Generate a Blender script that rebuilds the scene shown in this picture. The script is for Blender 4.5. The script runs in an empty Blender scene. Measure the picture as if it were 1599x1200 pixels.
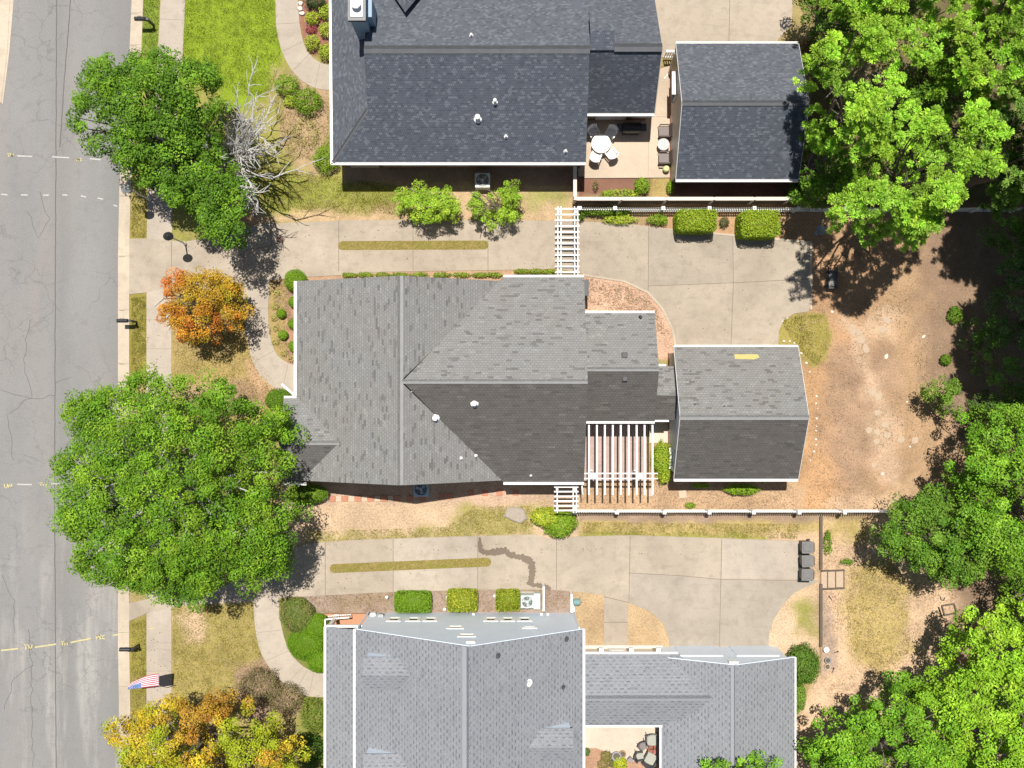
import bpy, bmesh, math, random
import numpy as np
from mathutils import Vector, Matrix, noise as mnoise

# ---------------------------------------------------------------- camera, sky, sun
S, HC = 0.036, 60.0                       # metres per photo pixel on the ground, drone height
scn = bpy.context.scene
COL = scn.collection
cam_d = bpy.data.cameras.new("camera"); cam = bpy.data.objects.new("camera", cam_d); COL.objects.link(cam)
cam.location = (0, 0, HC); cam.rotation_euler = (0, 0, 0)
cam_d.sensor_fit = 'HORIZONTAL'; cam_d.angle = 2*math.atan(1599/2*S/HC)
cam_d.clip_start = 0.5; cam_d.clip_end = 2000
scn.camera = cam
w = bpy.data.worlds.new("World"); scn.world = w; w.use_nodes = True
SX, SY = 0.04, -0.27                       # shadow displacement per metre of height
sun_vec = Vector((-SX, -SY, 1)).normalized()
elev = math.asin(sun_vec.z); azim = math.atan2(sun_vec.x, sun_vec.y)
nt = w.node_tree
sky = nt.nodes.new('ShaderNodeTexSky'); sky.sky_type = 'NISHITA'; sky.sun_disc = False
sky.sun_elevation = elev; sky.sun_rotation = azim
nt.nodes['Background'].inputs[1].default_value = 0.058
nt.links.new(sky.outputs[0], nt.nodes['Background'].inputs[0])
sd = bpy.data.lights.new("sun", 'SUN'); sd.energy = 5.0; sd.angle = math.radians(0.5); sd.color = (1.0, 0.955, 0.88)
so = bpy.data.objects.new("sun", sd); COL.objects.link(so)
so.rotation_euler = (-sun_vec).to_track_quat('-Z', 'Y').to_euler(); so.location = (0, 0, 50)
scn.view_settings.view_transform = 'Standard'; scn.view_settings.look = 'None'
scn.view_settings.exposure = 0.28; scn.view_settings.gamma = 1
scn.render.engine = 'CYCLES'

# ---------------------------------------------------------------- helpers
def P(px, py, z=0.0):
    k = S*(HC-z)/HC
    return Vector(((px-799.5)*k, (600-py)*k, z))
def X(px, z=0.0): return P(px, 0, z).x
def Y(py, z=0.0): return P(0, py, z).y
def R(a): return math.radians(a)
ORD = ['first', 'second', 'third', 'fourth', 'fifth', 'sixth', 'seventh', 'eighth', 'ninth', 'tenth', 'eleventh', 'twelfth', 'thirteenth', 'fourteenth', 'fifteenth', 'sixteenth', 'seventeenth', 'eighteenth', 'nineteenth', 'twentieth', 'twenty-first', 'twenty-second', 'twenty-third']
ORG = {}
def tag(o, label=None, cat=None, group=None, kind=None):
    if label: o['label'] = label
    if cat: o['category'] = cat
    if group: o['group'] = group
    if kind: o['kind'] = kind
    return o
def thing(name, label, cat, loc=(0, 0, 0), group=None, rz=0):
    o = bpy.data.objects.new(name, None); COL.objects.link(o); o.empty_display_size = 0.3
    o.location = loc; o.rotation_euler = (0, 0, rz); ORG[o.name] = Vector(loc)
    return tag(o, label, cat, group)
def copy_tree(o, loc=None, rz=None, label=None, parent=None):
    c = o.copy(); COL.objects.link(c)
    if parent is not None: c.parent = parent
    if loc is not None: c.location = loc
    if rz is not None: c.rotation_euler = (0, 0, rz)
    if label: c['label'] = label
    for ch in list(KIDS.get(o.name, [])): copy_tree(ch, parent=c)
    return c
KIDS = {}
class MB:
    def __init__(s): s.v = []; s.f = []; s.m = []; s.uv = {}
    def add(s, vs, fs, m=0):
        n = len(s.v); s.v += [tuple(v) for v in vs]
        for f in fs: s.f.append(tuple(n+i for i in f)); s.m.append(m)
        return s
    def box(s, c, d, rz=0, m=0):
        cx, cy, cz = c; a, b, h = d[0]/2, d[1]/2, d[2]/2
        co, si = math.cos(rz), math.sin(rz); vs = []
        for z in (-h, h):
            for x, y in ((-a, -b), (a, -b), (a, b), (-a, b)):
                vs.append((cx+x*co-y*si, cy+x*si+y*co, cz+z))
        return s.add(vs, [(0, 3, 2, 1), (4, 5, 6, 7), (0, 1, 5, 4), (1, 2, 6, 5), (2, 3, 7, 6), (3, 0, 4, 7)], m)
    def bar(s, p, q, wd, h, m=0):
        p, q = Vector(p), Vector(q); d = (q-p).normalized()
        sd = d.cross(Vector((0, 0, 1)))
        if sd.length < 1e-4: sd = Vector((1, 0, 0))
        sd.normalize(); up = sd.cross(d); a, b = sd*wd/2, up*h/2
        vs = [e+x for e in (p, q) for x in (-a-b, a-b, a+b, -a+b)]
        return s.add(vs, [(0, 3, 2, 1), (4, 5, 6, 7), (0, 1, 5, 4), (1, 2, 6, 5), (2, 3, 7, 6), (3, 0, 4, 7)], m)
    def tube(s, pts, rad, n=6, m=0, cap=True):
        pts = [Vector(p) for p in pts]; k = len(pts)
        if not hasattr(rad, '__len__'): rad = [rad]*k
        base = len(s.v); ref = Vector((0.31, 0.77, 0.55))
        for i, p in enumerate(pts):
            d = (pts[min(i+1, k-1)]-pts[max(i-1, 0)])
            if d.length < 1e-6: d = Vector((0, 0, 1))
            d.normalize(); a = d.cross(ref)
            if a.length < 0.1: a = d.cross(Vector((1, 0, 0)))
            a.normalize(); b = d.cross(a)
            for j in range(n):
                t = 2*math.pi*j/n
                s.v.append(tuple(p+(a*math.cos(t)+b*math.sin(t))*rad[i]))
        for i in range(k-1):
            for j in range(n):
                s.f.append((base+i*n+j, base+i*n+(j+1) % n, base+(i+1)*n+(j+1) % n, base+(i+1)*n+j)); s.m.append(m)
        if cap:
            s.f.append(tuple(base+j for j in reversed(range(n)))); s.m.append(m)
            s.f.append(tuple(base+(k-1)*n+j for j in range(n))); s.m.append(m)
        return s
    def lathe(s, c, prof, n=16, m=0, sx=1, sy=1):
        base = len(s.v)
        for r, z in prof:
            for j in range(n):
                t = 2*math.pi*j/n; s.v.append((c[0]+r*math.cos(t)*sx, c[1]+r*math.sin(t)*sy, c[2]+z))
        k = len(prof)
        for i in range(k-1):
            for j in range(n):
                s.f.append((base+i*n+j, base+i*n+(j+1) % n, base+(i+1)*n+(j+1) % n, base+(i+1)*n+j)); s.m.append(m)
        s.f.append(tuple(base+j for j in reversed(range(n)))); s.m.append(m)
        s.f.append(tuple(base+(k-1)*n+j for j in range(n))); s.m.append(m)
        return s
    def prism(s, poly, z0, z1, m=0):
        poly = [(p[0], p[1]) for p in poly]; n = len(poly)
        if sum(poly[i][0]*poly[(i+1) % n][1]-poly[(i+1) % n][0]*poly[i][1] for i in range(n)) < 0: poly.reverse()
        vs = [(x, y, z0) for x, y in poly]+[(x, y, z1) for x, y in poly]
        fs = [tuple(reversed(range(n))), tuple(range(n, 2*n))]+[(i, (i+1) % n, n+(i+1) % n, n+i) for i in range(n)]
        return s.add(vs, fs, m)
    def plane(s, poly, th=0.14, m=0):
        """roof plane: top polygon, underside and edges, uv running along the eave and up the slope"""
        poly = [Vector(p) for p in poly]
        nrm = Vector((0, 0, 0))
        for i in range(len(poly)):
            a, b = poly[i], poly[(i+1) % len(poly)]; nrm += a.cross(b)
        if nrm.z < 0: poly.reverse(); nrm = -nrm
        nrm.normalize(); h = Vector((0, 0, 1)).cross(nrm)
        h = h.normalized() if h.length > 1e-4 else Vector((1, 0, 0)); sl = nrm.cross(h)
        n = len(poly); dn = Vector((0, 0, -th))
        fi = len(s.f)
        s.add(poly+[p+dn for p in poly], [tuple(range(n)), tuple(reversed(range(n, 2*n)))]+[(i, n+i, n+(i+1) % n, (i+1) % n) for i in range(n)], m)
        s.uv[fi] = [(p.dot(h), p.dot(sl)) for p in poly]
        return s
    def build(s, name, mats, parent=None, origin=None, bevel=0, smooth=False, local=False):
        if not isinstance(mats, (list, tuple)): mats = [mats]
        me = bpy.data.meshes.new(name)
        if local: org = Vector((0, 0, 0))
        elif parent is not None: org = ORG[parent.name]
        else: org = Vector(origin) if origin is not None else Vector((0, 0, 0))
        me.from_pydata([(v[0]-org.x, v[1]-org.y, v[2]-org.z) for v in s.v], [], s.f)
        for mt in mats: me.materials.append(mt)
        me.polygons.foreach_set('material_index', s.m)
        if s.uv:
            uvl = me.uv_layers.new(name='UVMap')
            for fi, uvs in s.uv.items():
                for li, uvc in zip(me.polygons[fi].loop_indices, uvs): uvl.data[li].uv = uvc
        if smooth: me.polygons.foreach_set('use_smooth', [True]*len(s.f))
        me.update()
        o = bpy.data.objects.new(name, me); COL.objects.link(o)
        ORG[o.name] = org
        if parent is not None:
            o.parent = parent; KIDS.setdefault(parent.name, []).append(o)
        elif origin is not None: o.location = org
        if bevel:
            b = o.modifiers.new('bevel', 'BEVEL'); b.width = bevel; b.segments = 2; b.limit_method = 'ANGLE'
        return o

def rndcurve(pts, n=6, closed=False):
    """Catmull-Rom through pixel points"""
    out = []; k = len(pts)
    rng = range(k) if closed else range(k-1)
    for i in rng:
        p0 = pts[(i-1) % k] if closed or i > 0 else pts[i]; p1 = pts[i]; p2 = pts[(i+1) % k]
        p3 = pts[(i+2) % k] if closed or i+2 < k else p2
        for j in range(n):
            t = j/n
            out.append(tuple(0.5*((2*p1[c])+(-p0[c]+p2[c])*t+(2*p0[c]-5*p1[c]+4*p2[c]-p3[c])*t*t+(-p0[c]+3*p1[c]-3*p2[c]+p3[c])*t**3) for c in (0, 1)))
    if not closed: out.append(tuple(pts[-1]))
    return out
def pxpoly(pts, z=0): return [P(x, y, z) for x, y in pts]

# ---------------------------------------------------------------- materials
class NT:
    def __init__(s, name):
        s.m = bpy.data.materials.new(name); s.m.use_nodes = True; s.t = s.m.node_tree
        s.b = s.t.nodes['Principled BSDF']; s.out = s.t.nodes['Material Output']
    def n(s, ty, **kw):
        nd = s.t.nodes.new(ty)
        for k, v in kw.items(): setattr(nd, k, v)
        return nd
    def l(s, a, b): s.t.links.new(a, b)
    def coord(s, kind='Object'):
        return s.n('ShaderNodeTexCoord').outputs[kind]
    def geo(s): return s.n('ShaderNodeNewGeometry').outputs['Position']
    def noise(s, vec, scale, detail=4, rough=0.55, dist=0):
        nd = s.n('ShaderNodeTexNoise'); nd.inputs['Scale'].default_value = scale; nd.inputs['Detail'].default_value = detail
        nd.inputs['Roughness'].default_value = rough; nd.inputs['Distortion'].default_value = dist
        s.l(vec, nd.inputs['Vector']); return nd.outputs['Fac']
    def ramp(s, fac, stops, interp='LINEAR'):
        nd = s.n('ShaderNodeValToRGB'); cr = nd.color_ramp; cr.interpolation = interp
        while len(cr.elements) < len(stops): cr.elements.new(0.5)
        for e, (p, c) in zip(cr.elements, stops):
            e.position = p; e.color = (c, c, c, 1) if not hasattr(c, '__len__') else (*c, 1)
        s.l(fac, nd.inputs[0]); return nd.outputs[0]
    def mix(s, a, b, fac, mode='MIX'):
        nd = s.n('ShaderNodeMix', data_type='RGBA', blend_type=mode)
        for sock, v in ((nd.inputs['Factor'], fac), (nd.inputs['A'], a), (nd.inputs['B'], b)):
            if hasattr(v, 'is_linked') or isinstance(v, bpy.types.NodeSocket): s.l(v, sock)
            elif sock == nd.inputs['Factor']: sock.default_value = v
            else: sock.default_value = (*v, 1) if len(v) == 3 else v
        return nd.outputs['Result']
    def math(s, op, a, b=0.0, clamp=False):
        nd = s.n('ShaderNodeMath', operation=op, use_clamp=clamp)
        for i, v in enumerate((a, b)):
            if isinstance(v, bpy.types.NodeSocket): s.l(v, nd.inputs[i])
            else: nd.inputs[i].default_value = v
        return nd.outputs[0]
    def mapping(s, vec, scale=(1, 1, 1), rot=(0, 0, 0)):
        nd = s.n('ShaderNodeMapping'); nd.inputs['Scale'].default_value = scale; nd.inputs['Rotation'].default_value = rot
        s.l(vec, nd.inputs[0]); return nd.outputs[0]
    def bump(s, h, strength=0.3, dist=0.02):
        nd = s.n('ShaderNodeBump'); nd.inputs['Strength'].default_value = strength; nd.inputs['Distance'].default_value = dist
        s.l(h, nd.inputs['Height']); s.l(nd.outputs[0], s.b.inputs['Normal'])
    def col(s, c):
        if isinstance(c, bpy.types.NodeSocket): s.l(c, s.b.inputs['Base Color'])
        else: s.b.inputs['Base Color'].default_value = (*c, 1)
    def done(s, rough=0.8, spec=0.3, metal=0):
        s.b.inputs['Roughness'].default_value = rough; s.b.inputs['Specular IOR Level'].default_value = spec
        s.b.inputs['Metallic'].default_value = metal; return s.m
def sc(c, k): return tuple(min(1, x*k) for x in c)

def plain(name, c, rough=0.6, var=0.12, scale=6, spec=0.3, metal=0):
    t = NT(name); v = t.geo()
    f = t.noise(v, scale, 5); f2 = t.noise(v, scale*9, 3)
    a = t.mix(sc(c, 1-var), sc(c, 1+var), f); a = t.mix(a, sc(c, 0.9), t.math('MULTIPLY', f2, 0.25)); t.col(a)
    return t.done(rough, spec, metal)
def concrete(name, c, stain=(0.16, 0.13, 0.10), amt=0.35):
    t = NT(name); v = t.geo()
    big = t.noise(v, 0.22, 5, 0.6, 0.6); med = t.noise(v, 1.6, 6, 0.65); fine = t.noise(v, 14, 4, 0.7)
    a = t.mix(sc(c, 0.80), sc(c, 1.14), t.ramp(big, [(0.3, 0), (0.7, 1)]))
    a = t.mix(a, stain, t.math('MULTIPLY', t.ramp(med, [(0.48, 0), (0.78, 1)]), amt))
    st = t.noise(t.mapping(v, (0.5, 3.5, 1)), 1.1, 4, 0.6)
    a = t.mix(a, stain, t.math('MULTIPLY', t.ramp(st, [(0.58, 0), (0.75, 1)]), amt*0.55))
    a = t.mix(a, sc(c, 0.62), t.math('MULTIPLY', t.ramp(fine, [(0.42, 0), (0.75, 1)]), 0.32))
    a = t.mix(a, sc(c, 1.2), t.math('MULTIPLY', t.ramp(fine, [(0.25, 1), (0.42, 0)]), 0.30))
    t.col(a); t.bump(fine, 0.25, 0.01); return t.done(0.9, 0.2)
def asphalt():
    t = NT('street_asphalt'); v = t.geo()
    c = (0.243, 0.237, 0.230)
    wv = t.n('ShaderNodeVectorMath', operation='ADD')
    nz = t.n('ShaderNodeTexNoise'); nz.inputs['Scale'].default_value = 0.9; nz.inputs['Detail'].default_value = 5; t.l(v, nz.inputs['Vector'])
    sb = t.n('ShaderNodeVectorMath', operation='SCALE'); sb.inputs['Scale'].default_value = 1.6
    t.l(nz.outputs['Color'], sb.inputs[0]); t.l(v, wv.inputs[0]); t.l(sb.outputs[0], wv.inputs[1])
    vo = t.n('ShaderNodeTexVoronoi', feature='DISTANCE_TO_EDGE'); vo.inputs['Scale'].default_value = 0.55; t.l(wv.outputs[0], vo.inputs['Vector'])
    crack = t.ramp(vo.outputs['Distance'], [(0.0, 1), (0.022, 0)])
    msk = t.ramp(t.noise(v, 0.16, 2), [(0.46, 0), (0.6, 1)])
    big = t.noise(t.mapping(v, (1, 0.35, 1)), 0.25, 4, 0.6, 0.4); fine = t.noise(v, 16, 5, 0.75); mid = t.noise(v, 2.2, 5, 0.6)
    a = t.mix(sc(c, 0.80), sc(c, 1.17), big)
    a = t.mix(a, (0.30, 0.262, 0.24), t.math('MULTIPLY', t.ramp(t.noise(t.mapping(v, (1, 0.15, 1)), 0.5, 3), [(0.45, 0), (0.7, 1)]), 0.5))
    xs_ = t.n('ShaderNodeSeparateXYZ'); t.l(t.n('ShaderNodeVectorMath', operation='ADD').outputs[0] if False else v, xs_.inputs[0])
    mr = t.n('ShaderNodeMapRange'); t.l(t.math('ADD', xs_.outputs['X'], t.math('MULTIPLY', mid0 if False else big, 1.2)), mr.inputs[0]); mr.inputs[1].default_value = -28.8; mr.inputs[2].default_value = -21.0
    a = t.mix(a, sc(c, 0.72), t.math('MULTIPLY', t.ramp(mr.outputs[0], [(0.0, 0.3), (0.2, 0), (0.42, 0.1), (0.52, 0.75), (0.62, 0.1), (0.8, 0.0), (0.93, 0.8), (1.0, 0.9)]), 0.5))
    # pale dried run-off streaks that fan over the lower lane
    stn = t.noise(t.mapping(v, (0.9, 0.10, 1), (0, 0, R(-33))), 1.1, 4, 0.6)
    ymask = t.n('ShaderNodeSeparateXYZ'); t.l(v, ymask.inputs[0])
    ym = t.n('ShaderNodeMapRange'); t.l(ymask.outputs['Y'], ym.inputs[0]); ym.inputs[1].default_value = -6; ym.inputs[2].default_value = -13
    ym.clamp = True
    a = t.mix(a, (0.42, 0.40, 0.365), t.math('MULTIPLY', t.math('MULTIPLY', t.ramp(stn, [(0.5, 0), (0.66, 1)]), ym.outputs[0]), 0.55))
    a = t.mix(a, sc(c, 0.55), t.math('MULTIPLY', t.ramp(fine, [(0.45, 0), (0.75, 1)]), 0.5))
    a = t.mix(a, sc(c, 1.5), t.math('MULTIPLY', t.ramp(fine, [(0.28, 1), (0.45, 0)]), 0.45))
    a = t.mix(a, sc(c, 0.8), t.math('MULTIPLY', t.ramp(mid, [(0.52, 0), (0.7, 1)]), 0.5))
    a = t.mix(a, sc(c, 0.42), t.math('MULTIPLY', t.math('MULTIPLY', crack, msk), 0.42))
    t.col(a); t.bump(fine, 0.4, 0.01); return t.done(0.92, 0.15)
def shingle(name, base, dark, light, pd=0.08, pl=0.1, tabw=0.40, row=0.13, grime=None, gamt=0.0, cell=0.19, joint=0.4, dash=0.0, tabmix=0.8, lat=0.45):
    """laminated shingles: courses, random tabs, blotches of weathering"""
    t = NT(name); uv = t.coord('UV')
    def brick(bw, rh, off=0.5, ms=0.012):
        b = t.n('ShaderNodeTexBrick'); b.offset = off; b.offset_frequency = 2; b.squash = 1
        b.inputs['Scale'].default_value = 1; b.inputs['Brick Width'].default_value = bw; b.inputs['Row Height'].default_value = rh
        b.inputs['Mortar Size'].default_value = ms; b.inputs['Mortar Smooth'].default_value = 0.3
        b.inputs['Color1'].default_value = (0, 0, 0, 1); b.inputs['Color2'].default_value = (1, 1, 1, 1); b.inputs['Mortar'].default_value = (0.5, 0.5, 0.5, 1)
        t.l(uv, b.inputs['Vector']); return b
    b1 = brick(tabw, row, 0.37, 0.0); b2 = brick(cell, row*1.15, 0.5, 0.02)
    v = t.geo(); big = t.noise(v, 0.35, 5, 0.6); mid = t.noise(v, 2.5, 4, 0.6); fine = t.noise(v, 22, 3, 0.7)
    a = t.mix(sc(base, 0.86), sc(base, 1.14), big)
    a = t.mix(a, sc(base, 0.75), t.math('MULTIPLY', t.ramp(mid, [(0.4, 0), (0.7, 1)]), 0.35))
    a = t.mix(a, sc(base, 0.62), t.math('MULTIPLY', t.ramp(b2.outputs['Color'], [(0.0, 1), (1.0, 0)]), lat))
    a = t.mix(a, light, t.math('MULTIPLY', t.ramp(b1.outputs['Color'], [(0.0, 0), (1-pl, 0.0), (1-pl+0.01, 0.6), (1, 1)]), tabmix))
    a = t.mix(a, dark, t.math('MULTIPLY', t.ramp(b1.outputs['Color'], [(0, 1), (pd*0.8, 0.55), (pd, 0.0), (1, 0.0)]), tabmix))
    a = t.mix(a, sc(base, 0.42), t.math('MULTIPLY', b2.outputs['Fac'], joint))
    if dash:
        sp = t.n('ShaderNodeSeparateXYZ'); t.l(uv, sp.inputs[0]); rv = t.math('DIVIDE', sp.outputs['Y'], 0.185); rowi = t.math('FLOOR', rv); fv = t.math('FRACT', rv)
        jit = t.n('ShaderNodeTexWhiteNoise', noise_dimensions='1D'); t.l(rowi, jit.inputs['W'])
        uo = t.math('ADD', t.math('ADD', t.math('DIVIDE', sp.outputs['X'], 0.36), t.math('MULTIPLY', rowi, 0.5)), t.math('MULTIPLY', jit.outputs['Value'], 0.18)); fu = t.math('FRACT', uo)
        cellid = t.n('ShaderNodeCombineXYZ'); t.l(t.math('FLOOR', uo), cellid.inputs[0]); t.l(rowi, cellid.inputs[1]); wn = t.n('ShaderNodeTexWhiteNoise', noise_dimensions='2D'); t.l(cellid.outputs[0], wn.inputs['Vector'])
        dm = t.math('MULTIPLY', t.math('LESS_THAN', fu, t.math('ADD', 0.30, t.math('MULTIPLY', wn.outputs['Value'], 0.25))), t.math('LESS_THAN', fv, 0.40))
        a = t.mix(a, dark, t.math('MULTIPLY', dm, t.math('MULTIPLY', t.math('ADD', wn.outputs['Value'], 0.45), dash)))
    a = t.mix(a, sc(base, 0.6), t.math('MULTIPLY', t.ramp(fine, [(0.45, 0), (0.75, 1)]), 0.4))
    a = t.mix(a, sc(base, 1.35), t.math('MULTIPLY', t.ramp(fine, [(0.28, 1), (0.45, 0)]), 0.35))
    if grime: a = t.mix(a, grime, t.math('MULTIPLY', t.ramp(t.math('ADD', t.math('MULTIPLY', big, 0.6), t.math('MULTIPLY', mid, 0.4)), [(0.38, 0), (0.62, 1)]), gamt))
    t.col(a); t.bump(b2.outputs['Fac'], -0.3, 0.015); return t.done(0.9, 0.2)
def siding(name, c, pitch=0.15):
    t = NT(name); v = t.geo(); sp = t.n('ShaderNodeSeparateXYZ'); t.l(v, sp.inputs[0])
    fr = t.math('FRACT', t.math('DIVIDE', sp.outputs['Z'], pitch))
    ln = t.ramp(fr, [(0.0, 1), (0.08, 0), (1.0, 0)])
    a = t.mix(sc(c, 0.93), sc(c, 1.05), t.noise(v, 1.2, 5)); a = t.mix(a, sc(c, 0.6), t.math('MULTIPLY', ln, 0.6))
    t.col(a); t.bump(fr, 0.4, 0.015); return t.done(0.6, 0.3)
def brickmat(name, c1, c2, mortar, bw=0.21, rh=0.11, wall=False):
    t = NT(name); v = t.geo()
    b = t.n('ShaderNodeTexBrick'); b.inputs['Scale'].default_value = 1; b.inputs['Brick Width'].default_value = bw; b.inputs['Row Height'].default_value = rh
    b.inputs['Mortar Size'].default_value = 0.008; b.inputs['Color1'].default_value = (*c1, 1); b.inputs['Color2'].default_value = (*c2, 1); b.inputs['Mortar'].default_value = (*mortar, 1)
    if wall: 
        sp = t.n('ShaderNodeSeparateXYZ'); t.l(v, sp.inputs[0]); cb = t.n('ShaderNodeCombineXYZ')
        t.l(t.math('ADD', sp.outputs['X'], sp.outputs['Y']), cb.inputs[0]); t.l(sp.outputs['Z'], cb.inputs[1]); t.l(cb.outputs[0], b.inputs['Vector'])
    else: t.l(v, b.inputs['Vector'])
    a = t.mix(b.outputs['Color'], sc(c1, 0.6), t.math('MULTIPLY', t.ramp(t.noise(v, 1.3, 5), [(0.45, 0), (0.75, 1)]), 0.4))
    t.col(a); t.bump(b.outputs['Fac'], -0.4, 0.01); return t.done(0.9, 0.2)
def attrmat(name='foliage', rough=0.55, trans=0.18):
    t = NT(name); at = t.n('ShaderNodeAttribute'); at.attribute_name = 'leafcol'
    c = at.outputs['Color']; t.l(c, t.b.inputs['Base Color'])
    t.b.inputs['Roughness'].default_value = rough; t.b.inputs['Specular IOR Level'].default_value = 0.18
    tr = t.n('ShaderNodeBsdfTranslucent'); t.l(t.mix(c, (1.0, 1.0, 0.35), 1.0, 'MULTIPLY'), tr.inputs[0])
    mx = t.n('ShaderNodeMixShader'); mx.inputs[0].default_value = trans
    t.l(t.b.outputs[0], mx.inputs[1]); t.l(tr.outputs[0], mx.inputs[2]); t.l(mx.outputs[0], t.out.inputs[0]); return t.m
def groundmat():
    t = NT('ground_soil_and_turf'); v = t.geo()
    at = t.n('ShaderNodeAttribute'); at.attribute_name = 'tint'
    gr = t.n('ShaderNodeAttribute'); gr.attribute_name = 'turf'
    tint = at.outputs['Color']; turf = gr.outputs['Fac']
    big = t.noise(v, 0.55, 6, 0.65, 0.5); mid = t.noise(v, 2.4, 6, 0.7); fine = t.noise(v, 11, 5, 0.75); vf = t.noise(v, 34, 3, 0.7)
    a = t.mix(t.mix(tint, (0.74, 0.74, 0.74), 1.0, 'MULTIPLY'), t.mix(tint, (1.25, 1.25, 1.25), 1.0, 'MULTIPLY'), t.ramp(big, [(0.3, 0), (0.7, 1)]))
    # bare soil shows through thin turf, litter lies on soil
    soil = (0.40, 0.285, 0.185)
    a = t.mix(a, soil, t.math('MULTIPLY', t.math('MULTIPLY', t.ramp(mid, [(0.50, 0), (0.66, 1)]), turf), 0.42))
    a = t.mix(a, (0.20, 0.125, 0.075), t.math('MULTIPLY', t.ramp(fine, [(0.50, 0), (0.66, 1)]), 0.6))
    a = t.mix(a, t.mix(tint, (1.5, 1.4, 1.3), 1.0, 'MULTIPLY'), t.math('MULTIPLY', t.ramp(fine, [(0.34, 1), (0.48, 0)]), 0.6))
    a = t.mix(a, (0.06, 0.10, 0.015), t.math('MULTIPLY', t.math('MULTIPLY', t.ramp(vf, [(0.5, 0), (0.72, 1)]), turf), 0.35))
    t.col(a); t.bump(t.math('ADD', fine, mid), 0.6, 0.05); return t.done(0.95, 0.1)

M = {}
M['ground'] = groundmat(); M['asphalt'] = asphalt()
M['concrete'] = concrete('driveway_concrete', (0.395, 0.333, 0.262), amt=0.42)
M['concrete2'] = concrete('pale_concrete', (0.425, 0.365, 0.30), amt=0.3)
M['kerb'] = concrete('kerb_concrete', (0.50, 0.42, 0.325), amt=0.3)
M['joint'] = plain('joint_dirt', (0.19, 0.155, 0.12), 0.95)
M['jointf'] = plain('joint_fine', (0.27, 0.225, 0.175), 0.95)
M['seam'] = plain('asphalt_seam', (0.12, 0.115, 0.11), 0.95)
M['stain'] = concrete('damp_silt', (0.185, 0.145, 0.11), amt=0.4)
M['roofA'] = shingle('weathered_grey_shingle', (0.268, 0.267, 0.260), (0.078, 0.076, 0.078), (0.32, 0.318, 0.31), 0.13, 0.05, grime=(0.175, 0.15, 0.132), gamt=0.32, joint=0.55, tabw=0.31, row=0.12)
M['roofAd'] = shingle('dark_grey_shingle', (0.140, 0.130, 0.120), (0.075, 0.07, 0.068), (0.19, 0.178, 0.165), 0.12, 0.08, grime=(0.08, 0.073, 0.066), gamt=0.45, joint=0.55)  # darker tone of the grey shingle, laid on the south slopes
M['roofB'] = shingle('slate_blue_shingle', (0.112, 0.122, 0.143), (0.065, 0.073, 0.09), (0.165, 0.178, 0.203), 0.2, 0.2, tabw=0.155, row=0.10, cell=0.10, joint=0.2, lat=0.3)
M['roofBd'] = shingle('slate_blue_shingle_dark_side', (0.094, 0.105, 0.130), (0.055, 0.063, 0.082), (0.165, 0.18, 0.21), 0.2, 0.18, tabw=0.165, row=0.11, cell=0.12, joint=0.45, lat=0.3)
M['roofC'] = shingle('light_grey_shingle', (0.272, 0.282, 0.303), (0.112, 0.118, 0.132), (0.30, 0.308, 0.325), 0.06, 0.08, joint=0.25, dash=0.62, tabmix=0.3, lat=0.3)
M['capA'] = plain('ridge_cap_grey', (0.30, 0.298, 0.29), 0.9, 0.2, 3)
M['capB'] = plain('ridge_cap_slate', (0.12, 0.125, 0.135), 0.9, 0.25, 3)
M['capC'] = plain('ridge_cap_light', (0.275, 0.287, 0.31), 0.9, 0.1, 3)
M['white'] = plain('white_paint', (0.80, 0.79, 0.77), 0.45, 0.05)
M['cream'] = plain('cream_vinyl', (0.62, 0.54, 0.45), 0.5, 0.12)
M['sideA'] = siding('cream_lap_siding', (0.60, 0.55, 0.46))
M['sideB'] = siding('tan_lap_siding', (0.55, 0.49, 0.40))
M['sideC'] = siding('pale_blue_lap_siding', (0.78, 0.87, 1.0), 0.12)
M['sideG'] = siding('pale_grey_green_siding', (0.66, 0.72, 0.74))
M['chim'] = siding('blue_grey_chimney_siding', (0.27, 0.37, 0.47))
M['glass'] = plain('dark_window_glass', (0.03, 0.035, 0.04), 0.08, 0.1, spec=0.6)
M['glass2'] = plain('grey_glass_top', (0.42, 0.45, 0.45), 0.15, 0.1, spec=0.6)
M['black'] = plain('black_metal', (0.022, 0.022, 0.024), 0.4, 0.3, spec=0.4)
M['dgrey'] = plain('dark_grey_plastic', (0.07, 0.07, 0.075), 0.5, 0.3)
M['grey'] = plain('grey_metal', (0.33, 0.34, 0.35), 0.4, 0.1, metal=0.3)
M['binlid'] = plain('bin_lid_grey', (0.17, 0.165, 0.16), 0.45, 0.25)
M['acbody'] = plain('air_conditioner_grey', (0.62, 0.62, 0.60), 0.45, 0.06)
M['acblue'] = plain('air_conditioner_slate', (0.30, 0.42, 0.52), 0.45, 0.06)
M['brown'] = plain('brown_wicker', (0.10, 0.075, 0.065), 0.7, 0.2, 14)
M['cush'] = plain('taupe_cushion', (0.22, 0.19, 0.18), 0.85, 0.12)
M['sage'] = plain('sage_cushion', (0.36, 0.36, 0.31), 0.85, 0.12)
M['wood'] = plain('weathered_timber', (0.125, 0.10, 0.078), 0.85, 0.3, 4)
M['bark'] = plain('bark', (0.17, 0.135, 0.105), 0.95, 0.3, 5)
M['barkg'] = plain('dead_bleached_wood', (0.50, 0.48, 0.46), 0.9, 0.25, 3)
M['barkr'] = plain('twig_brown', (0.22, 0.13, 0.085), 0.95, 0.3, 5)
M['brick'] = brickmat('red_paving_brick', (0.40, 0.29, 0.255), (0.45, 0.34, 0.30), (0.33, 0.27, 0.24))
M['brickw'] = brickmat('brick_foundation', (0.24, 0.11, 0.08), (0.30, 0.15, 0.11), (0.30, 0.26, 0.22), wall=True)
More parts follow.
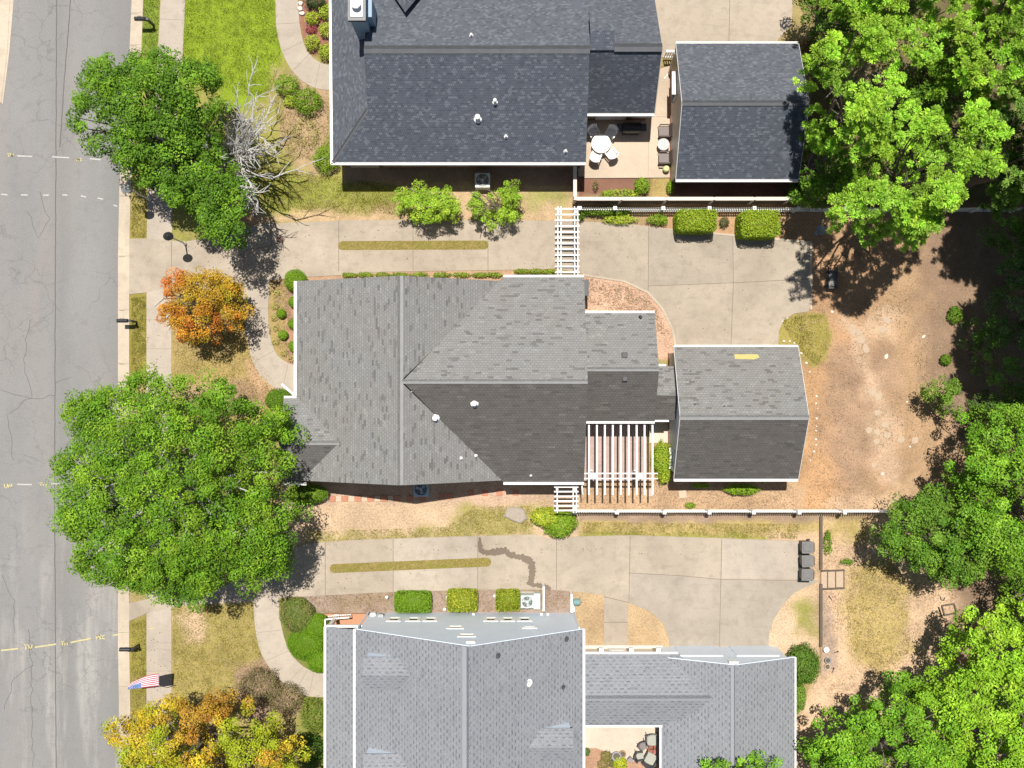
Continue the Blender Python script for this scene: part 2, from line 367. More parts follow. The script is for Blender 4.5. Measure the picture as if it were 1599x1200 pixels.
M['redp'] = plain('red_paver', (0.45, 0.20, 0.125), 0.9, 0.15)
M['creamp'] = plain('cream_paver', (0.52, 0.40, 0.30), 0.9, 0.12)
M['stone'] = plain('pale_fieldstone', (0.45, 0.345, 0.245), 0.9, 0.2, 5)
M['wstone'] = plain('white_stone', (0.62, 0.56, 0.48), 0.9, 0.15, 5)
M['gstone'] = plain('grey_flat_rock', (0.34, 0.29, 0.235), 0.9, 0.25, 5)
M['yellow'] = plain('yellow_tarp', (0.50, 0.43, 0.16), 0.6, 0.25, 12)
M['wpaint'] = plain('white_marking_paint', (0.46, 0.445, 0.42), 0.85, 0.35, 9)
M['ypaint'] = plain('yellow_marking_paint', (0.50, 0.44, 0.23), 0.85, 0.35, 9)
M['lime'] = plain('pale_lime_glaze', (0.60, 0.62, 0.28), 0.3, 0.05)
M['terra'] = plain('terracotta', (0.34, 0.17, 0.08), 0.8, 0.15)
M['orange'] = plain('orange_brown_tile', (0.48, 0.24, 0.14), 0.8, 0.1)
M['teal'] = plain('teal_grey_plastic', (0.16, 0.28, 0.28), 0.5, 0.1)
M['red'] = plain('flag_red', (0.42, 0.06, 0.08), 0.8, 0.1); M['blue'] = plain('flag_blue', (0.12, 0.19, 0.42), 0.8, 0.1)
M['fwhite'] = plain('flag_white', (0.72, 0.70, 0.74), 0.8, 0.05)
M['leaf'] = attrmat(); M['needle'] = attrmat('pine_needles', 0.6, 0.12); M['clip'] = attrmat('clipped_leaves', 0.6, 0.15)

# ================================================================= SETTING
# ---- ground sheet: colour of soil / turf, and shade under the pines, stored per vertex, fine texture in the material
DIRT = (0.375, 0.248, 0.145); OR = (0.40, 0.245, 0.14); PALE = (0.47, 0.33, 0.215); STRAW = (0.33, 0.215, 0.14)
MULCH = (0.20, 0.105, 0.075); DRY = (0.36, 0.275, 0.105); YG = (0.27, 0.26, 0.065); LUSH = (0.20, 0.285, 0.018)
OLIVE = (0.29, 0.245, 0.065); DARKS = (0.25, 0.17, 0.115); GREYB = (0.29, 0.21, 0.155)
patches = [  # polygon (photo pixels), colour, turf, softness px
 ([(-3000, -3000), (5000, -3000), (5000, 5000), (-3000, 5000)], (0.30, 0.24, 0.10), 0.7, 5),
 ([(200, -80), (560, -80), (560, 360), (200, 380)], YG, 0.9, 10),
 ([(1235, -3000), (5000, -3000), (5000, 340), (1255, 325), (1262, 60)], (0.13, 0.11, 0.05), 0.2, 10),  # dark ivy floor, with the pines' shade painted into its colour
 ([(283, -80), (435, -80), (441, 100), (420, 150), (370, 170), (275, 120)], LUSH, 0.12, 8),
 ([(215, -80), (254, -80), (246, 110), (215, 110)], (0.17, 0.24, 0.03), 0.6, 3),
 ([(425, 110), (520, 130), (520, 255), (480, 300), (455, 230), (430, 150)], (0.37, 0.26, 0.16), 0.5, 12),
 ([(340, 300), (420, 330), (620, 335), (620, 352), (330, 352)], (0.48, 0.34, 0.20), 0.4, 9),
 ([(400, 270), (640, 285), (640, 318), (400, 325)], (0.24, 0.26, 0.05), 1, 12),
 ([(330, 240), (400, 300), (400, 352), (330, 352)], OR, 0.1, 10),
 ([(620, 285), (900, 285), (900, 350), (620, 350)], (0.46, 0.33, 0.20), 0.5, 6),
 ([(820, 300), (880, 300), (880, 325), (820, 325)], (0.27, 0.27, 0.08), 1, 12),
 ([(465, -80), (516, -80), (516, 102), (480, 80), (468, 40)], (0.26, 0.12, 0.09), 0, 3),
 ([(535, 250), (900, 250), (900, 288), (535, 288)], GREYB, 0, 4),
 ([(900, 270), (1052, 270), (1052, 312), (900, 312)], MULCH, 0, 3),
 ([(1015, 272), (1052, 272), (1052, 310), (1005, 310)], DRY, 0.8, 6),
 ([(1050, 270), (1260, 270), (1260, 312), (1050, 312)], MULCH, 0, 3),
 ([(895, 310), (1270, 310), (1270, 385), (895, 350)], (0.40, 0.25, 0.14), 0, 4),
 ([(895, 310), (1010, 310), (1010, 350), (895, 350)], (0.30, 0.22, 0.12), 0.6, 8),
 ([(1215, 330), (2200, 310), (2200, 820), (1200, 810), (1240, 600)], DIRT, 0, 8),
 ([(1255, 340), (1420, 360), (1330, 560), (1255, 500)], OR, 0, 20),
 ([(1255, 560), (1300, 520), (1320, 800), (1240, 800), (1262, 660)], (0.44, 0.265, 0.14), 0, 14),
 ([(1300, 545), (1400, 530), (1385, 700), (1330, 800), (1285, 700)], (0.34, 0.225, 0.15), 0, 26),
 ([(1355, 480), (1405, 480), (1400, 530), (1350, 520)], PALE, 0, 12),
 ([(1320, 500), (1345, 500), (1410, 700), (1410, 760), (1370, 740), (1350, 600)], (0.46, 0.325, 0.22), 0, 14),
 ([(1300, 770), (1420, 770), (1400, 800), (1290, 800)], PALE, 0, 12),
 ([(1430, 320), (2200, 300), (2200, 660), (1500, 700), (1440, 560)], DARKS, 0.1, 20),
 ([(1216, 500), (1250, 488), (1290, 490), (1300, 520), (1292, 560), (1275, 573), (1250, 560), (1240, 541), (1214, 538)], OLIVE, 0.7, 3),
 ([(905, 425), (960, 430), (1020, 455), (1058, 520), (1058, 560), (905, 560)], (0.52, 0.345, 0.245), 0, 2),
 ([(418, 430), (465, 430), (465, 572), (418, 572)], (0.37, 0.21, 0.14), 0, 2),
 ([(265, 440), (450, 440), (450, 660), (265, 660)], (0.34, 0.255, 0.10), 0.8, 4),
 ([(265, 600), (450, 600), (450, 640), (265, 640)], (0.33, 0.22, 0.14), 0.3, 10),
 ([(380, 560), (400, 560), (445, 610), (430, 640), (395, 600)], (0.46, 0.30, 0.18), 0.2, 6),
 ([(198, 300), (232, 300), (232, 376), (198, 376)], OLIVE, 0.9, 3),
 ([(198, 455), (232, 455), (232, 600), (198, 600)], (0.25, 0.22, 0.045), 0.9, 3),
 ([(198, 960), (232, 960), (232, 1260), (198, 1260)], (0.25, 0.22, 0.05), 0.9, 3),
 ([(440, 745), (910, 745), (910, 850), (440, 852)], (0.49, 0.36, 0.24), 0.35, 8),
 ([(720, 775), (845, 785), (830, 842), (480, 850), (480, 832), (700, 825)], (0.32, 0.275, 0.10), 1, 13),
 ([(470, 745), (910, 745), (910, 785), (470, 785)], (0.46, 0.325, 0.235), 0.1, 6),
 ([(905, 798), (1290, 798), (1290, 850), (905, 850)], (0.42, 0.32, 0.13), 1, 5),
 ([(905, 798), (1290, 798), (1290, 813), (905, 815)], (0.29, 0.21, 0.15), 0, 4),
 ([(905, 832), (1250, 835), (1250, 848), (905, 845)], (0.27, 0.27, 0.06), 1, 5),
 ([(900, 745), (1240, 745), (1260, 798), (900, 800)], (0.42, 0.285, 0.175), 0, 5),
 ([(1015, 690), (1050, 690), (1050, 755), (1015, 755)], (0.40, 0.24, 0.13), 0, 4),
 ([(1020, 420), (1050, 420), (1050, 480), (1020, 480)], (0.52, 0.345, 0.245), 0, 3),
 ([(460, 420), (870, 415), (870, 440), (460, 445)], (0.40, 0.26, 0.17), 0.2, 3),
 ([(470, 922), (900, 918), (900, 965), (505, 985), (470, 960)], (0.29, 0.225, 0.185), 0, 3),
 ([(515, 925), (610, 925), (610, 955), (515, 960)], (0.25, 0.19, 0.13), 0.4, 12),
 ([(268, 935), (440, 935), (480, 1100), (268, 1260)], (0.31, 0.255, 0.085), 0.8, 4),
 ([(275, 955), (315, 955), (315, 1000), (290, 1005)], (0.55, 0.40, 0.26), 0.1, 10),
 ([(365, 1040), (430, 1030), (480, 1080), (480, 1120), (380, 1120)], (0.32, 0.22, 0.15), 0.2, 10),
 ([(435, 930), (508, 960), (508, 1055), (440, 1050)], (0.15, 0.17, 0.04), 0.5, 4),
 ([(470, 1085), (510, 1085), (510, 1260), (470, 1260)], (0.17, 0.20, 0.04), 0.7, 6),
 ([(893, 922), (1050, 925), (1050, 1020), (893, 1020)], (0.43, 0.31, 0.18), 0.35, 3),
 ([(1195, 830), (1290, 830), (1290, 1030), (1195, 1030)], (0.50, 0.36, 0.23), 0.3, 6),
 ([(1245, 940), (1275, 940), (1275, 985), (1245, 985)], (0.29, 0.27, 0.08), 1, 12),
 ([(1200, 935), (1245, 960), (1245, 1020), (1195, 1020)], (0.54, 0.40, 0.27), 0.2, 12),
 ([(1283, 805), (1420, 805), (1600, 900), (2200, 900), (2200, 1500), (1200, 1500), (1240, 1130), (1283, 1030)], (0.54, 0.38, 0.25), 0.2, 5),
 ([(1295, 815), (1360, 815), (1360, 850), (1310, 855)], (0.40, 0.31, 0.12), 0.9, 14),
 ([(1330, 885), (1400, 870), (1425, 920), (1425, 1020), (1380, 1060), (1335, 1020), (1322, 960)], (0.41, 0.31, 0.125), 0.9, 18),
 ([(1282, 930), (1300, 930), (1310, 1050), (1282, 1050)], (0.36, 0.27, 0.21), 0, 8),
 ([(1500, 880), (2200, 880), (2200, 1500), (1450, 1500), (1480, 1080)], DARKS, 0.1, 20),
 ([(900, 1130), (1035, 1130), (1035, 1260), (900, 1260)], (0.40, 0.24, 0.16), 0, 3),
]
def polydist(px, py, poly):
    """signed distance (positive inside) of arrays to polygon, photo pixels"""
    x = np.asarray(px); y = np.asarray(py); n = len(poly); ins = np.zeros(x.shape, bool); dmin = np.full(x.shape, 1e9)
    for i in range(n):
        x0, y0 = poly[i]; x1, y1 = poly[(i+1) % n]
        cond = ((y0 > y) != (y1 > y))
        with np.errstate(divide='ignore', invalid='ignore'):
            xi = (x1-x0)*(y-y0)/((y1-y0) if y1 != y0 else 1e-9)+x0
        ins ^= cond & (x < xi)
        dx, dy = x1-x0, y1-y0; L = dx*dx+dy*dy+1e-9
        t = np.clip(((x-x0)*dx+(y-y0)*dy)/L, 0, 1)
        dmin = np.minimum(dmin, np.hypot(x-x0-t*dx, y-y0-t*dy))
    return np.where(ins, dmin, -dmin)
def vnoise(x, y, freq, seed):
    """smooth value noise on arrays"""
    rs = np.random.RandomState(seed); g = rs.rand(64, 64)
    u = x*freq; v = y*freq; iu = np.floor(u).astype(int); iv = np.floor(v).astype(int); fu = u-iu; fv = v-iv
    fu = fu*fu*(3-2*fu); fv = fv*fv*(3-2*fv)
    G = lambda a, b: g[a % 64, b % 64]
    return (G(iu, iv)*(1-fu)+G(iu+1, iv)*fu)*(1-fv)+(G(iu, iv+1)*(1-fu)+G(iu+1, iv+1)*fu)*fv
def sstep(a, b, x):
    t = np.clip((x-a)/(b-a), 0, 1); return t*t*(3-2*t)
def ground_z(px, py):
    z = np.zeros(np.shape(px))
    kx = np.interp(py, [-40, 80, 200, 300, 400, 1000, 1140, 1260], [206, 201, 191, 185, 183, 183, 185, 186])
    z = z-0.34*sstep(kx+17, kx+8, px)                                    # the roadbed
    low = sstep(1282, 1285, px)*sstep(806, 812, py)
    fade = 1-sstep(1010, 1090, py)*sstep(1420, 1284, px)
    z = z-0.42*low*fade
    return z
def gz(px, py): return float(ground_z(np.array([px*1.0]), np.array([py*1.0]))[0])
xs = np.concatenate([np.array([-9000, -5000, -2500, -1200, -600, -300, -120]), np.arange(-60, 1661, 6.0), np.array([1283.5, 1700, 1760, 1850, 2000, 2300, 3200, 5500, 9500])]); xs = np.unique(xs)
ys = np.concatenate([np.array([-9000, -5000, -2500, -1200, -600, -300, -120]), np.arange(-60, 1261, 6.0), np.array([1300, 1400, 1600, 2000, 2800, 4500, 9500])])
gx, gy = np.meshgrid(xs, ys); nx, ny = len(xs), len(ys)
fx = gx.ravel(); fy = gy.ravel(); zz = ground_z(fx, fy)
bumpz = (vnoise(fx, fy, 1/40., 3)-0.5)*0.05+(vnoise(fx, fy, 1/14., 4)-0.5)*0.02
wild = sstep(1262, 1275, fx)*sstep(335, 350, fy)
zz = zz+bumpz*wild-0.012*(1-wild)
col = np.zeros((len(fx), 3)); trf = np.zeros(len(fx))
wx = fx+(vnoise(fx, fy, 1/22., 1)-0.5)*26+(vnoise(fx, fy, 1/8., 7)-.5)*10; wy = fy+(vnoise(fx, fy, 1/22., 2)-0.5)*26+(vnoise(fx, fy, 1/8., 8)-.5)*10
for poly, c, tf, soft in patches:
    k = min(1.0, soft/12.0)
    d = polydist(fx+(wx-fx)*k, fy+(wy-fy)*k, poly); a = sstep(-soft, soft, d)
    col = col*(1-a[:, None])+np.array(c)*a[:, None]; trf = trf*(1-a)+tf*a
V = np.stack([(fx-799.5)*S, (600-fy)*S, zz], 1)
idx = np.arange(nx*ny).reshape(ny, nx)
F = np.stack([idx[1:, :-1].ravel(), idx[1:, 1:].ravel(), idx[:-1, 1:].ravel(), idx[:-1, :-1].ravel()], 1)
def npmesh(name, V, F, mat, attrs=None, parent=None, org=None, smooth=False):
    me = bpy.data.meshes.new(name); n, m = len(V), len(F); k = F.shape[1]
    if org is None: org = ORG[parent.name] if parent is not None else Vector((0, 0, 0))
    me.vertices.add(n); me.vertices.foreach_set('co', (V-np.array(org)).astype(np.float32).ravel())
    me.loops.add(m*k); me.loops.foreach_set('vertex_index', F.astype(np.int32).ravel())
    me.polygons.add(m); me.polygons.foreach_set('loop_start', np.arange(0, m*k, k, dtype=np.int32))
    me.polygons.foreach_set('loop_total', np.full(m, k, dtype=np.int32))
    if smooth: me.polygons.foreach_set('use_smooth', np.ones(m, bool))
    me.update(calc_edges=True)
    for an, (kind, arr) in (attrs or {}).items():
        at = me.attributes.new(an, kind, 'POINT')
        if kind == 'FLOAT_COLOR': at.data.foreach_set('color', np.concatenate([arr, np.ones((len(arr), 1))], 1).astype(np.float32).ravel())
        else: at.data.foreach_set('value', arr.astype(np.float32))
    me.materials.append(mat)
    o = bpy.data.objects.new(name, me); COL.objects.link(o)
    if parent is not None:
        o.parent = parent; KIDS.setdefault(parent.name, []).append(o); ORG[o.name] = Vector(org)
    elif org is not None: o.location = org
    return o
g = npmesh('ground', V, F, M['ground'], {'tint': ('FLOAT_COLOR', col), 'turf': ('FLOAT', trf)}, smooth=True); g['kind'] = 'structure'

def structure(o): o['kind'] = 'structure'; return o
def slab(name, pts, zt, zb, mat, parent=None):
    mb = MB(); mb.prism(pxpoly(pts), zb, zt); o = mb.build(name, mat, parent)
    if parent is None: structure(o)
    return o
def lines(name, segs, wd, z, mat, parent=None, jag=0):
    """thin strips lying on a paved sheet"""
    mb = MB(); rr = random.Random(5)
    for sg in segs:
        pts = [P(x, y) for x, y in sg]
        if jag:
            q = []
            for a, b in zip(pts[:-1], pts[1:]):
                n = max(1, int((b-a).length/0.35))
                for i in range(n): q.append(a.lerp(b, i/n)+Vector((rr.uniform(-jag, jag), rr.uniform(-jag, jag), 0)))
            pts = q+[pts[-1]]
        L = []; 
        for i, p in enumerate(pts):
            d = (pts[min(i+1, len(pts)-1)]-pts[max(i-1, 0)]).normalized(); nn = Vector((-d.y, d.x, 0))*wd/2
            L.append((p-nn, p+nn))
        for (a, b), (c, d) in zip(L[:-1], L[1:]):
            mb.add([(a.x, a.y, z), (c.x, c.y, z), (d.x, d.y, z), (b.x, b.y, z)], [(0, 1, 2, 3)])
    o = mb.build(name, mat, parent)
    if parent is None: structure(o)
    return o
ZS = -0.13       # street surface
street = slab('street', [(-1500, -1500), (255, -1500), (206, 0), (201, 80), (191, 200), (185, 300), (183, 400), (183, 700), (183, 1000), (185, 1140), (190, 2700), (-1500, 2700)][0:], ZS, -0.6, M['asphalt'])
lines('road_seam', [[(87, -20), (86, 200), (85, 420), (84, 700), (84, 860), (85, 980), (86, 1220)], [(110, -20), (104, 60), (97, 150), (92, 230)]], 0.05, ZS+0.004, M['seam'], jag=0.015)
lines('road_crack', [[(45, 500), (35, 560), (48, 620), (10, 650), (20, 720)], [(0, 610), (45, 622), (84, 618)], [(45, 985), (48, 1060), (50, 1200)], [(60, 300), (75, 340), (60, 372), (40, 330)], [(48, 1040), (20, 1060), (5, 1110)], [(84, 600), (110, 590)], [(0, 900), (20, 940), (22, 990)]], 0.025, ZS+0.005, M['seam'], jag=0.09)
kerb_in = [(206, -40), (201, 80), (191, 200), (185, 300), (183, 400), (183, 700), (183, 1000), (185, 1140), (186, 1260)]
kerb_out = [(225, -40), (221, 80), (210, 200), (204, 300), (202, 400), (202, 700), (202, 1000), (204, 1140), (205, 1260)]
mid_in = [(a[0]+12, a[1]) for a in kerb_in]
slab('gutter', kerb_in+mid_in[::-1], ZS+0.015, -0.5, M['kerb'])
slab('kerb', mid_in+kerb_out[::-1], 0.015, -0.5, M['kerb'])
slab('kerb', [(-2, 160), (-2, -40), (17, -40), (14, 0), (10, 80), (0, 160)], ZS+0.03, -0.5, M['kerb'])
slab('gutter', [(17, -40), (23, -40), (13, 80), (3, 162), (0, 160), (10, 80), (14, 0)], ZS+0.012, -0.5, M['kerb'])
lines('kerb_joint', [[(185, y), (201, y)] for y in range(400, 1140, 84)]+[[(202, y), (221, y)] for y in (20, 70)]+[[(186, 305), (204, 305)]], 0.02, 0.0175, M['jointf'])

# sidewalk (two runs) and driveways
slab('sidewalk', [(254, -60), (292, -60), (286, 80), (278, 170), (270, 300), (268, 385), (229, 385), (231, 300), (239, 170), (247, 80)], 0.02, -0.3, M['concrete2'])
slab('sidewalk', [(229, 455), (268, 440), (268, 1260), (229, 1260)], 0.02, -0.3, M['concrete2'])
lines('sidewalk_joint', [[(249, 30), (289, 32)], [(245, 95), (284, 97)], [(229, 335), (268, 336)]]+[[(229, y), (268, y)] for y in (500, 545, 1004, 1048, 1095, 1140)], 0.022, 0.024, M['jointf'])
d1 = [(202, 373), (240, 373), (262, 376), (290, 378), (350, 365), (385, 355), (410, 350), (480, 347), (560, 344), (700, 344), (835, 345), (905, 346), (980, 350), (1050, 358), (1130, 366), (1200, 372), (1264, 378),
      (1265, 430), (1265, 480), (1262, 487), (1240, 490), (1224, 500), (1216, 517), (1214, 560), (1214, 600), (1056, 600), (1056, 545), (1052, 515), (1035, 480), (1012, 455), (975, 438), (910, 428), (870, 420),
      (785, 422), (600, 425), (530, 430), (462, 434), (420, 438), (380, 441), (330, 444), (268, 447), (229, 457), (202, 460)]
slab('driveway', d1, 0.026, -0.3, M['concrete'])
lines('driveway_joint', [[(x, 345), (x, 424)] for x in (529, 645, 762)]+[[(1013, 354), (1012, 455)], [(1012, 447), (1145, 442), (1265, 436)], [(1144, 367), (1145, 442), (1141, 545)], [(422, 350), (424, 384), (382, 441)], [(268, 378), (268, 447)], [(424, 384), (382, 392)], [(381, 392), (381, 441)]], 0.03, 0.030, M['joint'])
slab('driveway_edging', [(1050, 357), (1130, 365), (1200, 371), (1266, 377), (1268, 381), (1268, 484), (1265, 484), (1264, 381), (1199, 374), (1130, 368), (1050, 360)], 0.055, -0.1, M['kerb'])
slab('driveway_edging', [(910, 428), (975, 438), (1012, 455), (1035, 480), (1052, 515), (1056, 541), (1053, 541), (1048, 514), (1032, 482), (1010, 458), (974, 441), (910, 431)], 0.034, -0.1, M['kerb'])
slab('driveway_slab', [(1013.5, 356), (1143.5, 368), (1144, 441), (1013, 446)], 0.0285, -0.05, concrete('driveway_concrete_grey', (0.355, 0.302, 0.240), amt=0.5))
# grass strip between the wheel tracks
def pill(x0, y0, x1, y1, hw):
    a = math.atan2(y1-y0, x1-x0); out = []
    for i in range(9): t = a+math.pi/2+math.pi*i/8; out.append((x0+hw*math.cos(t), y0+hw*math.sin(t)))
    for i in range(9): t = a-math.pi/2+math.pi*i/8; out.append((x1+hw*math.cos(t), y1+hw*math.sin(t)))
    return out
t = NT('thin_turf'); v = t.geo(); f = t.noise(v, 9, 5, 0.75); f2 = t.noise(v, 1.2, 4)
a = t.mix((0.15, 0.13, 0.03), (0.31, 0.235, 0.09), t.ramp(f, [(0.35, 0), (0.65, 1)])); a = t.mix(a, (0.17, 0.18, 0.03), t.ramp(f2, [(0.5, 0), (0.7, 0.6)])); t.col(a); t.bump(f, 0.7, 0.03); M['turf'] = t.done(0.95, 0.1)
slab('grass_strip', pill(535, 384, 756, 383, 7), 0.034, -0.1, M['turf'])
# driveway of the lower house
d2 = [(202, 942), (229, 936), (268, 930), (330, 925), (400, 890), (440, 862), (480, 849), (560, 843), (700, 838), (750, 837), (835, 835), (860, 842), (900, 838), (985, 836), (1110, 840), (1248, 845), (1248, 906), (1281, 906), (1266, 912), (1240, 926), (1222, 945), (1208, 968), (1201, 990), (1200, 1060),
      (1045, 1060), (1045, 1000), (1036, 975), (1015, 955), (981, 941), (981, 1060), (943, 1060), (943, 930), (925, 927), (895, 924), (860, 921), (750, 921), (650, 923), (560, 927), (470, 932), (435, 934), (398, 940), (300, 945), (268, 949), (229, 958), (202, 970)]
slab('driveway', d2, 0.026, -0.3, M['concrete'])
lines('driveway_joint', [[(x, y0), (x, y1)] for x, y0, y1 in ((508, 847, 930), (614, 842, 925), (746, 838, 921), (869, 842, 921))]+[[(984, 837), (982, 942)], [(1127, 841), (1123, 1012)], [(982, 895), (1060, 899), (1125, 905), (1248, 907)], [(943, 932), (981, 941)], [(943, 972), (981, 972)]], 0.03, 0.030, M['joint'])
slab('driveway_slab', [(984.5, 896), (1060, 900), (1125, 906), (1248, 908.5), (1276, 909), (1240, 926), (1222, 945), (1208, 968), (1201, 990), (1199.5, 1008), (1047, 1008), (1045, 1000), (1036, 975), (1015, 955), (984, 942)], 0.0285, -0.05, concrete('driveway_concrete_cool', (0.355, 0.308, 0.252), amt=0.45))
slab('driveway_slab', [(614.5, 842.5), (745.5, 838.5), (745.5, 921), (614.5, 924.5)], 0.0285, -0.05, concrete('driveway_concrete_warm', (0.415, 0.355, 0.29), amt=0.4))
slab('driveway_apron', [(1128, 842), (1247, 846), (1247, 904), (1127, 903)], 0.031, -0.1, M['concrete2'])
slab('grass_strip', pill(522, 888, 760, 878, 7), 0.034, -0.1, M['turf'])
# front walks
wa = rndcurve([(380, 440), (381, 480), (386, 530), (396, 568), (415, 595), (440, 612), (468, 625)], 5)
wb = rndcurve([(470, 572), (450, 567), (432, 553), (422, 525), (419, 490), (420, 460), (421, 437)], 5)
slab('front_walk', wa+wb, 0.022, -0.2, M['concrete2'])
lines('walk_joint', [[(381, 482), (420, 481)], [(382, 520), (421, 518)], [(398, 565), (428, 548)], [(440, 612), (450, 568)]], 0.022, 0.026, M['jointf'])
wa = rndcurve([(396, 935), (398, 975), (406, 1015), (425, 1048), (452, 1075), (480, 1087), (512, 1089)], 5)
wb = rndcurve([(512, 1052), (490, 1049), (468, 1036), (450, 1012), (440, 980), (436, 950), (435, 930)], 5)
slab('front_walk', wa+wb, 0.030, -0.2, M['concrete2'])
lines('walk_joint', [[(402, 988), (440, 984)], [(415, 1032), (450, 1017)], [(446, 1070), (474, 1041)], [(482, 1087), (490, 1052)], [(462, 1080), (480, 1046)]], 0.022, 0.034, M['jointf'])
wa = rndcurve([(428, -60), (430, 0), (432, 45), (442, 85), (462, 118), (490, 137), (525, 143)], 5)
wb = rndcurve([(525, 103), (500, 98), (480, 80), (470, 50), (466, 10), (464, -60)], 5)
slab('front_walk', wa+wb, 0.022, -0.2, M['concrete2'])
lines('walk_joint', [[(431, 38), (469, 36)], [(442, 80), (472, 66)], [(456, 112), (484, 84)], [(492, 138), (500, 98)]], 0.022, 0.026, M['jointf'])
# patios and pads
slab('patio', [(903, 150), (1056, 100), (1058, 275), (915, 276), (903, 276)], 0.05, -0.2, concrete('patio_concrete', (0.52, 0.42, 0.32), amt=0.12))
lines('patio_joint', [[(1012, 200), (1012, 276)], [(1024, 183), (1049, 183)]], 0.02, 0.054, M['jointf'])
slab('patio_edging', [(912, 276), (1048, 275), (1048, 278), (912, 279)], 0.08, -0.2, M['kerb'])
slab('rear_parking_pad', [(1020, -60), (1240, -60), (1236, 40), (1215, 62), (1210, 90), (1025, 90)], 0.022, -0.2, M['concrete'])
lines('pad_joint', [[(1140, -20), (1138, 66)]], 0.03, 0.027, M['joint'])
slab('brick_patio', [(905, 640), (1012, 640), (1012, 752), (905, 752)], 0.04, -0.2, M['brick'])
slab('stoop_pad', [(1014, 640), (1052, 640), (1052, 692), (1014, 692)], 0.055, -0.2, concrete('stoop_concrete', (0.60, 0.52, 0.43), amt=0.1))
slab('patio', [(905, 1130), (1035, 1130), (1035, 1190), (1010, 1192), (980, 1187), (960, 1178), (930, 1168), (905, 1168)], 0.04, -0.2, concrete('courtyard_concrete', (0.55, 0.475, 0.385), amt=0.15))
slab('porch_floor', [(508, 958), (585, 958), (585, 1260), (508, 1260)], 0.18, -0.2, M['orange'])
# silt washed over the lower driveway
def ribbon(pts, wds, z, seed=1):
    r_ = random.Random(seed); q = rndcurve([(a, b) for a, b in pts], 8); n = len(q); mb = MB(); L = []
    for i, (x, y) in enumerate(q):
        a = q[max(0, i-1)]; b = q[min(n-1, i+1)]; dx, dy = b[0]-a[0], b[1]-a[1]; l = math.hypot(dx, dy) or 1
        f = i/(n-1)*(len(wds)-1); k = min(int(f), len(wds)-2); wv = wds[k]+(wds[k+1]-wds[k])*(f-k)
        w1, w2 = wv*r_.uniform(0.6, 1.35)/2, wv*r_.uniform(0.6, 1.35)/2
        L.append((P(x-dy/l*w1, y+dx/l*w1), P(x+dy/l*w2, y-dx/l*w2)))
    for (a, b), (c, d) in zip(L[:-1], L[1:]): mb.add([(p.x, p.y, z) for p in (a, c, d, b)], [(0, 1, 2, 3)])
    return mb
mb = ribbon([(749, 839), (750, 852), (753, 861), (768, 863), (785, 860), (800, 867), (818, 872), (829, 878), (831, 892), (830, 904), (828, 914)], [3, 7, 8, 9, 11, 9, 10, 12, 11, 10, 12], 0.0345, 3)
structure(mb.build('silt_stain', M['stain']))
structure(ribbon([(828, 913), (840, 914), (850, 916), (860, 920)], [6, 7, 8, 6], 0.0385, 4).build('silt_stain', M['stain']))

# utility paint marks on the road
def dash(p0, p1, wd, mat, z=ZS+0.008): return MB().bar(Vector((*P(*p0).xy, z)), Vector((*P(*p1).xy, z)), wd, 0.003)
mb = MB()
for a, b in (((25, 243), (49, 244)), ((80, 244.5), (107, 246)), ((139, 247.5), (156, 249)), ((0, 303), (10, 304)), ((31, 304), (42, 304.5)), ((66, 304.5), (75, 304.5)), ((96, 304), (104, 304.5)), ((125, 305.5), (133, 307.5)), ((151, 309), (160, 311)), ((176, 320), (182, 322)), ((25, 757), (48, 757.5)), ((78, 756), (100, 756.5))):
    mb.bar(Vector((*P(*a).xy, ZS+0.008)), Vector((*P(*b).xy, ZS+0.008)), 0.07, 0.003)
structure(mb.build('white_road_marking', M['wpaint']))
mb = MB()
for a, b in (((0, 1017), (27, 1014)), ((53, 1012), (86, 1007)), ((109, 1004.5), (141, 998)), ((175, 993.5), (185, 991.5))):
    mb.bar(Vector((*P(*a).xy, ZS+0.008)), Vector((*P(*b).xy, ZS+0.008)), 0.085, 0.003)
mb.bar(Vector((*P(189, 990.5).xy, ZS+0.019)), Vector((*P(194, 990).xy, ZS+0.019)), 0.06, 0.003)
mb.bar(Vector((*P(232, 982).xy, 0.0245)), Vector((*P(243, 981).xy, 0.0245)), 0.05, 0.003)
GL = {'T': [[(0, 1), (1, 1)], [(.5, 1), (.5, 0)]], 'W': [[(0, 1), (.25, 0), (.5, .8), (.75, 0), (1, 1)]], 'M': [[(0, 0), (.15, 1), (.5, .2), (.85, 1), (1, 0)]], 'K': [[(0, 0), (0, 1)], [(1, 1), (0, .45), (1, 0)]], 'N': [[(0, 0), (0, 1), (1, 0), (1, 1)]], 'U': [[(0, 1), (.1, 0), (.9, 0), (1, 1)]]}
def glyphs(mb, word, px, py, w_, h_, z):
    n = len(word)
    for i, ch in enumerate(word):
        for st in GL[ch]:
            pts = [P(px+(i+u*0.8)*w_/n, py+(0.5-v)*h_) for u, v in st]
            for a, b in zip(pts[:-1], pts[1:]): mb.bar((a.x, a.y, z), (b.x, b.y, z), 0.06, 0.003)
for wd_, x, y, w_, h_ in (('TW', 36, 1012, 14, 8), ('TM', 94, 1006, 11, 6), ('MK', 149, 996, 15, 7), ('UN', 5, 759, 13, 6), ('TM', 60, 757, 12, 4), ('TW', 10, 242, 10, 5), ('MK', 118, 249, 9, 4)):
    glyphs(mb, wd_, x, y, w_, h_, ZS+0.0085)
structure(mb.build('yellow_road_marking', M['ypaint']))
mb = MB(); mb.lathe(P(438, 375, 0.02), [(0.22, 0), (0.22, 0.012), (0.0, 0.014)], 18, sx=1.1, sy=0.7)
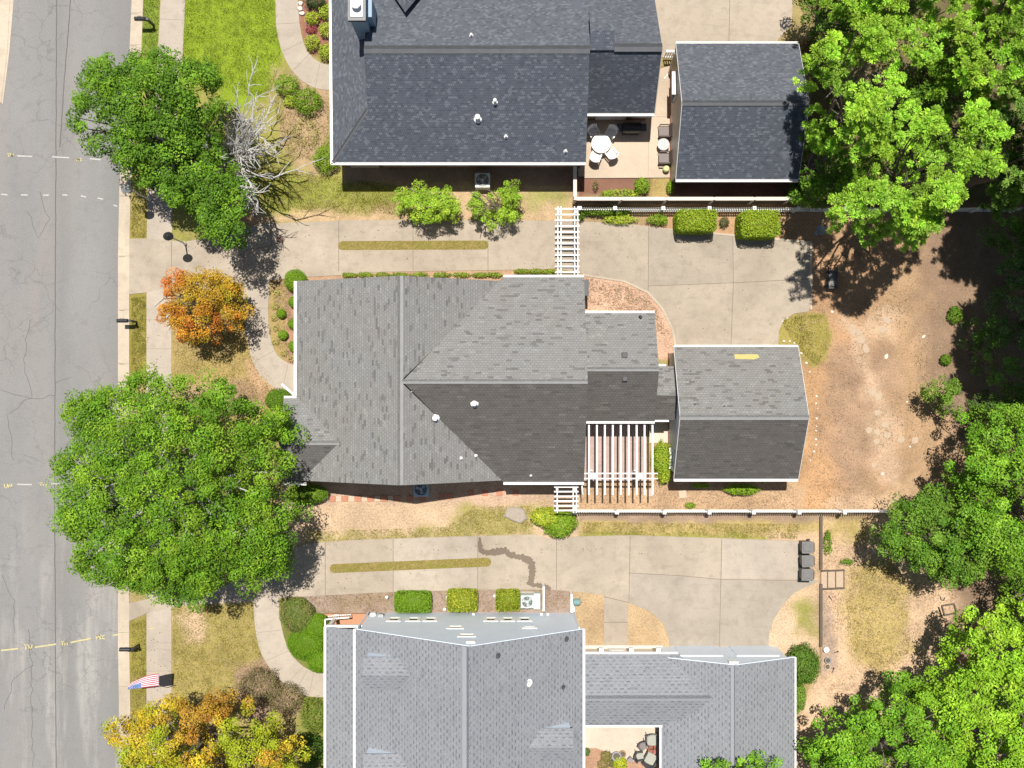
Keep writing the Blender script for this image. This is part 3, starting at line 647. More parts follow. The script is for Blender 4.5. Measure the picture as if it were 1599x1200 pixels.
tag(mb.build('drain_cover', plain('rusty_iron', (0.16, 0.10, 0.08), 0.8), origin=P(438, 375, 0.02)), 'small rusty oval drain cover set in the upper driveway', 'drain cover')

# ================================================================= HOUSES
def roof_obj(house, planes, mats, th=0.14, name='roof'):
    mb = MB()
    for poly, m in planes: mb.plane(poly, th, m)
    return mb.build(name, mats, house)
def cap(roof, pts, mat, wd=0.30, lift=0.025):
    """ridge cap: folded strip over the ridge"""
    mb = MB(); pts = [Vector(p) for p in pts]; rr = random.Random(3)
    for a, b in zip(pts[:-1], pts[1:]):
        L = (b-a).length; n = max(1, int(L/0.30)); d = (b-a)/n; s_ = d.cross(Vector((0, 0, 1))).normalized()*wd/2
        for i in range(n):
            p = a+d*i; q = a+d*(i+1); u = Vector((0, 0, lift+rr.uniform(0, 0.004))); u2 = u+Vector((0, 0, 0.012)); dr = Vector((0, 0, -wd*0.24))
            mb.add([p-s_+dr+u, p+u, p+s_+dr+u, q-s_+dr+u2, q+u2, q+s_+dr+u2], [(0, 1, 4, 3), (1, 2, 5, 4), (0, 3, 4, 1), (0, 2, 1), (3, 4, 5)])
    return mb.build('ridge_cap', mat, roof)
def gutter(house, a, b, out, mat=None, w_=0.13, h_=0.13, name='gutter'):
    """open trough along an eave; out = unit vector away from the wall"""
    a, b, out = Vector(a), Vector(b), Vector(out); mb = MB(); z = Vector((0, 0, -0.02))
    o1 = out*(w_/2+0.004)
    mb.bar(a+out*0.012+z-Vector((0, 0, h_/2)), b+out*0.012+z-Vector((0, 0, h_/2)), 0.02, h_)
    mb.bar(a+out*w_+z-Vector((0, 0, h_/2)), b+out*w_+z-Vector((0, 0, h_/2)), 0.03, h_)
    mb.bar(a+o1+z-Vector((0, 0, h_*0.55)), b+o1+z-Vector((0, 0, h_*0.55)), w_-0.04, 0.02)
    return mb.build(name, mat or M['white'], house)
def vent(roof, px, py, z, r=0.09, h=0.35, mat='white', base=True):
    mb = MB(); p = P(px, py, z)
    mb.lathe(p, [(r*1.9, -0.06), (r*1.7, 0.02), (r, 0.05), (r, h), (r*1.15, h), (r*1.15, h+0.05), (r*0.5, h+0.09)], 12)
    return mb.build('roof_vent', M[mat], roof, smooth=False)
def boxvent(roof, px, py, z, s_=0.3):
    mb = MB(); p = P(px, py, z); mb.box((p.x, p.y, z+0.06), (s_, s_, 0.12)); mb.box((p.x, p.y, z+0.135), (s_*0.8, s_*0.75, 0.03), m=1)
    return mb.build('attic_vent', [M['black'], M['dgrey']], roof, bevel=0.01)
def window(house, c, nrm, wd, h, name='window', mat='white', proud=0.06, nd=1, sill=0.26, t_=0.09):
    """window proud of the wall: frame, pane, sill. c = centre on the wall, nrm = outward"""
    c, nrm = Vector(c), Vector(nrm); al = Vector((0, 0, 1)).cross(nrm); mb = MB()
    def slab_(o, off, sx, sz, dp, m=0): 
        q = c+al*off[0]+Vector((0, 0, off[1]))+nrm*dp/2
        o.bar(q-al*sx/2, q+al*sx/2, dp, sz, m)
    for off, sx, sz in (((0, h/2), wd+t_*2, t_), ((0, -h/2), wd+t_*2, t_)): slab_(mb, off, sx, sz, proud)
    for sgn in (-1, 1): slab_(mb, (sgn*(wd/2+t_/2), 0), t_, h-t_, proud*0.95)
    for i in range(1, nd+1): slab_(mb, (0, -h/2+h*i/(nd+1)), wd, 0.04, proud*0.8)
    f = mb.build(name, M[mat], house)
    g_ = MB(); slab_(g_, (0, 0), wd, h-t_, proud*0.4); g_.build('pane', M['glass'], f)
    s2 = MB(); slab_(s2, (0, -h/2-0.07), wd+sill, 0.045, proud+(0.06 if sill > .2 else 0.01)); s2.build('sill', M[mat], f)
    return f
def door(house, c, nrm, wd, h, mat='white', panels=2, name='door'):
    c, nrm = Vector(c), Vector(nrm); al = Vector((0, 0, 1)).cross(nrm); mb = MB()
    q = c+nrm*0.03; mb.bar(q-al*wd/2, q+al*wd/2, 0.06, h)
    for i in range(panels):
        zc = -h/2+h*(i+0.5)/panels; q = c+nrm*0.066+Vector((0, 0, zc)); mb.bar(q-al*wd*0.4, q+al*wd*0.4, 0.012, h/panels*0.72)
    d = mb.build(name, M[mat], house); k = MB(); k.lathe(c+al*wd*0.42+nrm*0.09+Vector((0, 0, -0.05)), [(0.02, -0.03), (0.035, 0), (0.02, 0.03)], 8)
    k.build('handle', M['black'], d); return d
def walls(house, poly, z1, mat, gables=(), z0=-0.3, foundation=None):
    mb = MB(); mb.prism(poly, z0 if foundation is None else 0.35, z1)
    for tri in gables:      # (p, q, apex z, thickness vector)
        p, q, apex, tv = tri; mid = (Vector(p)+Vector(q))/2 if not isinstance(apex, (tuple, list, Vector)) else None
        ap = Vector((mid.x, mid.y, apex)) if mid is not None else Vector(apex)
        a, b = Vector((p[0], p[1], z1-0.02)), Vector((q[0], q[1], z1-0.02)); tv = Vector(tv)
        mb.add([a, b, ap, a+tv, b+tv, ap+tv], [(0, 1, 2), (3, 5, 4), (0, 3, 4, 1), (1, 4, 5, 2), (2, 5, 3, 0)])
    o = mb.build('wall', mat, house)
    if foundation is not None:
        f = MB(); c = Vector((sum(p[0] for p in poly)/len(poly), sum(p[1] for p in poly)/len(poly)))
        pl = [(p[0]+(0.03 if p[0] > c.x else -0.03), p[1]+(0.03 if p[1] > c.y else -0.03)) for p in poly]
        f.prism(pl, -0.3, 0.348); f.build('foundation', foundation, house)
    return o
def rect(x0, y0, x1, y1): return [(x0, y0), (x1, y0), (x1, y1), (x0, y1)]
def ft(x, y, z): return Vector((x, y, z))

# ---------------- house A: grey shingled house in the middle
eA, rA = 3.2, 6.0
A = thing('house', 'house in the middle with weathered grey shingles, cross gabled roof and a darker lower slope', 'house', P(700, 597, 0))
wx0, ex0 = X(463, eA), X(786, eA); rx = X(625, rA); ny0, sy0 = 5.48, -5.13
ny1, sy1 = Y(433, eA), Y(753, eA); ex1 = X(912, eA); ry = Y(596, rA)
vjx = X(628, rA)      # where the rear ridge dies into the front ridge
N1 = ft(ex0, ny0, eA); 
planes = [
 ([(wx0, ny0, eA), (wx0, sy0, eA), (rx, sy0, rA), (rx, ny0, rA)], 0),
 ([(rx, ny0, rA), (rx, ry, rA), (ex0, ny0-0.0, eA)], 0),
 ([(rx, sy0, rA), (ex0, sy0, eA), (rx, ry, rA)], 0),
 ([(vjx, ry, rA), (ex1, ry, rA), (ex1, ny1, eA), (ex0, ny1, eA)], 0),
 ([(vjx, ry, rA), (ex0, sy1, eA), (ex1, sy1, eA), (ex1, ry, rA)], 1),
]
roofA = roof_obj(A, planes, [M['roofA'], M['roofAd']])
cap(roofA, [(rx, sy0+0.02, rA), (rx, ny0-0.02, rA)], M['capA']); cap(roofA, [(vjx, ry, rA+0.01), (ex1, ry, rA+0.01)], M['capA'], 0.24)
# porch gable to the west
pz, pe = 4.35, 3.2; pr_y = Y(692, pz); pn, ps = Y(622, pe), Y(754, pe); pw = X(443, pe)
hx = wx0+(pz-eA)/(rA-eA)*(rx-wx0)+0.1
porch = roof_obj(A, [([(pw, pr_y, pz+0.03), (hx, pr_y, pz+0.03), (wx0+0.12, pn, pe+0.06), (pw, pn, pe)], 0), ([(pw, pr_y, pz+0.03), (pw, ps, pe), (wx0+0.15, ps, pe+0.06), (hx, pr_y, pz+0.03)], 1)],
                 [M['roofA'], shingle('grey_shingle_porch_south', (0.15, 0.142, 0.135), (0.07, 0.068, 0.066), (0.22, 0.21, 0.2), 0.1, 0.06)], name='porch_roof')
cap(porch, [(pw, pr_y, pz+0.04), (hx, pr_y, pz+0.04)], M['capA'], 0.22)
# family room wing, lower ridge, and the breezeway
wz = 4.85; wr = Y(577, wz); wn, wsy = Y(489, eA), Y(658, eA); wxe = X(1022.5, eA); 
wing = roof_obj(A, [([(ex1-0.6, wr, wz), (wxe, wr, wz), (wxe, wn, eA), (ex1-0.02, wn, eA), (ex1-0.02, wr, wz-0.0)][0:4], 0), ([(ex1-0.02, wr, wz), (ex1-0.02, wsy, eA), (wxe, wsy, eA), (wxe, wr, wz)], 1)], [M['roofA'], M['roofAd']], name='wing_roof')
cap(wing, [(ex1, wr, wz+0.01), (wxe, wr, wz+0.01)], M['capA'], 0.22)
be = 2.75; bz = 3.45; bn, bs, br = Y(572, be), Y(656, be), Y(618, bz); bx0, bx1 = wxe-0.3, X(1058, bz)
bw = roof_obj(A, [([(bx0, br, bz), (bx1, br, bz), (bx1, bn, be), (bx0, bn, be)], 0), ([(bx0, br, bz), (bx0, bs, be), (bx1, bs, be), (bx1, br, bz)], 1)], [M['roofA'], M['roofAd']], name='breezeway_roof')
W_ = Vector((-1, 0, 0)); E_ = Vector((1, 0, 0)); N_ = Vector((0, 1, 0)); S_ = Vector((0, -1, 0))
gutter(A, (wx0, ny0, eA), (wx0, pn+0.05, eA), W_)
gutter(A, (pw, pn, pe), (wx0+0.05, pn, pe), N_, w_=0.1)
gutter(A, (pw, ps, pe), (pw+1.2, ps, pe), S_)
gutter(A, (ex0, ny1, eA), (ex1, ny1, eA), N_, w_=0.1); gutter(A, (ex0, sy1, eA), (ex1, sy1, eA), S_)
gutter(A, (ex1+0.05, wn, eA), (wxe, wn, eA), N_, w_=0.1); gutter(A, (ex1+0.05, wsy, eA), (wxe, wsy, eA), S_, w_=0.11)
gutter(A, (wxe+0.05, bn, be), (bx1-0.5, bn, be), N_, w_=0.09); gutter(A, (wxe+0.05, bs, be), (bx1-0.35, bs, be), S_, w_=0.09)
for p0 in ((ex0+0.1, sy1+0.28), (ex1-0.2, sy1+0.3)):
    mb = MB(); mb.tube([(p0[0], p0[1]-0.35, eA-0.15), (p0[0], p0[1]-0.1, eA-0.4), (p0[0], p0[1]-0.1, 0.1), (p0[0], p0[1]-0.3, 0.05)], 0.045, 6); mb.build('downspout', M['white'], A)
mb = MB(); mb.bar(P(440.5, 600, eA-0.12)+Vector((0, 0, 0)), P(462, 619, eA-0.12), 0.12, 0.14); mb.build('porch_beam', M['white'], A)
walls(A, rect(wx0+0.35, sy0+0.2, rx+5.0, ny0-0.2), eA+0.02, M['sideA'], [((wx0+0.35, ny0-0.2), (ex0-0.3, ny0-0.2), (rx, ny0-0.2, rA-0.2), (0, -0.15, 0)), ((wx0+0.35, sy0+0.2), (ex0-0.3, sy0+0.2), (rx, sy0+0.2, rA-0.2), (0, 0.15, 0))], foundation=M['brickw'])
walls(A, rect(ex0-1.2, sy1+0.3, ex1-0.12, ny1-0.3), eA+0.03, M['sideA'], [((ex1-0.12, sy1+0.3), (ex1-0.12, ny1-0.3), (ex1-0.12, ry, rA-0.2), (-0.15, 0, 0))], foundation=M['brickw'])
walls(A, rect(ex1-0.2, wsy+0.3, wxe-0.12, wn-0.3), eA+0.04, M['sideA'], [((wxe-0.12, wsy+0.3), (wxe-0.12, wn-0.3), (wxe-0.12, wr, wz-0.2), (-0.15, 0, 0))], foundation=M['brickw'])
walls(A, rect(wxe-0.2, bs+0.9, bx1-0.1, bn-0.3), be-0.1, M['sideA'])
walls(A, rect(pw+0.9, ps+0.3, wx0+0.4, pr_y), pe-0.12, M['sideA'])
for y_ in (4.2, 1.8, -0.4): window(A, (wx0+0.35, y_, 1.75), W_, 0.95, 1.4, nd=1)
door(A, (wx0+0.35, -1.4, 1.4), W_, 0.95, 2.05, 'black', 3)
for x_ in (-3.0, -9.5): window(A, (x_, ny0-0.2, 1.75), N_, 0.9, 1.3)
for x_ in (-9.2, -4.0): window(A, (x_, sy0+0.2, 1.75), S_, 0.9, 1.3)
for x_ in (0.6, 2.6): window(A, (x_, ny1-0.3, 1.75), N_, 0.9, 1.3); window(A, (x_, sy1+0.3, 1.75), S_, 0.9, 1.3)
window(A, (6.2, wn-0.3, 1.75), N_, 1.4, 1.3); door(A, (5.6, wsy+0.3, 1.4), S_, 1.7, 2.05, 'white', 1, 'patio_door')
for x_ in (pw+0.15, ): 
    for y_ in (pn-0.2, ps+0.25):
        mb = MB(); mb.box((x_, y_, 1.5), (0.16, 0.16, 3.05)); mb.box((x_, y_, 0.1), (0.22, 0.22, 0.2)); mb.build('porch_post', M['white'], A)
mb = MB(); mb.prism(rect(pw, ps+0.1, wx0+0.36, pn-0.1), -0.2, 0.3); mb.build('porch_deck', M['concrete2'], A)
mb = MB(); mb.bar(ft(pw+0.15, pn-0.2, pe-0.12), ft(pw+0.15, ps+0.25, pe-0.12), 0.12, 0.2); mb.build('porch_beam', M['white'], A)
def zA(px, py, side):   # height of a roof slope under a pixel, by iteration
    z = 4.5
    for _ in range(8):
        p = P(px, py, z)
        if side == 'E': z = rA-(p.x-rx)*(rA-eA)/(ex0-rx)
        elif side == 'S': z = rA-(ry-p.y)*(rA-eA)/(ry-sy1)
        elif side == 'N': z = rA-(p.y-ry)*(rA-eA)/(ny1-ry)
        elif side == 'WN': z = wz-(p.y-wr)*(wz-eA)/(wn-wr)
        elif side == 'WS': z = wz-(wr-p.y)*(wz-eA)/(wr-wsy)
    return z
for px, py, sd_, r, h in ((741, 630, 'S', .12, .4), (680, 653, 'E', .12, .38)): vent(roofA, px, py, zA(px, py, sd_), r, h)
for px, py, sd_ in ((720, 716, 'E'), (743, 712, 'E')): vent(roofA, px, py, zA(px, py, sd_), 0.055, 0.16)
vent(roofA, 829, 743, zA(829, 743, 'S'), 0.04, 0.15)
boxvent(wing, 975, 555, zA(975, 555, 'WN')); boxvent(wing, 975.5, 592, zA(975, 592, 'WS'), 0.26); vent(wing, 1000, 496, zA(1000, 496, 'WN'), 0.06, 0.14, 'black')
mb = MB(); p = P(917, 455, 1.2); mb.box((ex1+0.10, Y(455), 1.05), (0.42, 0.8, 2.1)); mb.box((ex1+0.10, Y(455), 2.12), (0.46, 0.86, 0.05)); mb.build('meter_cabinet', M['dgrey'], A)

# ---------------- garage A
gE, gR = 2.9, 5.0
def garage(label, n_px, r_px, s_px, xw_e, xe_e, roofmats, capm, wallm, pos):
    G = thing('garage', label, 'garage', P(*pos, 0))
    yn, yr, ys = Y(n_px, gE), Y(r_px, gR), Y(s_px, gE); x0 = X(xw_e, gE); x1 = X(xe_e, gE)
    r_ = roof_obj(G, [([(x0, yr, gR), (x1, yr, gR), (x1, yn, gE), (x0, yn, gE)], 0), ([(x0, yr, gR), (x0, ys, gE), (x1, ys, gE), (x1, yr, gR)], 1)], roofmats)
    cap(r_, [(x0, yr, gR), (x1, yr, gR)], capm, 0.28)
    gutter(G, (x0, yn, gE), (x1, yn, gE), N_, w_=0.09); gutter(G, (x0, ys, gE), (x1, ys, gE), S_, w_=0.13)
    wy0, wy1, wx0_, wx1_ = ys+0.3, yn-0.3, x0+0.12, x1-0.12
    walls(G, rect(wx0_, wy0, wx1_, wy1), gE+0.03, wallm, [((wx0_, wy0), (wx0_, wy1), (wx0_, yr, gR-0.15), (0.12, 0, 0)), ((wx1_, wy0), (wx1_, wy1), (wx1_, yr, gR-0.15), (-0.12, 0, 0))], foundation=M['brickw'])
    for k, z_ in ((x0-0.0, 1), (x1+0.0, 1)):
        for (ya, yb) in ((yn, yr), (ys, yr)):
            mb = MB(); mb.bar(ft(k, ya, gE-0.09), ft(k, yb, gR-0.09), 0.035, 0.15); mb.build('rake_trim', M['white'], G)
    return G, r_, (wx0_, wy0, wx1_, wy1, yr)
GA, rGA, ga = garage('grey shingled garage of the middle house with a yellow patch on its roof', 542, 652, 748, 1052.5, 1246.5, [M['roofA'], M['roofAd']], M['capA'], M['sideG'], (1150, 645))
for i, xc in enumerate((10.3, 13.4)):
    mb = MB(); mb.bar(ft(xc-1.2, ga[3]+0.03, 1.1), ft(xc+1.2, ga[3]+0.03, 1.1), 0.06, 2.1)
    for k in range(4): mb.bar(ft(xc-1.15, ga[3]+0.066, 0.35+0.52*k), ft(xc+1.15, ga[3]+0.066, 0.35+0.52*k), 0.012, 0.44)
    mb.build('garage_door', M['white'], GA)
window(GA, (ga[0], -4.1, 1.7), W_, 0.9, 1.1)
mb = MB(); q = Y(557, 3.15)
zq = gR-(q-Y(652, gR))*(gR-gE)/(Y(542, gE)-Y(652, gR))
sl = (gR-gE)/(Y(542, gE)-Y(652, gR))
x0_, x1_ = X(1147, zq), X(1186, zq)
mb.add([ft(x0_, q+0.12, zq-0.12*sl+0.012), ft(x1_-0.1, q+0.12, zq-0.12*sl+0.012), ft(x1_, q-0.05, zq+0.05*sl+0.012), ft(x1_-0.3, q-0.16, zq+0.16*sl+0.012), ft(x0_, q-0.13, zq+0.13*sl+0.012)], [(0, 1, 2, 3, 4)])
tag(mb.build('tarp_patch', M['yellow'], origin=ft(x0_, q, zq)), 'ragged yellow tarp strip lying near the top eave of the middle garage roof', 'tarp')
for px, py in ((1078, 580), (1085, 632), (1131, 635)):
    yy = Y(py, 4.2); z_ = gR-(yy-Y(652, gR))*sl
    mb = MB(); c_ = P(px, py, z_); mb.box((c_.x, c_.y, z_+0.01), (0.1, 0.07, 0.03), 0.4); mb.build('roof_scar', M['black'], rGA)
mb = MB(); mb.box((X(1049), Y(560), 0.5), (0.3, 0.5, 1.0)); mb.box((X(1049), Y(560), 1.02), (0.36, 0.56, 0.05))
tag(mb.build('utility_cabinet', M['wood'], origin=P(1049, 560)), 'brown utility cabinet at the top left corner of the middle garage', 'cabinet')

# ---------------- house B: slate blue house at the top
eB, rB = 3.2, 5.9
B = thing('house', 'slate blue shingled house at the top with a blue grey chimney and white eaves', 'house', P(760, 100))
bs_y = Y(253.5, eB); br_y = Y(77, rB); bw_x = X(574, 4.6); be_x = X(915, eB); bn_y = 2*br_y-bs_y
bwx = X(917, rB)
# lower western porch slope hipped at its south end; main gable above it
pwx = X(520, 3.2); ptop = 4.5; pxr = X(574, ptop)
hipy = bs_y+(ptop-eB)/((rB-eB)/(br_y-bs_y))
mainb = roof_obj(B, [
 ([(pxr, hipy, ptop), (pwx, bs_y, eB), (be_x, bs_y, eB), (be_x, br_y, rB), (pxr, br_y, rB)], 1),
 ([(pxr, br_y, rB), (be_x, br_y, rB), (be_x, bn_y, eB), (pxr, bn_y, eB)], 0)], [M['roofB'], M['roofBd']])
wslope = roof_obj(B, [([(pwx-0.12, bn_y+1, eB), (pwx, bs_y, eB), (pxr, hipy, ptop), (pxr, bn_y+1, ptop)], 0)], [M['roofB'], M['roofBd']], name='porch_roof')
cap(mainb, [(pxr, br_y, rB), (be_x+0.02, br_y, rB)], M['capB'], 0.42)
cap(mainb, [(pwx, bs_y, eB+0.01), (pxr, hipy, ptop+0.01)], M['capB'], 0.2, 0.01)
# rear wing with a steeper ridge
b2e, b2r = 2.9, 5.9; w2s, w2r = Y(177, b2e), Y(74, b2r); w2x = X(1022, b2e); w2n = w2r+(w2r-w2s)*1.0
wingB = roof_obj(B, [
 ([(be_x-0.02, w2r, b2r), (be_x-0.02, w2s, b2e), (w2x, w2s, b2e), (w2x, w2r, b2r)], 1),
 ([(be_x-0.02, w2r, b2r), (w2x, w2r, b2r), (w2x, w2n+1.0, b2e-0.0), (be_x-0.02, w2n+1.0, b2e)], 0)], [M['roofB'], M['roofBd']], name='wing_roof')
ck0, ck1 = be_x+0.02, X(960, 6.1); kt = Y(48, 6.12)
cap(wingB, [(ck1, w2r, b2r+0.01), (w2x, w2r, b2r+0.01)], M['capB'], 0.42)
slp = (rB-eB)/(br_y-bs_y)
ktz = rB+0.05+(kt-br_y)*0.18
roof_obj(B, [([(ck0, br_y-0.05, rB-0.02), (ck1, br_y-0.05, rB-0.02), (ck1, kt, ktz), (ck0, kt, ktz)], 1), ([(ck0, kt, ktz), (ck1, kt, ktz), (ck1, kt+1.3, ktz-0.9), (ck0, kt+1.3, ktz-0.9)], 0)], [M['roofB'], M['roofBd']], name='cricket_roof')
# small cross gable at the top edge of the picture
cx_ = X(632, 5.6); cy_ = Y(20, 5.3); cz_ = 5.35
roof_obj(B, [([(cx_, cy_, cz_), (cx_, cy_+3.6, cz_), (cx_-2.2, cy_+3.6, cz_-2.0)], 0), ([(cx_, cy_, cz_), (cx_+2.2, cy_+3.6, cz_-2.0), (cx_, cy_+3.6, cz_)], 0)], [M['roofB'], M['roofBd']], th=0.05, name='dormer_roof')
mb = MB(); yq = cy_+3.4; mb.add([ft(cx_-2.1, yq, 3.3), ft(cx_+2.1, yq, 3.3), ft(cx_, yq, 5.2), ft(cx_-2.1, yq-.12, 3.3), ft(cx_+2.1, yq-.12, 3.3), ft(cx_, yq-.12, 5.2)], [(0, 1, 2), (3, 5, 4), (0, 3, 4, 1), (1, 4, 5, 2), (2, 5, 3, 0)]); mb.build('gable_wall', M['sideB'], B)
gutter(B, (pwx-0.10, bn_y+1, eB), (pwx, bs_y-0.1, eB), W_); gutter(B, (pwx-0.1, bs_y, eB), (be_x, bs_y, eB), S_); gutter(B, (be_x+0.05, w2s, b2e), (w2x, w2s, b2e), S_)
mb = MB(); mb.bar(ft(w2x+0.01, w2s, b2e-0.09), ft(w2x+0.01, w2r, b2r-0.09), 0.035, 0.15); mb.build('rake_trim', M['sideB'], B)
walls(B, rect(pxr+0.1, bs_y+0.35, be_x-0.15, bn_y-0.35), eB+0.02, M['sideB'], [((pxr+0.1, bs_y+0.35), (pxr+0.1, bn_y-0.35), (pxr+0.1, br_y, rB-0.2), (0.15, 0, 0)), ((be_x-0.15, bs_y+0.35), (be_x-0.15, bn_y-0.35), (be_x-0.15, br_y, rB-0.2), (-0.15, 0, 0))], foundation=M['brickw'])
walls(B, rect(be_x-0.3, w2s+0.35, w2x-0.15, w2n), b2e+0.02, M['sideB'], [((w2x-0.15, w2s+0.35), (w2x-0.15, w2n), (w2x-0.15, w2r, b2r-0.2), (-0.15, 0, 0))], foundation=M['brickw'])
mb = MB(); mb.prism(rect(pwx+0.5, bs_y+0.35, pxr+0.3, bs_y+2.2), -0.2, eB-0.1); mb.build('wall', M['sideB'], B)
for x_ in (-5.5, -3.0, 1.5): window(B, (x_, bs_y+0.35, 1.75), S_, 0.9, 1.3)
door(B, (5.5, w2s+0.35, 1.3), S_, 1.7, 2.05, 'white', 1, 'patio_door'); window(B, (7.2, w2s+0.35, 1.6), S_, 0.8, 1.0)
for y_ in (13.2, 15.4, 19, 21): 
    mb = MB(); mb.box((pwx+0.15, y_, 1.55), (0.16, 0.16, 3.1)); mb.build('porch_post', M['white'], B)
mb = MB(); mb.prism(rect(pwx+0.05, bs_y+2.2, pxr+0.12, bn_y), -0.2, 0.3); mb.build('porch_deck', M['concrete2'], B)
# chimney
cxa, cxb, cya, cyb = -8.02, -7.28, 17.98, 19.35
mb = MB(); mb.prism(rect(cxa+0.02, cya, cxb, cyb), 2.8, 7.2); mb.prism(rect(cxb, cya+0.35, cxb+0.28, cyb-0.1), 2.8, 6.7)
ch = mb.build('chimney', M['chim'], B)
mb = MB(); mb.prism(rect(cxa-0.07, cya-0.07, cxb+0.07, cyb+0.07), 7.2, 7.42); mb.build('chimney_crown', M['black'], ch)
mb = MB(); mb.prism(rect(cxa+0.07, cya+0.10, cxb-0.07, cyb-0.08), 7.42, 7.48); mb.build('chimney_cap', M['white'], ch)
mb = MB(); mb.lathe(((cxa+cxb)/2, cya+0.62, 7.48), [(0.17, 0), (0.17, 0.3), (0.24, 0.31), (0.24, 0.36), (0.05, 0.46)], 16); mb.build('flue', M['white'], ch)
def zB(px, py):
    z = 4.5
    for _ in range(8): z = rB-(br_y-P(px, py, z).y)*slp
    return z
for px, py, r, h in ((746, 186, .12, .45), (773, 160, .08, .42), (790, 214, .06, .2), (883, 237, .06, .2)): vent(mainb, px, py, zB(px, py), r, h, 'white' if r > .05 else 'grey')
z_ = rB-(Y(56, 5.6)-br_y)*slp; vent(mainb, 736, 56, z_, 0.06, 0.2)
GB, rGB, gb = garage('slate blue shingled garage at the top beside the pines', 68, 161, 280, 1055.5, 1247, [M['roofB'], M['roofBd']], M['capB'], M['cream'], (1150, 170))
f = window(GB, (gb[0], Y(150), 1.9), W_, 1.2, 1.3); 
mb = MB(); mb.bar(ft(gb[0]-0.14, Y(133), 2.55), ft(gb[0]-0.14, Y(167), 2.55), 0.28, 0.05); mb.bar(ft(gb[0]-0.26, Y(133), 2.4), ft(gb[0]-0.26, Y(167), 2.4), 0.03, 0.3); mb.build('window_awning', M['white'], GB)
mb = MB(); mb.tube([(gb[0]-0.05, gb[3]+0.2, gE-0.15), (gb[0]-0.12, gb[3]-0.1, gE-0.5), (gb[0]-0.1, gb[3]-0.5, 0.1), (gb[0]-0.35, gb[3]-0.8, 0.06)], 0.05, 6); mb.build('downspout', M['white'], GB)
mb = MB(); mb.bar(ft(10.0, gb[3]+0.03, 1.1), ft(14.5, gb[3]+0.03, 1.1), 0.06, 2.1); mb.build('garage_door', M['white'], GB)

# ---------------- house C: light grey roof at the bottom, pale blue gable towards the driveway
eC, rC = 4.3, 7.95
Cc = thing('house', 'house at the bottom with light grey roof, small dormers and pale blue gable wall', 'house', P(730, 1080))
c0, c1, cr = X(555, eC), X(910, eC), X(734, rC); cn = -12.80; cs = -22.6; cwall = -12.86
roofC = roof_obj(Cc, [([(c0, cn, eC), (c0, cs, eC), (cr, cs, rC), (cr, cn, rC)], 0), ([(cr, cn, rC), (cr, cs, rC), (c1, cs, eC), (c1, cn, eC)], 0)], [M['roofC']])
cap(roofC, [(cr-0.17, cn-0.03, rC+0.0), (cr-0.17, cs, rC+0.0)], M['capC'], 0.42, 0.012)
wl = [(X(578), cwall), (X(897), cwall), (X(897), cs+0.3), (X(578), cs+0.3)]
walls(Cc, wl, eC-0.05, M['sideC'], [((X(578), cwall), (X(897), cwall), (cr, cwall, rC-0.16), (0, -0.2, 0))])
gutter(Cc, (c0, cn, eC), (c0, cs, eC), W_, w_=0.11); gutter(Cc, (c1, cn, eC), (c1, cs, eC), E_, w_=0.11)
for (xa, za, xb, zb) in ((c0, eC, cr, rC), (cr, rC, c1, eC)):
    mb = MB(); mb.bar(ft(xa, cn+0.015, za-0.1), ft(xb, cn+0.015, zb-0.1), 0.03, 0.16); mb.build('rake_trim', M['sideC'], Cc)
for px in (618, 648, 674, 767, 793, 819): window(Cc, (X(px)*0.985, cwall, 1.75), N_, 0.42, 0.72, proud=0.035, sill=0.10, nd=0, t_=0.19)
for px, z_, w_, h_ in ((711, 3.65, 0.62, 0.75), (729, 5.45, 0.68, 0.7), (827, 3.7, 0.5, 0.35)): window(Cc, (X(px, z_), cwall, z_), N_, w_-.05, h_*.6, proud=0.035, sill=0.08, nd=0, t_=0.17)
mb = MB(); mb.bar(ft(cr-0.22, cwall+0.05, 6.95), ft(cr+0.22, cwall+0.05, 6.95), 0.1, 0.3); mb.build('gable_vent', M['white'], Cc)
for px, z_ in ((585, 0.6), (598, 0.9)):
    mb = MB(); mb.box((X(px), cwall+0.06, z_), (0.3, 0.12, 0.45)); mb.box((X(px), cwall+0.13, z_), (0.22, 0.03, 0.35)); mb.build('meter_box', M['white'] if px < 590 else M['grey'], Cc)
for px in (740, 845, 855):
    mb = MB(); mb.box((X(px), cwall+0.05, 0.5), (0.12, 0.1, 0.2)); mb.build('outlet_cover', M['white'], Cc)
mb = MB(); mb.tube([(X(897)+0.02, cwall+0.05, eC-0.3), (X(897)-0.02, cwall+0.07, 2), (X(897)-0.02, cwall+0.07, 0.1), (X(894), cwall+0.9, 0.06)], 0.05, 6); mb.build('downspout', M['white'], Cc)
mb = MB(); mb.tube([(X(574), cwall+0.05, eC-0.3), (X(576), cwall+0.07, 2), (X(576), cwall+0.07, 0.1)], 0.05, 6); mb.build('downspout', M['sideC'], Cc)
pw0 = X(509, 3.1); pp = roof_obj(Cc, [([(c0+0.35, cn-0.15, 3.95), (c0+0.35, cs, 3.95), (pw0, cs, 3.1), (pw0, cn-0.15, 3.1)], 0)], [M['roofC']], name='porch_roof')
gutter(Cc, (pw0, cn-0.15, 3.1), (pw0, cs, 3.1), W_, w_=0.11)
mb = MB(); mb.bar(ft(pw0, cn-0.12, 3.0), ft(c0+0.2, cn-0.12, 3.0), 0.12, 0.22); mb.build('porch_beam', M['white'], Cc)
for y_ in (cn-0.22, cn-3.5, cn-6.8):
    mb = MB(); mb.box((pw0+0.12, y_, 1.5), (0.18, 0.18, 3.0)); mb.box((pw0+0.12, y_, 0.28), (0.26, 0.26, 0.2)); mb.build('porch_post', M['white'], Cc)
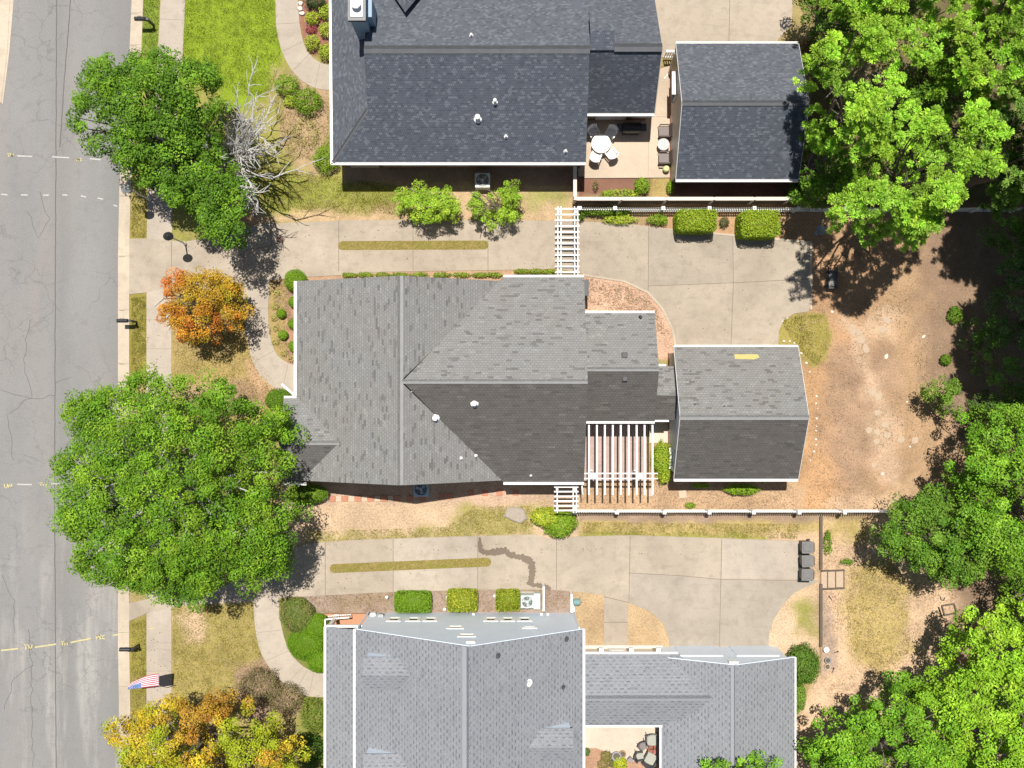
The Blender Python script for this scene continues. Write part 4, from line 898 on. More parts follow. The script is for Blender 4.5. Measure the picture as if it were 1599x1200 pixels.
def rail(parent, a, b, z, name='porch_railing'):
    mb = MB(); a, b = Vector(a), Vector(b); mb.bar(a+Vector((0, 0, z+0.9)), b+Vector((0, 0, z+0.9)), 0.07, 0.05); mb.bar(a+Vector((0, 0, z+0.12)), b+Vector((0, 0, z+0.12)), 0.05, 0.05)
    n = int((b-a).length/0.13)
    for i in range(n+1):
        p = a.lerp(b, i/n); mb.bar(p+Vector((0, 0, z+0.12)), p+Vector((0, 0, z+0.9)), 0.03, 0.03)
    return mb.build(name, M['white'], parent)
rail(Cc, ft(X(513), Y(961), 0), ft(X(550), Y(958), 0), 0.18)
rail(Cc, ft(X(513), Y(961), 0), ft(X(513), Y(985), 0), 0.18)
# dormers
slC = (rC-eC)/(cr-c0)
def dormer(yc, side):
    hw = 0.82; ez, tz = 5.72, 6.12
    if side < 0: xf = X(573, 5.4); zf = eC+(xf-c0)*slC; xe = c0+(ez-eC)/slC; xr = c0+(tz-eC)/slC
    else: xf = X(890, 5.4); k = (rC-eC)/(c1-cr); zf = eC+(c1-xf)*k; xe = c1-(ez-eC)/k; xr = c1-(tz-eC)/k
    mb = MB()
    for sy in (-1, 1):
        y0 = yc+sy*hw; y1 = yc+sy*(hw-0.1)
        mb.add([ft(xf, y0, zf), ft(xe, y0, ez), ft(xf, y0, ez), ft(xf, y1, zf), ft(xe, y1, ez), ft(xf, y1, ez)], [(0, 1, 2), (3, 5, 4), (0, 2, 5, 3), (1, 4, 5, 2)])
    t_ = 0.1*side
    mb.add([ft(xf, yc-hw, zf-0.05), ft(xf, yc+hw, zf-0.05), ft(xf, yc+hw, ez), ft(xf, yc, tz-0.05), ft(xf, yc-hw, ez), ft(xf-t_, yc-hw, zf-0.05), ft(xf-t_, yc+hw, zf-0.05), ft(xf-t_, yc+hw, ez), ft(xf-t_, yc, tz-0.05), ft(xf-t_, yc-hw, ez)], [(0, 1, 2, 3, 4), (9, 8, 7, 6, 5), (2, 7, 8, 3), (3, 8, 9, 4), (0, 5, 6, 1)])
    d = mb.build('dormer', M['sideC'], roofC)
    r2 = MB(); xo = xf+0.12*side
    r2.plane([ft(xo, yc, tz), ft(xr-0.05*side, yc, tz), ft(xe-0.05*side, yc+hw+0.02, ez), ft(xo, yc+hw+0.02, ez)], 0.06, 0); r2.plane([ft(xo, yc, tz), ft(xo, yc-hw-0.02, ez), ft(xe-0.05*side, yc-hw-0.02, ez), ft(xr-0.05*side, yc, tz)], 0.06, 0)
    r2.build('dormer_roof', M['roofC'], roofC)
for yc, sd_ in ((-14.72, -1), (-19.65, -1), (-18.35, 1), (-22.0+0.0, 1)): dormer(yc, sd_)
for px, py, m_, r, h in ((826, 1066, 'white', .1, .35), (777, 1024, 'dgrey', .08, .2), (884, 998, 'dgrey', .08, .2), (879, 1073, 'dgrey', .07, .2)):
    z_ = 6
    for _ in range(8): z_ = rC-(P(px, py, z_).x-cr)*(rC-eC)/(c1-cr)
    vent(roofC, px, py, z_, r, h, m_)
# east wing of house C round its courtyard
e2, r2z = 2.55, 4.15
n2 = Y(1022, e2); rid = Y(1091, 3.65); s2 = Y(1133, e2+0.35); gx0, gx1, gxr = X(1033, e2), X(1241, e2), X(1149, r2z); gn = -14.72
wingC = roof_obj(Cc, [
 ([(c1+0.02, rid, 3.65), (gx0+3.6, rid, 3.65), (gx0+0.9, n2, e2+0.05), (c1+0.02, n2, e2)], 0),
 ([(c1+0.02, rid, 3.65), (c1+0.02, s2, e2+0.35), (gx0-0.02, s2, e2+0.35), (gx0+3.6, rid, 3.65)], 0)], [M['roofC']], name='wing_roof')
cap(wingC, [(c1+0.02, rid, 3.65), (gx0+2.6, rid, 3.65)], M['capC'], 0.3)
gar = roof_obj(Cc, [([(gx0, gn, e2), (gx0, -22.6, e2), (gxr, -22.6, r2z), (gxr, gn, r2z)], 0), ([(gxr, gn, r2z), (gxr, -22.6, r2z), (gx1, -22.6, e2), (gx1, gn, e2)], 0)], [M['roofC']], name='garage_roof')
cap(gar, [(gxr-0.1, gn-0.03, r2z), (gxr-0.1, -22.6, r2z)], M['capC'], 0.32, 0.012)
gutter(Cc, (c1+0.13, n2, e2), (gx0+0.9, n2, e2), N_, w_=0.1); gutter(Cc, (c1+0.13, s2, e2+0.35), (gx0, s2, e2+0.35), S_, w_=0.09); gutter(Cc, (gx0, s2, e2), (gx0, -22.6, e2), W_, w_=0.09); gutter(Cc, (gx1, gn, e2), (gx1, -22.6, e2), E_, w_=0.08)
walls(Cc, [(gx0+0.25, (-14.76)), (gx1-0.35, (-14.76)), (gx1-0.35, -22.4), (gx0+0.25, -22.4)], e2-0.08, M['sideC'], [((gx0+0.25, (-14.76)), (gx1-0.35, (-14.76)), (gxr, -14.76, r2z-0.16), (0, -0.2, 0))])
walls(Cc, rect(c1-0.2, s2+0.35, gx0+0.3, n2-0.3), e2-0.09, M['cream'])
for (xa, za, xb, zb) in ((gx0, e2, gxr, r2z), (gxr, r2z, gx1, e2)):
    mb = MB(); mb.bar(ft(xa, gn+0.015, za-0.1), ft(xb, gn+0.015, zb-0.1), 0.03, 0.16); mb.build('rake_trim', M['sideC'], Cc)
for px in (1085, 1170):
    xc = X(px); mb = MB(); mb.bar(ft(xc-1.15, (-14.76)+0.03, 1.1), ft(xc+1.15, (-14.76)+0.03, 1.1), 0.06, 2.1); mb.build('garage_door', M['sideC'], Cc)
mb = MB(); mb.bar(ft(gxr-0.25, gn+0.02, 3.55), ft(gxr+0.25, gn+0.02, 3.55), 0.1, 0.3); mb.build('gable_vent', M['white'], Cc)
for px in (938, 985, 1027):
    mb = MB(); q = ft(X(px, 2.2), n2-0.3+0.2, 2.2); mb.box((q.x, n2+0.22, 2.45), (0.24, 0.2, 0.28)); mb.bar(ft(q.x, n2-0.3, 2.5), ft(q.x, n2+0.2, 2.5), 0.06, 0.06); mb.build('wall_lantern', M['white'], Cc)
door(Cc, (X(962), n2-0.3, 1.2), N_, 0.95, 2.05, 'white', 3)
mb = MB(); mb.bar(ft(c1+0.1, Y(1014.5), 0.05), ft(gx0+0.4, Y(1014.5), 0.05), 0.5, 0.1); mb.build('door_step', M['cream'], Cc)

# ================================================================= FENCES, ARBOURS, PERGOLA
def picket_fence(name, label, x0, x1, ypx, posts, side, z0=0.0, h=1.15):
    f = thing(name, label, 'fence', P((x0+x1)/2, ypx, 0)); yb = Y(ypx, h)
    xsn = [X(p, h) for p in posts]
    for x in xsn:
        mb = MB(); mb.box((x, yb, h/2+0.02), (0.13, 0.13, h+0.3)); mb.box((x, yb, h+0.19), (0.19, 0.19, 0.035)); mb.lathe((x, yb, h+0.205), [(0.085, 0), (0.06, 0.04), (0.02, 0.09)], 4); mb.build('post', M['white'], f)
    for a, b in zip(xsn[:-1], xsn[1:]):
        mb = MB(); L = b-a; n = max(2, int((L-0.13)/0.125)); 
        for zr in (0.25, 0.80): mb.box(((a+b)/2, yb, zr+z0), (L-0.14, 0.05, 0.09))
        for i in range(n):
            x = a+0.065+(i+0.5)*(L-0.13)/n; u = (x-a)/L*2-1; hh = h-0.13+0.15*u*u
            mb.box((x, yb+side*0.038, hh/2+0.04+z0/2), (0.072, 0.022, hh-z0))
            mb.add([ft(x-0.036, yb+side*0.027, hh+0.04), ft(x+0.036, yb+side*0.027, hh+0.04), ft(x, yb+side*0.027, hh+0.1), ft(x-0.036, yb+side*0.049, hh+0.04), ft(x+0.036, yb+side*0.049, hh+0.04), ft(x, yb+side*0.049, hh+0.1)], [(0, 1, 2), (3, 5, 4), (1, 4, 5, 2), (2, 5, 3, 0)])
        mb.build('picket_panel', M['white'], f)
    return f
picket_fence('picket_fence', 'white picket fence above the upper rear parking, running on under the pines', 905, 1590, 326, [905, 960, 1035, 1107, 1177, 1246, 1318, 1390, 1460, 1530, 1592], 1)
picket_fence('picket_fence', 'white picket fence along the lower side of the middle garage', 897, 1391, 800, [897, 963, 1037, 1107, 1176, 1247, 1318, 1391], -1)
vf = thing('privacy_fence', 'solid vinyl privacy fence with broad cream top rail above the picket fence', 'fence', P(1060, 315))
fh = 1.5
def vseg(a, b, h=fh):
    a, b = Vector(a), Vector(b); mb = MB(); mb.bar(a+Vector((0, 0, h-0.05)), b+Vector((0, 0, h-0.05)), 0.19, 0.08); mb.build('top_rail', M['cream'], vf)
    mb = MB(); mb.bar(a+Vector((0, 0, h/2)), b+Vector((0, 0, h/2)), 0.05, h-0.18); mb.build('fence_panel', M['wood'], vf)
fx_ = [X(p, fh) for p in (898, 970, 1041, 1115, 1178, 1234)]; fy_ = Y(310.5, fh)
for a, b in zip(fx_[:-1], fx_[1:]): vseg((a+0.07, fy_, 0), (b-0.03, fy_, 0))
vseg((fx_[0], fy_+0.1, 0), (fx_[0], Y(256, fh), 0))
for a in fx_: 
    mb = MB(); mb.box((a, fy_, fh/2), (0.14, 0.14, fh+0.04)); mb.build('post', M['cream'], vf)
gt = thing('garden_gate', 'small white picket gate between the top house and its garage', 'gate', P(1044, 88))
gy = Y(80, 1.4); mb = MB(); mb.bar(ft(X(1035), gy, 1.35), ft(X(1057, 1.4), gy, 1.35), 0.12, 0.08); mb.bar(ft(X(1035), gy, 0.3), ft(X(1055), gy, 0.3), 0.06, 0.08); mb.build('gate_frame', M['white'], gt)
mb = MB()
for i in range(6): mb.bar(ft(X(1036)+0.13*i, gy-0.03, 0.08), ft(X(1036)+0.13*i, gy-0.03, 1.3), 0.07, 0.02)
mb.build('picket_panel', M['white'], gt)

def arbour(label, x0, x1, y0, y1, slats, h, loc, verts):
    a = thing('arbor', label, 'arbor', P(*loc)); 
    ya, yb = Y(y0, h), Y(y1, h)
    for i, px in enumerate(verts):
        x = X(px, h); mb = MB(); mb.bar(ft(x, ya, h), ft(x, yb, h), 0.055, 0.14); mb.build('beam', M['white'], a)
    n = slats
    for i in range(n):
        yy = ya+(yb-ya)*(i+0.45)/n; mb = MB(); mb.bar(ft(X(x0, h), yy, h+0.115), ft(X(x1, h), yy, h+0.115), 0.075, 0.085); mb.build('slat', M['white'], a)
    for px in (sum(verts[:len(verts)//2])/(len(verts)//2), sum(verts[len(verts)//2:])/(len(verts)-len(verts)//2)):
        for yy in (ya-0.25, yb+0.25):
            mb = MB(); mb.box((X(px, h), yy, h/2), (0.12, 0.12, h)); mb.build('post', M['white'], a)
    return a
arbour('long white slatted arbor spanning the upper driveway beside the middle house', 866.5, 904.5, 323, 431, 12, 2.5, (885, 380), (871, 876, 897, 902))
arbour('short white slatted arbor over the side path by the lower picket fence', 865, 903, 757, 801, 6, 2.4, (885, 780), (870, 895, 900))
pg = thing('pergola', 'white pergola of long rafters over a brick patio behind the middle house', 'pergola', P(968, 710))
ph = 2.75
for i in range(9):
    x = X(919.5+i*12.4, ph); mb = MB(); mb.bar(ft(x, Y(657, ph), ph), ft(x, Y(773, ph), ph), 0.09, 0.16); mb.build('rafter', M['white'], pg)
mb = MB(); mb.bar(ft(X(908.5, ph), Y(756, ph), ph), ft(X(909.5, ph), Y(772, ph), ph), 0.06, 0.16); mb.build('rafter', M['white'], pg)
for py in (739.5, 747.5):
    mb = MB(); mb.bar(ft(X(911.5, ph-.16), Y(py, ph-.16), ph-0.17), ft(X(1027, ph-.16), Y(py, ph-.16), ph-0.17), 0.06, 0.17); mb.build('beam', M['white'], pg)
for px in (926, 999):
    mb = MB(); c_ = ft(X(px, ph-.2), Y(743.5, ph-.2), 0); mb.box((c_.x, c_.y, ph/2-0.1), (0.2, 0.2, ph-0.2)); mb.box((c_.x, c_.y, ph-0.22), (0.3, 0.3, 0.06)); mb.box((c_.x, c_.y, 0.15), (0.28, 0.28, 0.22)); mb.build('post', M['white'], pg)

# ================================================================= STREET FURNITURE
def mailbox(px, py, label, rz=0):
    base = P(px, py, gz(px, py)); m = thing('mailbox', label, 'mailbox', base, 'black kerbside mailboxes')
    mb = MB(); mb.box((base.x, base.y, 0.5), (0.11, 0.11, 1.1)); mb.box((base.x, base.y, 1.07), (0.15, 0.15, 0.05)); mb.build('post', M['black'], m)
    mb = MB(); mb.bar(ft(base.x+0.1, base.y, 0.96), ft(base.x-0.60, base.y, 0.96), 0.07, 0.08); mb.bar(ft(base.x, base.y, 0.62), ft(base.x-0.34, base.y, 0.93), 0.06, 0.06); mb.build('arm', M['black'], m)
    mb = MB(); prof = [(-0.09, 0), (0.09, 0), (0.09, 0.12)]+[(0.09*math.cos(t*math.pi/6), 0.12+0.09*math.sin(t*math.pi/6)) for t in range(1, 6)]+[(-0.09, 0.12)]
    v0 = [ft(base.x-0.68, base.y+a*1.15, 1.01+b) for a, b in prof]; v1 = [ft(base.x-0.10, base.y+a*1.15, 1.01+b) for a, b in prof]; k = len(prof)
    mb.add(v0+v1, [tuple(range(k)), tuple(range(2*k-1, k-1, -1))]+[(i, k+i, k+(i+1) % k, (i+1) % k) for i in range(k)]); mb.build('box', M['black'], m)
    mb = MB(); mb.box((base.x-0.42, base.y+0.12, 1.16), (0.2, 0.012, 0.05)); mb.box((base.x-0.33, base.y+0.12, 1.11), (0.03, 0.012, 0.14)); mb.build('flag_lever', M['dgrey'], m)
    return m
mailbox(240, 40, 'black mailbox at the kerb beside the bright green lawn at the top')
mailbox(213, 503, 'black mailbox at the kerb left of the orange maple')
mailbox(217, 1007, 'black mailbox at the kerb above the draped striped flag')
def lamp(px, py, h, label, dx, headm, polem, hx=0.0):
    b = P(px, py, 0); l = thing('street_lamp', label, 'lamp post', b)
    mb = MB(); mb.tube([b, b+Vector((0, 0, h))], [0.05, 0.035], 8); mb.lathe(b, [(0.1, 0), (0.09, 0.3), (0.05, 0.4)], 10); mb.build('pole', polem, l)
    mb = MB(); c_ = b+Vector((hx, 0, h)); mb.lathe(c_, [(0.09, -0.02), (0.15, 0.05), (0.19, 0.38), (0.24, 0.40), (0.12, 0.52), (0.02, 0.6)], 12, sx=1.2); 
    if hx: mb.bar(b+Vector((0, 0, h)), c_, 0.05, 0.05)
    mb.build('lamp_head', headm, l); return l
lamp(290, 381, 2.65, 'black headed lamp post on a white pole where the upper driveway meets the sidewalk', 0, M['black'], M['white'])
lamp(234, 312, 2.9, 'grey headed lamp post under the top left tree close to the kerb', 0, M['grey'], M['white'], -0.15)
# flag on a leaning pole
fl = thing('flag', 'red white and blue striped flag draped out over the sidewalk from its pole', 'flag', P(247, 1069, 0))
ctop = 2.3
def fpt(u, v):  # u along the stripes 0..1 (left to right), v across 0..1 (top to bottom)
    x0, yT, yB = 200+48*u, 1068-15*math.sin(u*1.5)-1*u, 1077-5.5*u
    if u < 0.01: yT = 1071
    yy = yT+(yB-yT)*v; z_ = ctop-0.28*(1-u)+0.05*math.sin(u*9+v*3)-0.10*v
    return P(x0, yy, z_)
def flagpart(name, cells, mat, off=0.0):
    mb = MB()
    for (u0, u1, v0, v1) in cells:
        n = 8
        for i in range(n):
            a, b = u0+(u1-u0)*i/n, u0+(u1-u0)*(i+1)/n; up = Vector((0, 0, off))
            mb.add([fpt(a, v0)+up, fpt(b, v0)+up, fpt(b, v1)+up, fpt(a, v1)+up], [(0, 3, 2, 1)])
    return mb.build(name, mat, fl)
flagpart('red_stripes', [((0.0 if k < 6 else 0.42), 1.0, k/13, (k+1)/13) for k in range(0, 13, 2)], M['red'])
flagpart('white_stripes', [((0.0 if k < 6 else 0.42), 1.0, k/13, (k+1)/13) for k in range(1, 13, 2)], M['fwhite'])
canton = flagpart('canton', [(0.0, 0.42, 6/13, 1.0)], M['blue'], 0.004)
mb = MB()
for i in range(5):
    for j in range(4):
        c_ = fpt(0.05+0.07*i+(j % 2)*0.03, 6.8/13+j*0.115)+Vector((0, 0, 0.012)); mb.lathe(c_, [(0.02, 0), (0.02, 0.003)], 5)
mb.build('stars', M['fwhite'], canton)
mb = MB(); b = P(262, 1074, 0); mb.tube([b, P(249, 1071.5, ctop+0.05)], 0.02, 8); mb.lathe(P(249, 1071.5, ctop+0.08), [(0.02, -.03), (0.04, 0), (0.01, .04)], 8); mb.tube([fpt(1, 0), fpt(1, 1)], 0.018, 6); mb.build('pole', M['grey'], fl)
# trash bins
b0 = P(1254, 851)
bin_ = thing('trash_bin', 'dark grey wheeled trash bin, uppermost of the three in a row', 'trash bin', b0, 'wheeled bins at the end of the lower driveway')
def local(mb, name, mat, parent, **k): ORG[parent.name] = Vector((0, 0, 0)); return mb.build(name, mat, parent, **k)
mb = MB(); mb.add([(-.24, -.26, .06), (.24, -.26, .06), (.24, .26, .06), (-.24, .26, .06), (-.30, -.31, .98), (.30, -.31, .98), (.30, .31, .98), (-.30, .31, .98)], [(0, 3, 2, 1), (4, 5, 6, 7), (0, 1, 5, 4), (1, 2, 6, 5), (2, 3, 7, 6), (3, 0, 4, 7)]); local(mb, 'body', M['dgrey'], bin_, bevel=0.02)
mb = MB(); mb.box((-0.01, 0, 1.02), (0.66, 0.66, 0.05)); mb.box((-0.03, 0, 1.06), (0.46, 0.42, 0.05)); mb.box((-0.03, 0.13, 1.09), (0.30, 0.08, 0.02)); mb.box((-0.03, -0.13, 1.09), (0.30, 0.08, 0.02)); local(mb, 'lid', M['binlid'], bin_, bevel=0.015)
mb = MB(); mb.tube([(.36, -.24, .95), (.36, .24, .95)], .02, 6); local(mb, 'handle', M['black'], bin_)
for s_ in (-1, 1):
    mb = MB(); mb.tube([(.26, s_*.27, .1), (.26, s_*.33, .1)], .1, 12); local(mb, 'wheel', M['black'], bin_)
copy_tree(bin_, P(1254, 872), 0.04, 'dark grey wheeled trash bin, middle one of the three in a row')
copy_tree(bin_, P(1253.5, 893), -0.03, 'dark grey wheeled trash bin, lowest of the three in a row')
# air conditioners
def aircon(px, py, label, body, s_=0.82, h=0.8, rz=0):
    b = P(px, py, 0.03); a = thing('air_conditioner', label, 'air conditioner', b, 'air conditioner condensers'); 
    mb = MB(); mb.box((b.x, b.y, h/2+0.03), (s_, s_, h)); mb.build('cabinet', body, a, bevel=0.03)
    mb = MB(); mb.box((b.x, b.y, -0.02), (s_+0.15, s_+0.15, 0.1)); mb.build('pad', M['concrete2'], a)
    mb = MB(); mb.lathe((b.x, b.y, h+0.035), [(s_*0.42, 0), (s_*0.42, 0.012)], 24); mb.build('fan_opening', M['black'], a)
    g_ = MB()
    for r in (0.12, 0.2, 0.28, 0.35):
        ring = [(b.x+r*math.cos(t*math.pi/12), b.y+r*math.sin(t*math.pi/12), h+0.075) for t in range(25)]; g_.tube(ring, 0.008, 4, cap=False)
    for k in range(8): t_ = k*math.pi/4; g_.tube([(b.x, b.y, h+0.08), (b.x+0.37*math.cos(t_), b.y+0.37*math.sin(t_), h+0.07)], 0.008, 4)
    g_.lathe((b.x, b.y, h+0.06), [(0.09, 0), (0.07, 0.03), (0.01, 0.04)], 12); g_.build('fan_guard', body, a)
    f_ = MB()
    for k in range(3):
        t_ = k*2.094+0.4; f_.add([(b.x, b.y, h+0.055), (b.x+0.3*math.cos(t_), b.y+0.3*math.sin(t_), h+0.053), (b.x+0.3*math.cos(t_+.7), b.y+0.3*math.sin(t_+.7), h+0.058)], [(0, 1, 2)])
    f_.build('fan_blades', M['grey'], a); return a
aircon(754, 286, 'pale air conditioner against the lower wall of the top house', M['acbody'])
aircon(659, 762, 'slate coloured air conditioner in the shade under the middle house gable', M['acblue'])
aircon(823, 936, 'pale green grey air conditioner on its pad beside the clipped hedges', plain('pale_green_grey_metal', (0.50, 0.58, 0.55), 0.45, 0.05), 0.72, 0.75)
mb = MB(); q = P(838, 936); mb.box((q.x, q.y, 0.32), (0.34, 0.85, 0.6)); mb.box((q.x, q.y, 0.635), (0.37, 0.88, 0.03))
tag(mb.build('equipment_box', plain('pale_green_box', (0.52, 0.60, 0.57), 0.45, 0.05), origin=q, bevel=0.01), 'pale green grey equipment box touching the right side of the lower air conditioner', 'equipment box')
for px, ya, yb, lab, h in ((849, 918, 953, 'thin white vinyl screen just right of the lower air conditioner', 0.95), (892.5, 930, 955, 'thin white vinyl screen at the corner of the pale blue gable wall', 0.9)):
    s_ = thing('screen_panel', lab, 'screen', P(px, (ya+yb)/2)); x = X(px, h)
    mb = MB(); mb.bar(ft(x, Y(ya, h), h-0.03), ft(x, Y(yb, h), h-0.03), 0.1, 0.06); mb.build('top_rail', M['white'], s_)
    mb = MB(); mb.bar(ft(x, Y(ya, h)-0.03, h/2-0.02), ft(x, Y(yb, h)+0.03, h/2-0.02), 0.03, h-0.08); mb.build('panel', M['white'], s_)
    for yy in (ya, yb):
        mb = MB(); mb.box((x, Y(yy, h), h/2), (0.12, 0.12, h+0.08)); mb.build('post', M['white'], s_)
hr = thing('hose_reel', 'teal grey garden hose reel at the corner of the pale blue gable wall', 'hose reel', P(900, 939))
b = P(900, 939); mb = MB(); mb.tube([b+Vector((-.16, 0, .3)), b+Vector((.16, 0, .3))], .2, 14); mb.build('hose_drum', M['teal'], hr)
for s_ in (-1, 1):
    mb = MB(); mb.lathe(b+Vector((0, 0, 0)), [(0.001, 0)], 3) if False else None
    mb.tube([b+Vector((s_*.2, -.25, 0)), b+Vector((s_*.18, 0, .55)), b+Vector((s_*.2, .25, 0))], .025, 6); mb.build('side_frame', M['grey'], hr)
mb = MB(); mb.tube([b+Vector((.2, 0, .3)), b+Vector((.3, 0, .3)), b+Vector((.3, .1, .42))], .018, 6); mb.build('crank', M['grey'], hr)
def pathlight(px, py, label):
    b = P(px, py); l = thing('garden_light', label, 'garden light', b, 'white path lights beside the lower driveway'); mb = MB(); mb.tube([b, b+Vector((0, 0, .35))], .015, 6); mb.build('stake', M['white'], l)
    mb = MB(); mb.lathe(b+Vector((0, 0, .35)), [(.05, -.06), (.06, 0), (.09, .01), (.03, .06)], 10); mb.build('lamp_head', M['white'], l)
pathlight(605, 931, 'white path light left of the first clipped hedge'); pathlight(699, 931, 'white path light between the first and second clipped hedges'); pathlight(773, 929, 'white path light between the second and third clipped hedges'); pathlight(695, 950, 'white path light close to the pale blue wall left of the middle clipped hedge')

# ================================================================= PATIO FURNITURE
def chair(label, cat, frame, cush, group, w_=0.62, arms=True, name='patio_chair', curved=False):
    c = thing(name, label, cat, (0, 0, 0), group)      # faces +X locally
    mb = MB(); mb.box((0, 0, 0.42), (w_*0.82, w_*0.8, 0.09)); local(mb, 'seat', cush, c, bevel=0.025)
    mb = MB(); n = 7
    for i in range(n):
        t_ = (i/(n-1)-0.5); y_ = t_*w_*0.92; x_ = -w_*0.44+ (0.10*abs(t_*2)**2 if curved else 0)
        mb.bar((x_, y_, 0.44), (x_-0.13, y_, 0.9), w_*0.92/(n-1)*1.02, 0.05)
    local(mb, 'backrest', cush if not arms else frame, c)
    for sx in (-1, 1):
        for sy in (-1, 1):
            mb = MB(); mb.tube([(sx*w_*0.38, sy*w_*0.42, 0.4), (sx*w_*0.42, sy*w_*0.45, 0)], 0.02, 6); local(mb, 'leg', frame, c)
    for sy in (-1, 1):
        mb = MB(); mb.bar((-w_*0.45, sy*w_*0.47, 0.62), (w_*0.38, sy*w_*0.47, 0.62), 0.075, 0.035); mb.bar((w_*0.34, sy*w_*0.47, 0.4), (w_*0.34, sy*w_*0.47, 0.61), 0.04, 0.04); local(mb, 'armrest', frame, c)
    return c
tp = P(937, 229)
dt = thing('dining_table', 'round white dining table with four white chairs pushed in around it', 'table', tp)
mb = MB(); mb.lathe(tp+Vector((0, 0, .70)), [(0.50, 0), (0.54, 0.02), (0.54, 0.04), (0.50, 0.05)], 28); mb.build('tabletop', M['white'], dt, smooth=False)
mb = MB(); mb.lathe(tp, [(0.28, 0.04), (0.26, 0.09), (0.06, 0.14), (0.05, 0.6), (0.2, 0.7)], 16); mb.build('pedestal', M['white'], dt)
mb = MB(); mb.lathe(tp+Vector((0, 0, .752)), [(0.03, 0), (0.03, 0.02)], 12); mb.build('umbrella_hole_cap', M['cream'], dt)
ch0 = chair('white patio chair at the upper left of the round white table', 'chair', M['white'], plain('white_sling', (0.70, 0.68, 0.64), .7, .05), 'white chairs around the round table', 0.56, curved=True)
def put(c, px, py, rz, z=0.055): c.location = P(px, py, z); c.rotation_euler = (0, 0, R(rz))
put(ch0, 926, 210, -62)
for px, py, rz, lb in ((953, 211, -122, 'white patio chair at the upper right of the round white table'), (929, 248, 68, 'white patio chair at the lower left of the round white table'), (953, 243, 128, 'white patio chair at the lower right of the round white table')):
    copy_tree(ch0, P(px, py, 0.055), R(rz), lb)
ac = chair('dark wicker armchair above the small glass table beside the top garage', 'armchair', M['brown'], M['cush'], 'dark wicker armchairs', 0.68, name='armchair'); put(ac, 1035, 208, 180)
copy_tree(ac, P(1035, 249.5, 0.055), R(180), 'dark wicker armchair below the small glass table beside the top garage')
st = thing('side_table', 'round glass topped side table between the two dark wicker armchairs', 'side table', P(1034, 229, .05)); b = P(1034, 229, .05)
mb = MB(); mb.lathe(b+Vector((0, 0, .5)), [(.33, 0), (.34, .015), (.33, .03)], 22); mb.build('tabletop', M['glass2'], st)
for k in range(3):
    t_ = k*2.094; mb = MB(); mb.tube([b+Vector((.26*math.cos(t_), .26*math.sin(t_), .5)), b+Vector((.30*math.cos(t_), .30*math.sin(t_), 0))], .02, 6); mb.build('leg', M['brown'], st)
def pot(px, py, label, mat, r, h, z=0.0, soil=True, name='plant_pot', plantcol=None):
    b = P(px, py, z); p_ = thing(name, label, 'pot', b)
    mb = MB(); mb.lathe(b, [(r*0.7, 0), (r*0.95, h*0.85), (r*1.05, h*0.87), (r*1.05, h), (r*0.9, h), (r*0.85, h*0.86)], 18); mb.build('bowl', mat, p_)
    if soil: mb = MB(); mb.lathe(b+Vector((0, 0, h*0.84)), [(r*0.86, 0), (r*0.5, 0.02)], 14); mb.build('soil', M['wood'], p_)
    return p_
q = P(1039, 266, .0); mb = MB(); mb.lathe(q, [(.10, 0), (.17, .15), (.19, .35), (.17, .45), (.13, .5), (.03, .52)], 18)
tag(mb.build('garden_stool', M['lime'], origin=q, smooth=True), 'pale lime ceramic stool below the two wicker armchairs', 'stool')
gr = thing('barbecue_grill', 'black covered barbecue grill in the shade under the eave of the top house', 'grill', P(984, 205, .05)); b = P(984, 205, .05)
mb = MB(); mb.box(b+Vector((0, 0, .45)), (0.95, .5, .8)); mb.build('cabinet', M['black'], gr, bevel=.03)
mb = MB(); pr = [(-.3+.0, 0)]; k = 9
v0 = [b+Vector((-.5, .27*math.cos(t*math.pi/8), .86+.26*math.sin(t*math.pi/8))) for t in range(9)]; v1 = [v+Vector((1.0, 0, 0)) for v in v0]
mb.add(v0+v1, [tuple(range(9)), tuple(range(17, 8, -1))]+[(i, 9+i, 9+(i+1) % 9, (i+1) % 9) for i in range(9)]); mb.build('lid', M['black'], gr)
mb = MB(); mb.tube([b+Vector((-.35, -.31, 1.0)), b+Vector((.35, -.31, 1.0))], .015, 6); mb.build('handle', M['grey'], gr)
for s_ in (-1, 1):
    mb = MB(); mb.box(b+Vector((s_*.66, 0, .84)), (.3, .42, .03)); mb.build('side_shelf', M['dgrey'], gr)
# courtyard of the lower house
SG = 'sage cushioned courtyard chairs'
s0 = chair('sage cushioned armchair at the top right corner of the lower courtyard', 'armchair', M['dgrey'], M['sage'], SG, 0.74, name='courtyard_armchair', curved=True); put(s0, 1017, 1152, 270, .045)
copy_tree(s0, P(1014, 1181, .045), R(62), 'large sage armchair lowest in the lower courtyard, tilted toward the fire bowl')
s1 = chair('small grey sling chair turned diagonally in the lower courtyard', 'chair', M['dgrey'], M['cush'], 'small courtyard sling chairs', 0.50, name='courtyard_chair', curved=True); put(s1, 1003, 1161, -52, .045)
s2c = chair('small pale cushioned chair at the left of the courtyard seating', 'chair', M['dgrey'], M['sage'], 'small courtyard sling chairs', 0.5, name='courtyard_chair', curved=True); put(s2c, 997.5, 1176, 8, .045)
fb = thing('fire_bowl', 'rusty red bowl table between the courtyard armchairs', 'bowl', P(1018, 1167, .045)); b = P(1018, 1167, .045)
mb = MB(); mb.lathe(b, [(.12, 0), (.08, .2), (.24, .38), (.27, .42), (.22, .4), (.05, .3)], 18); mb.build('bowl', plain('rust_red', (.33, .13, .09), .6), fb)
mb = MB(); mb.tube([b+Vector((-.2, 0, .42)), b+Vector((.2, .05, .44))], .02, 5); mb.tube([b+Vector((0, -.2, .43)), b+Vector((.03, .2, .45))], .02, 5); mb.build('grate', M['black'], fb)
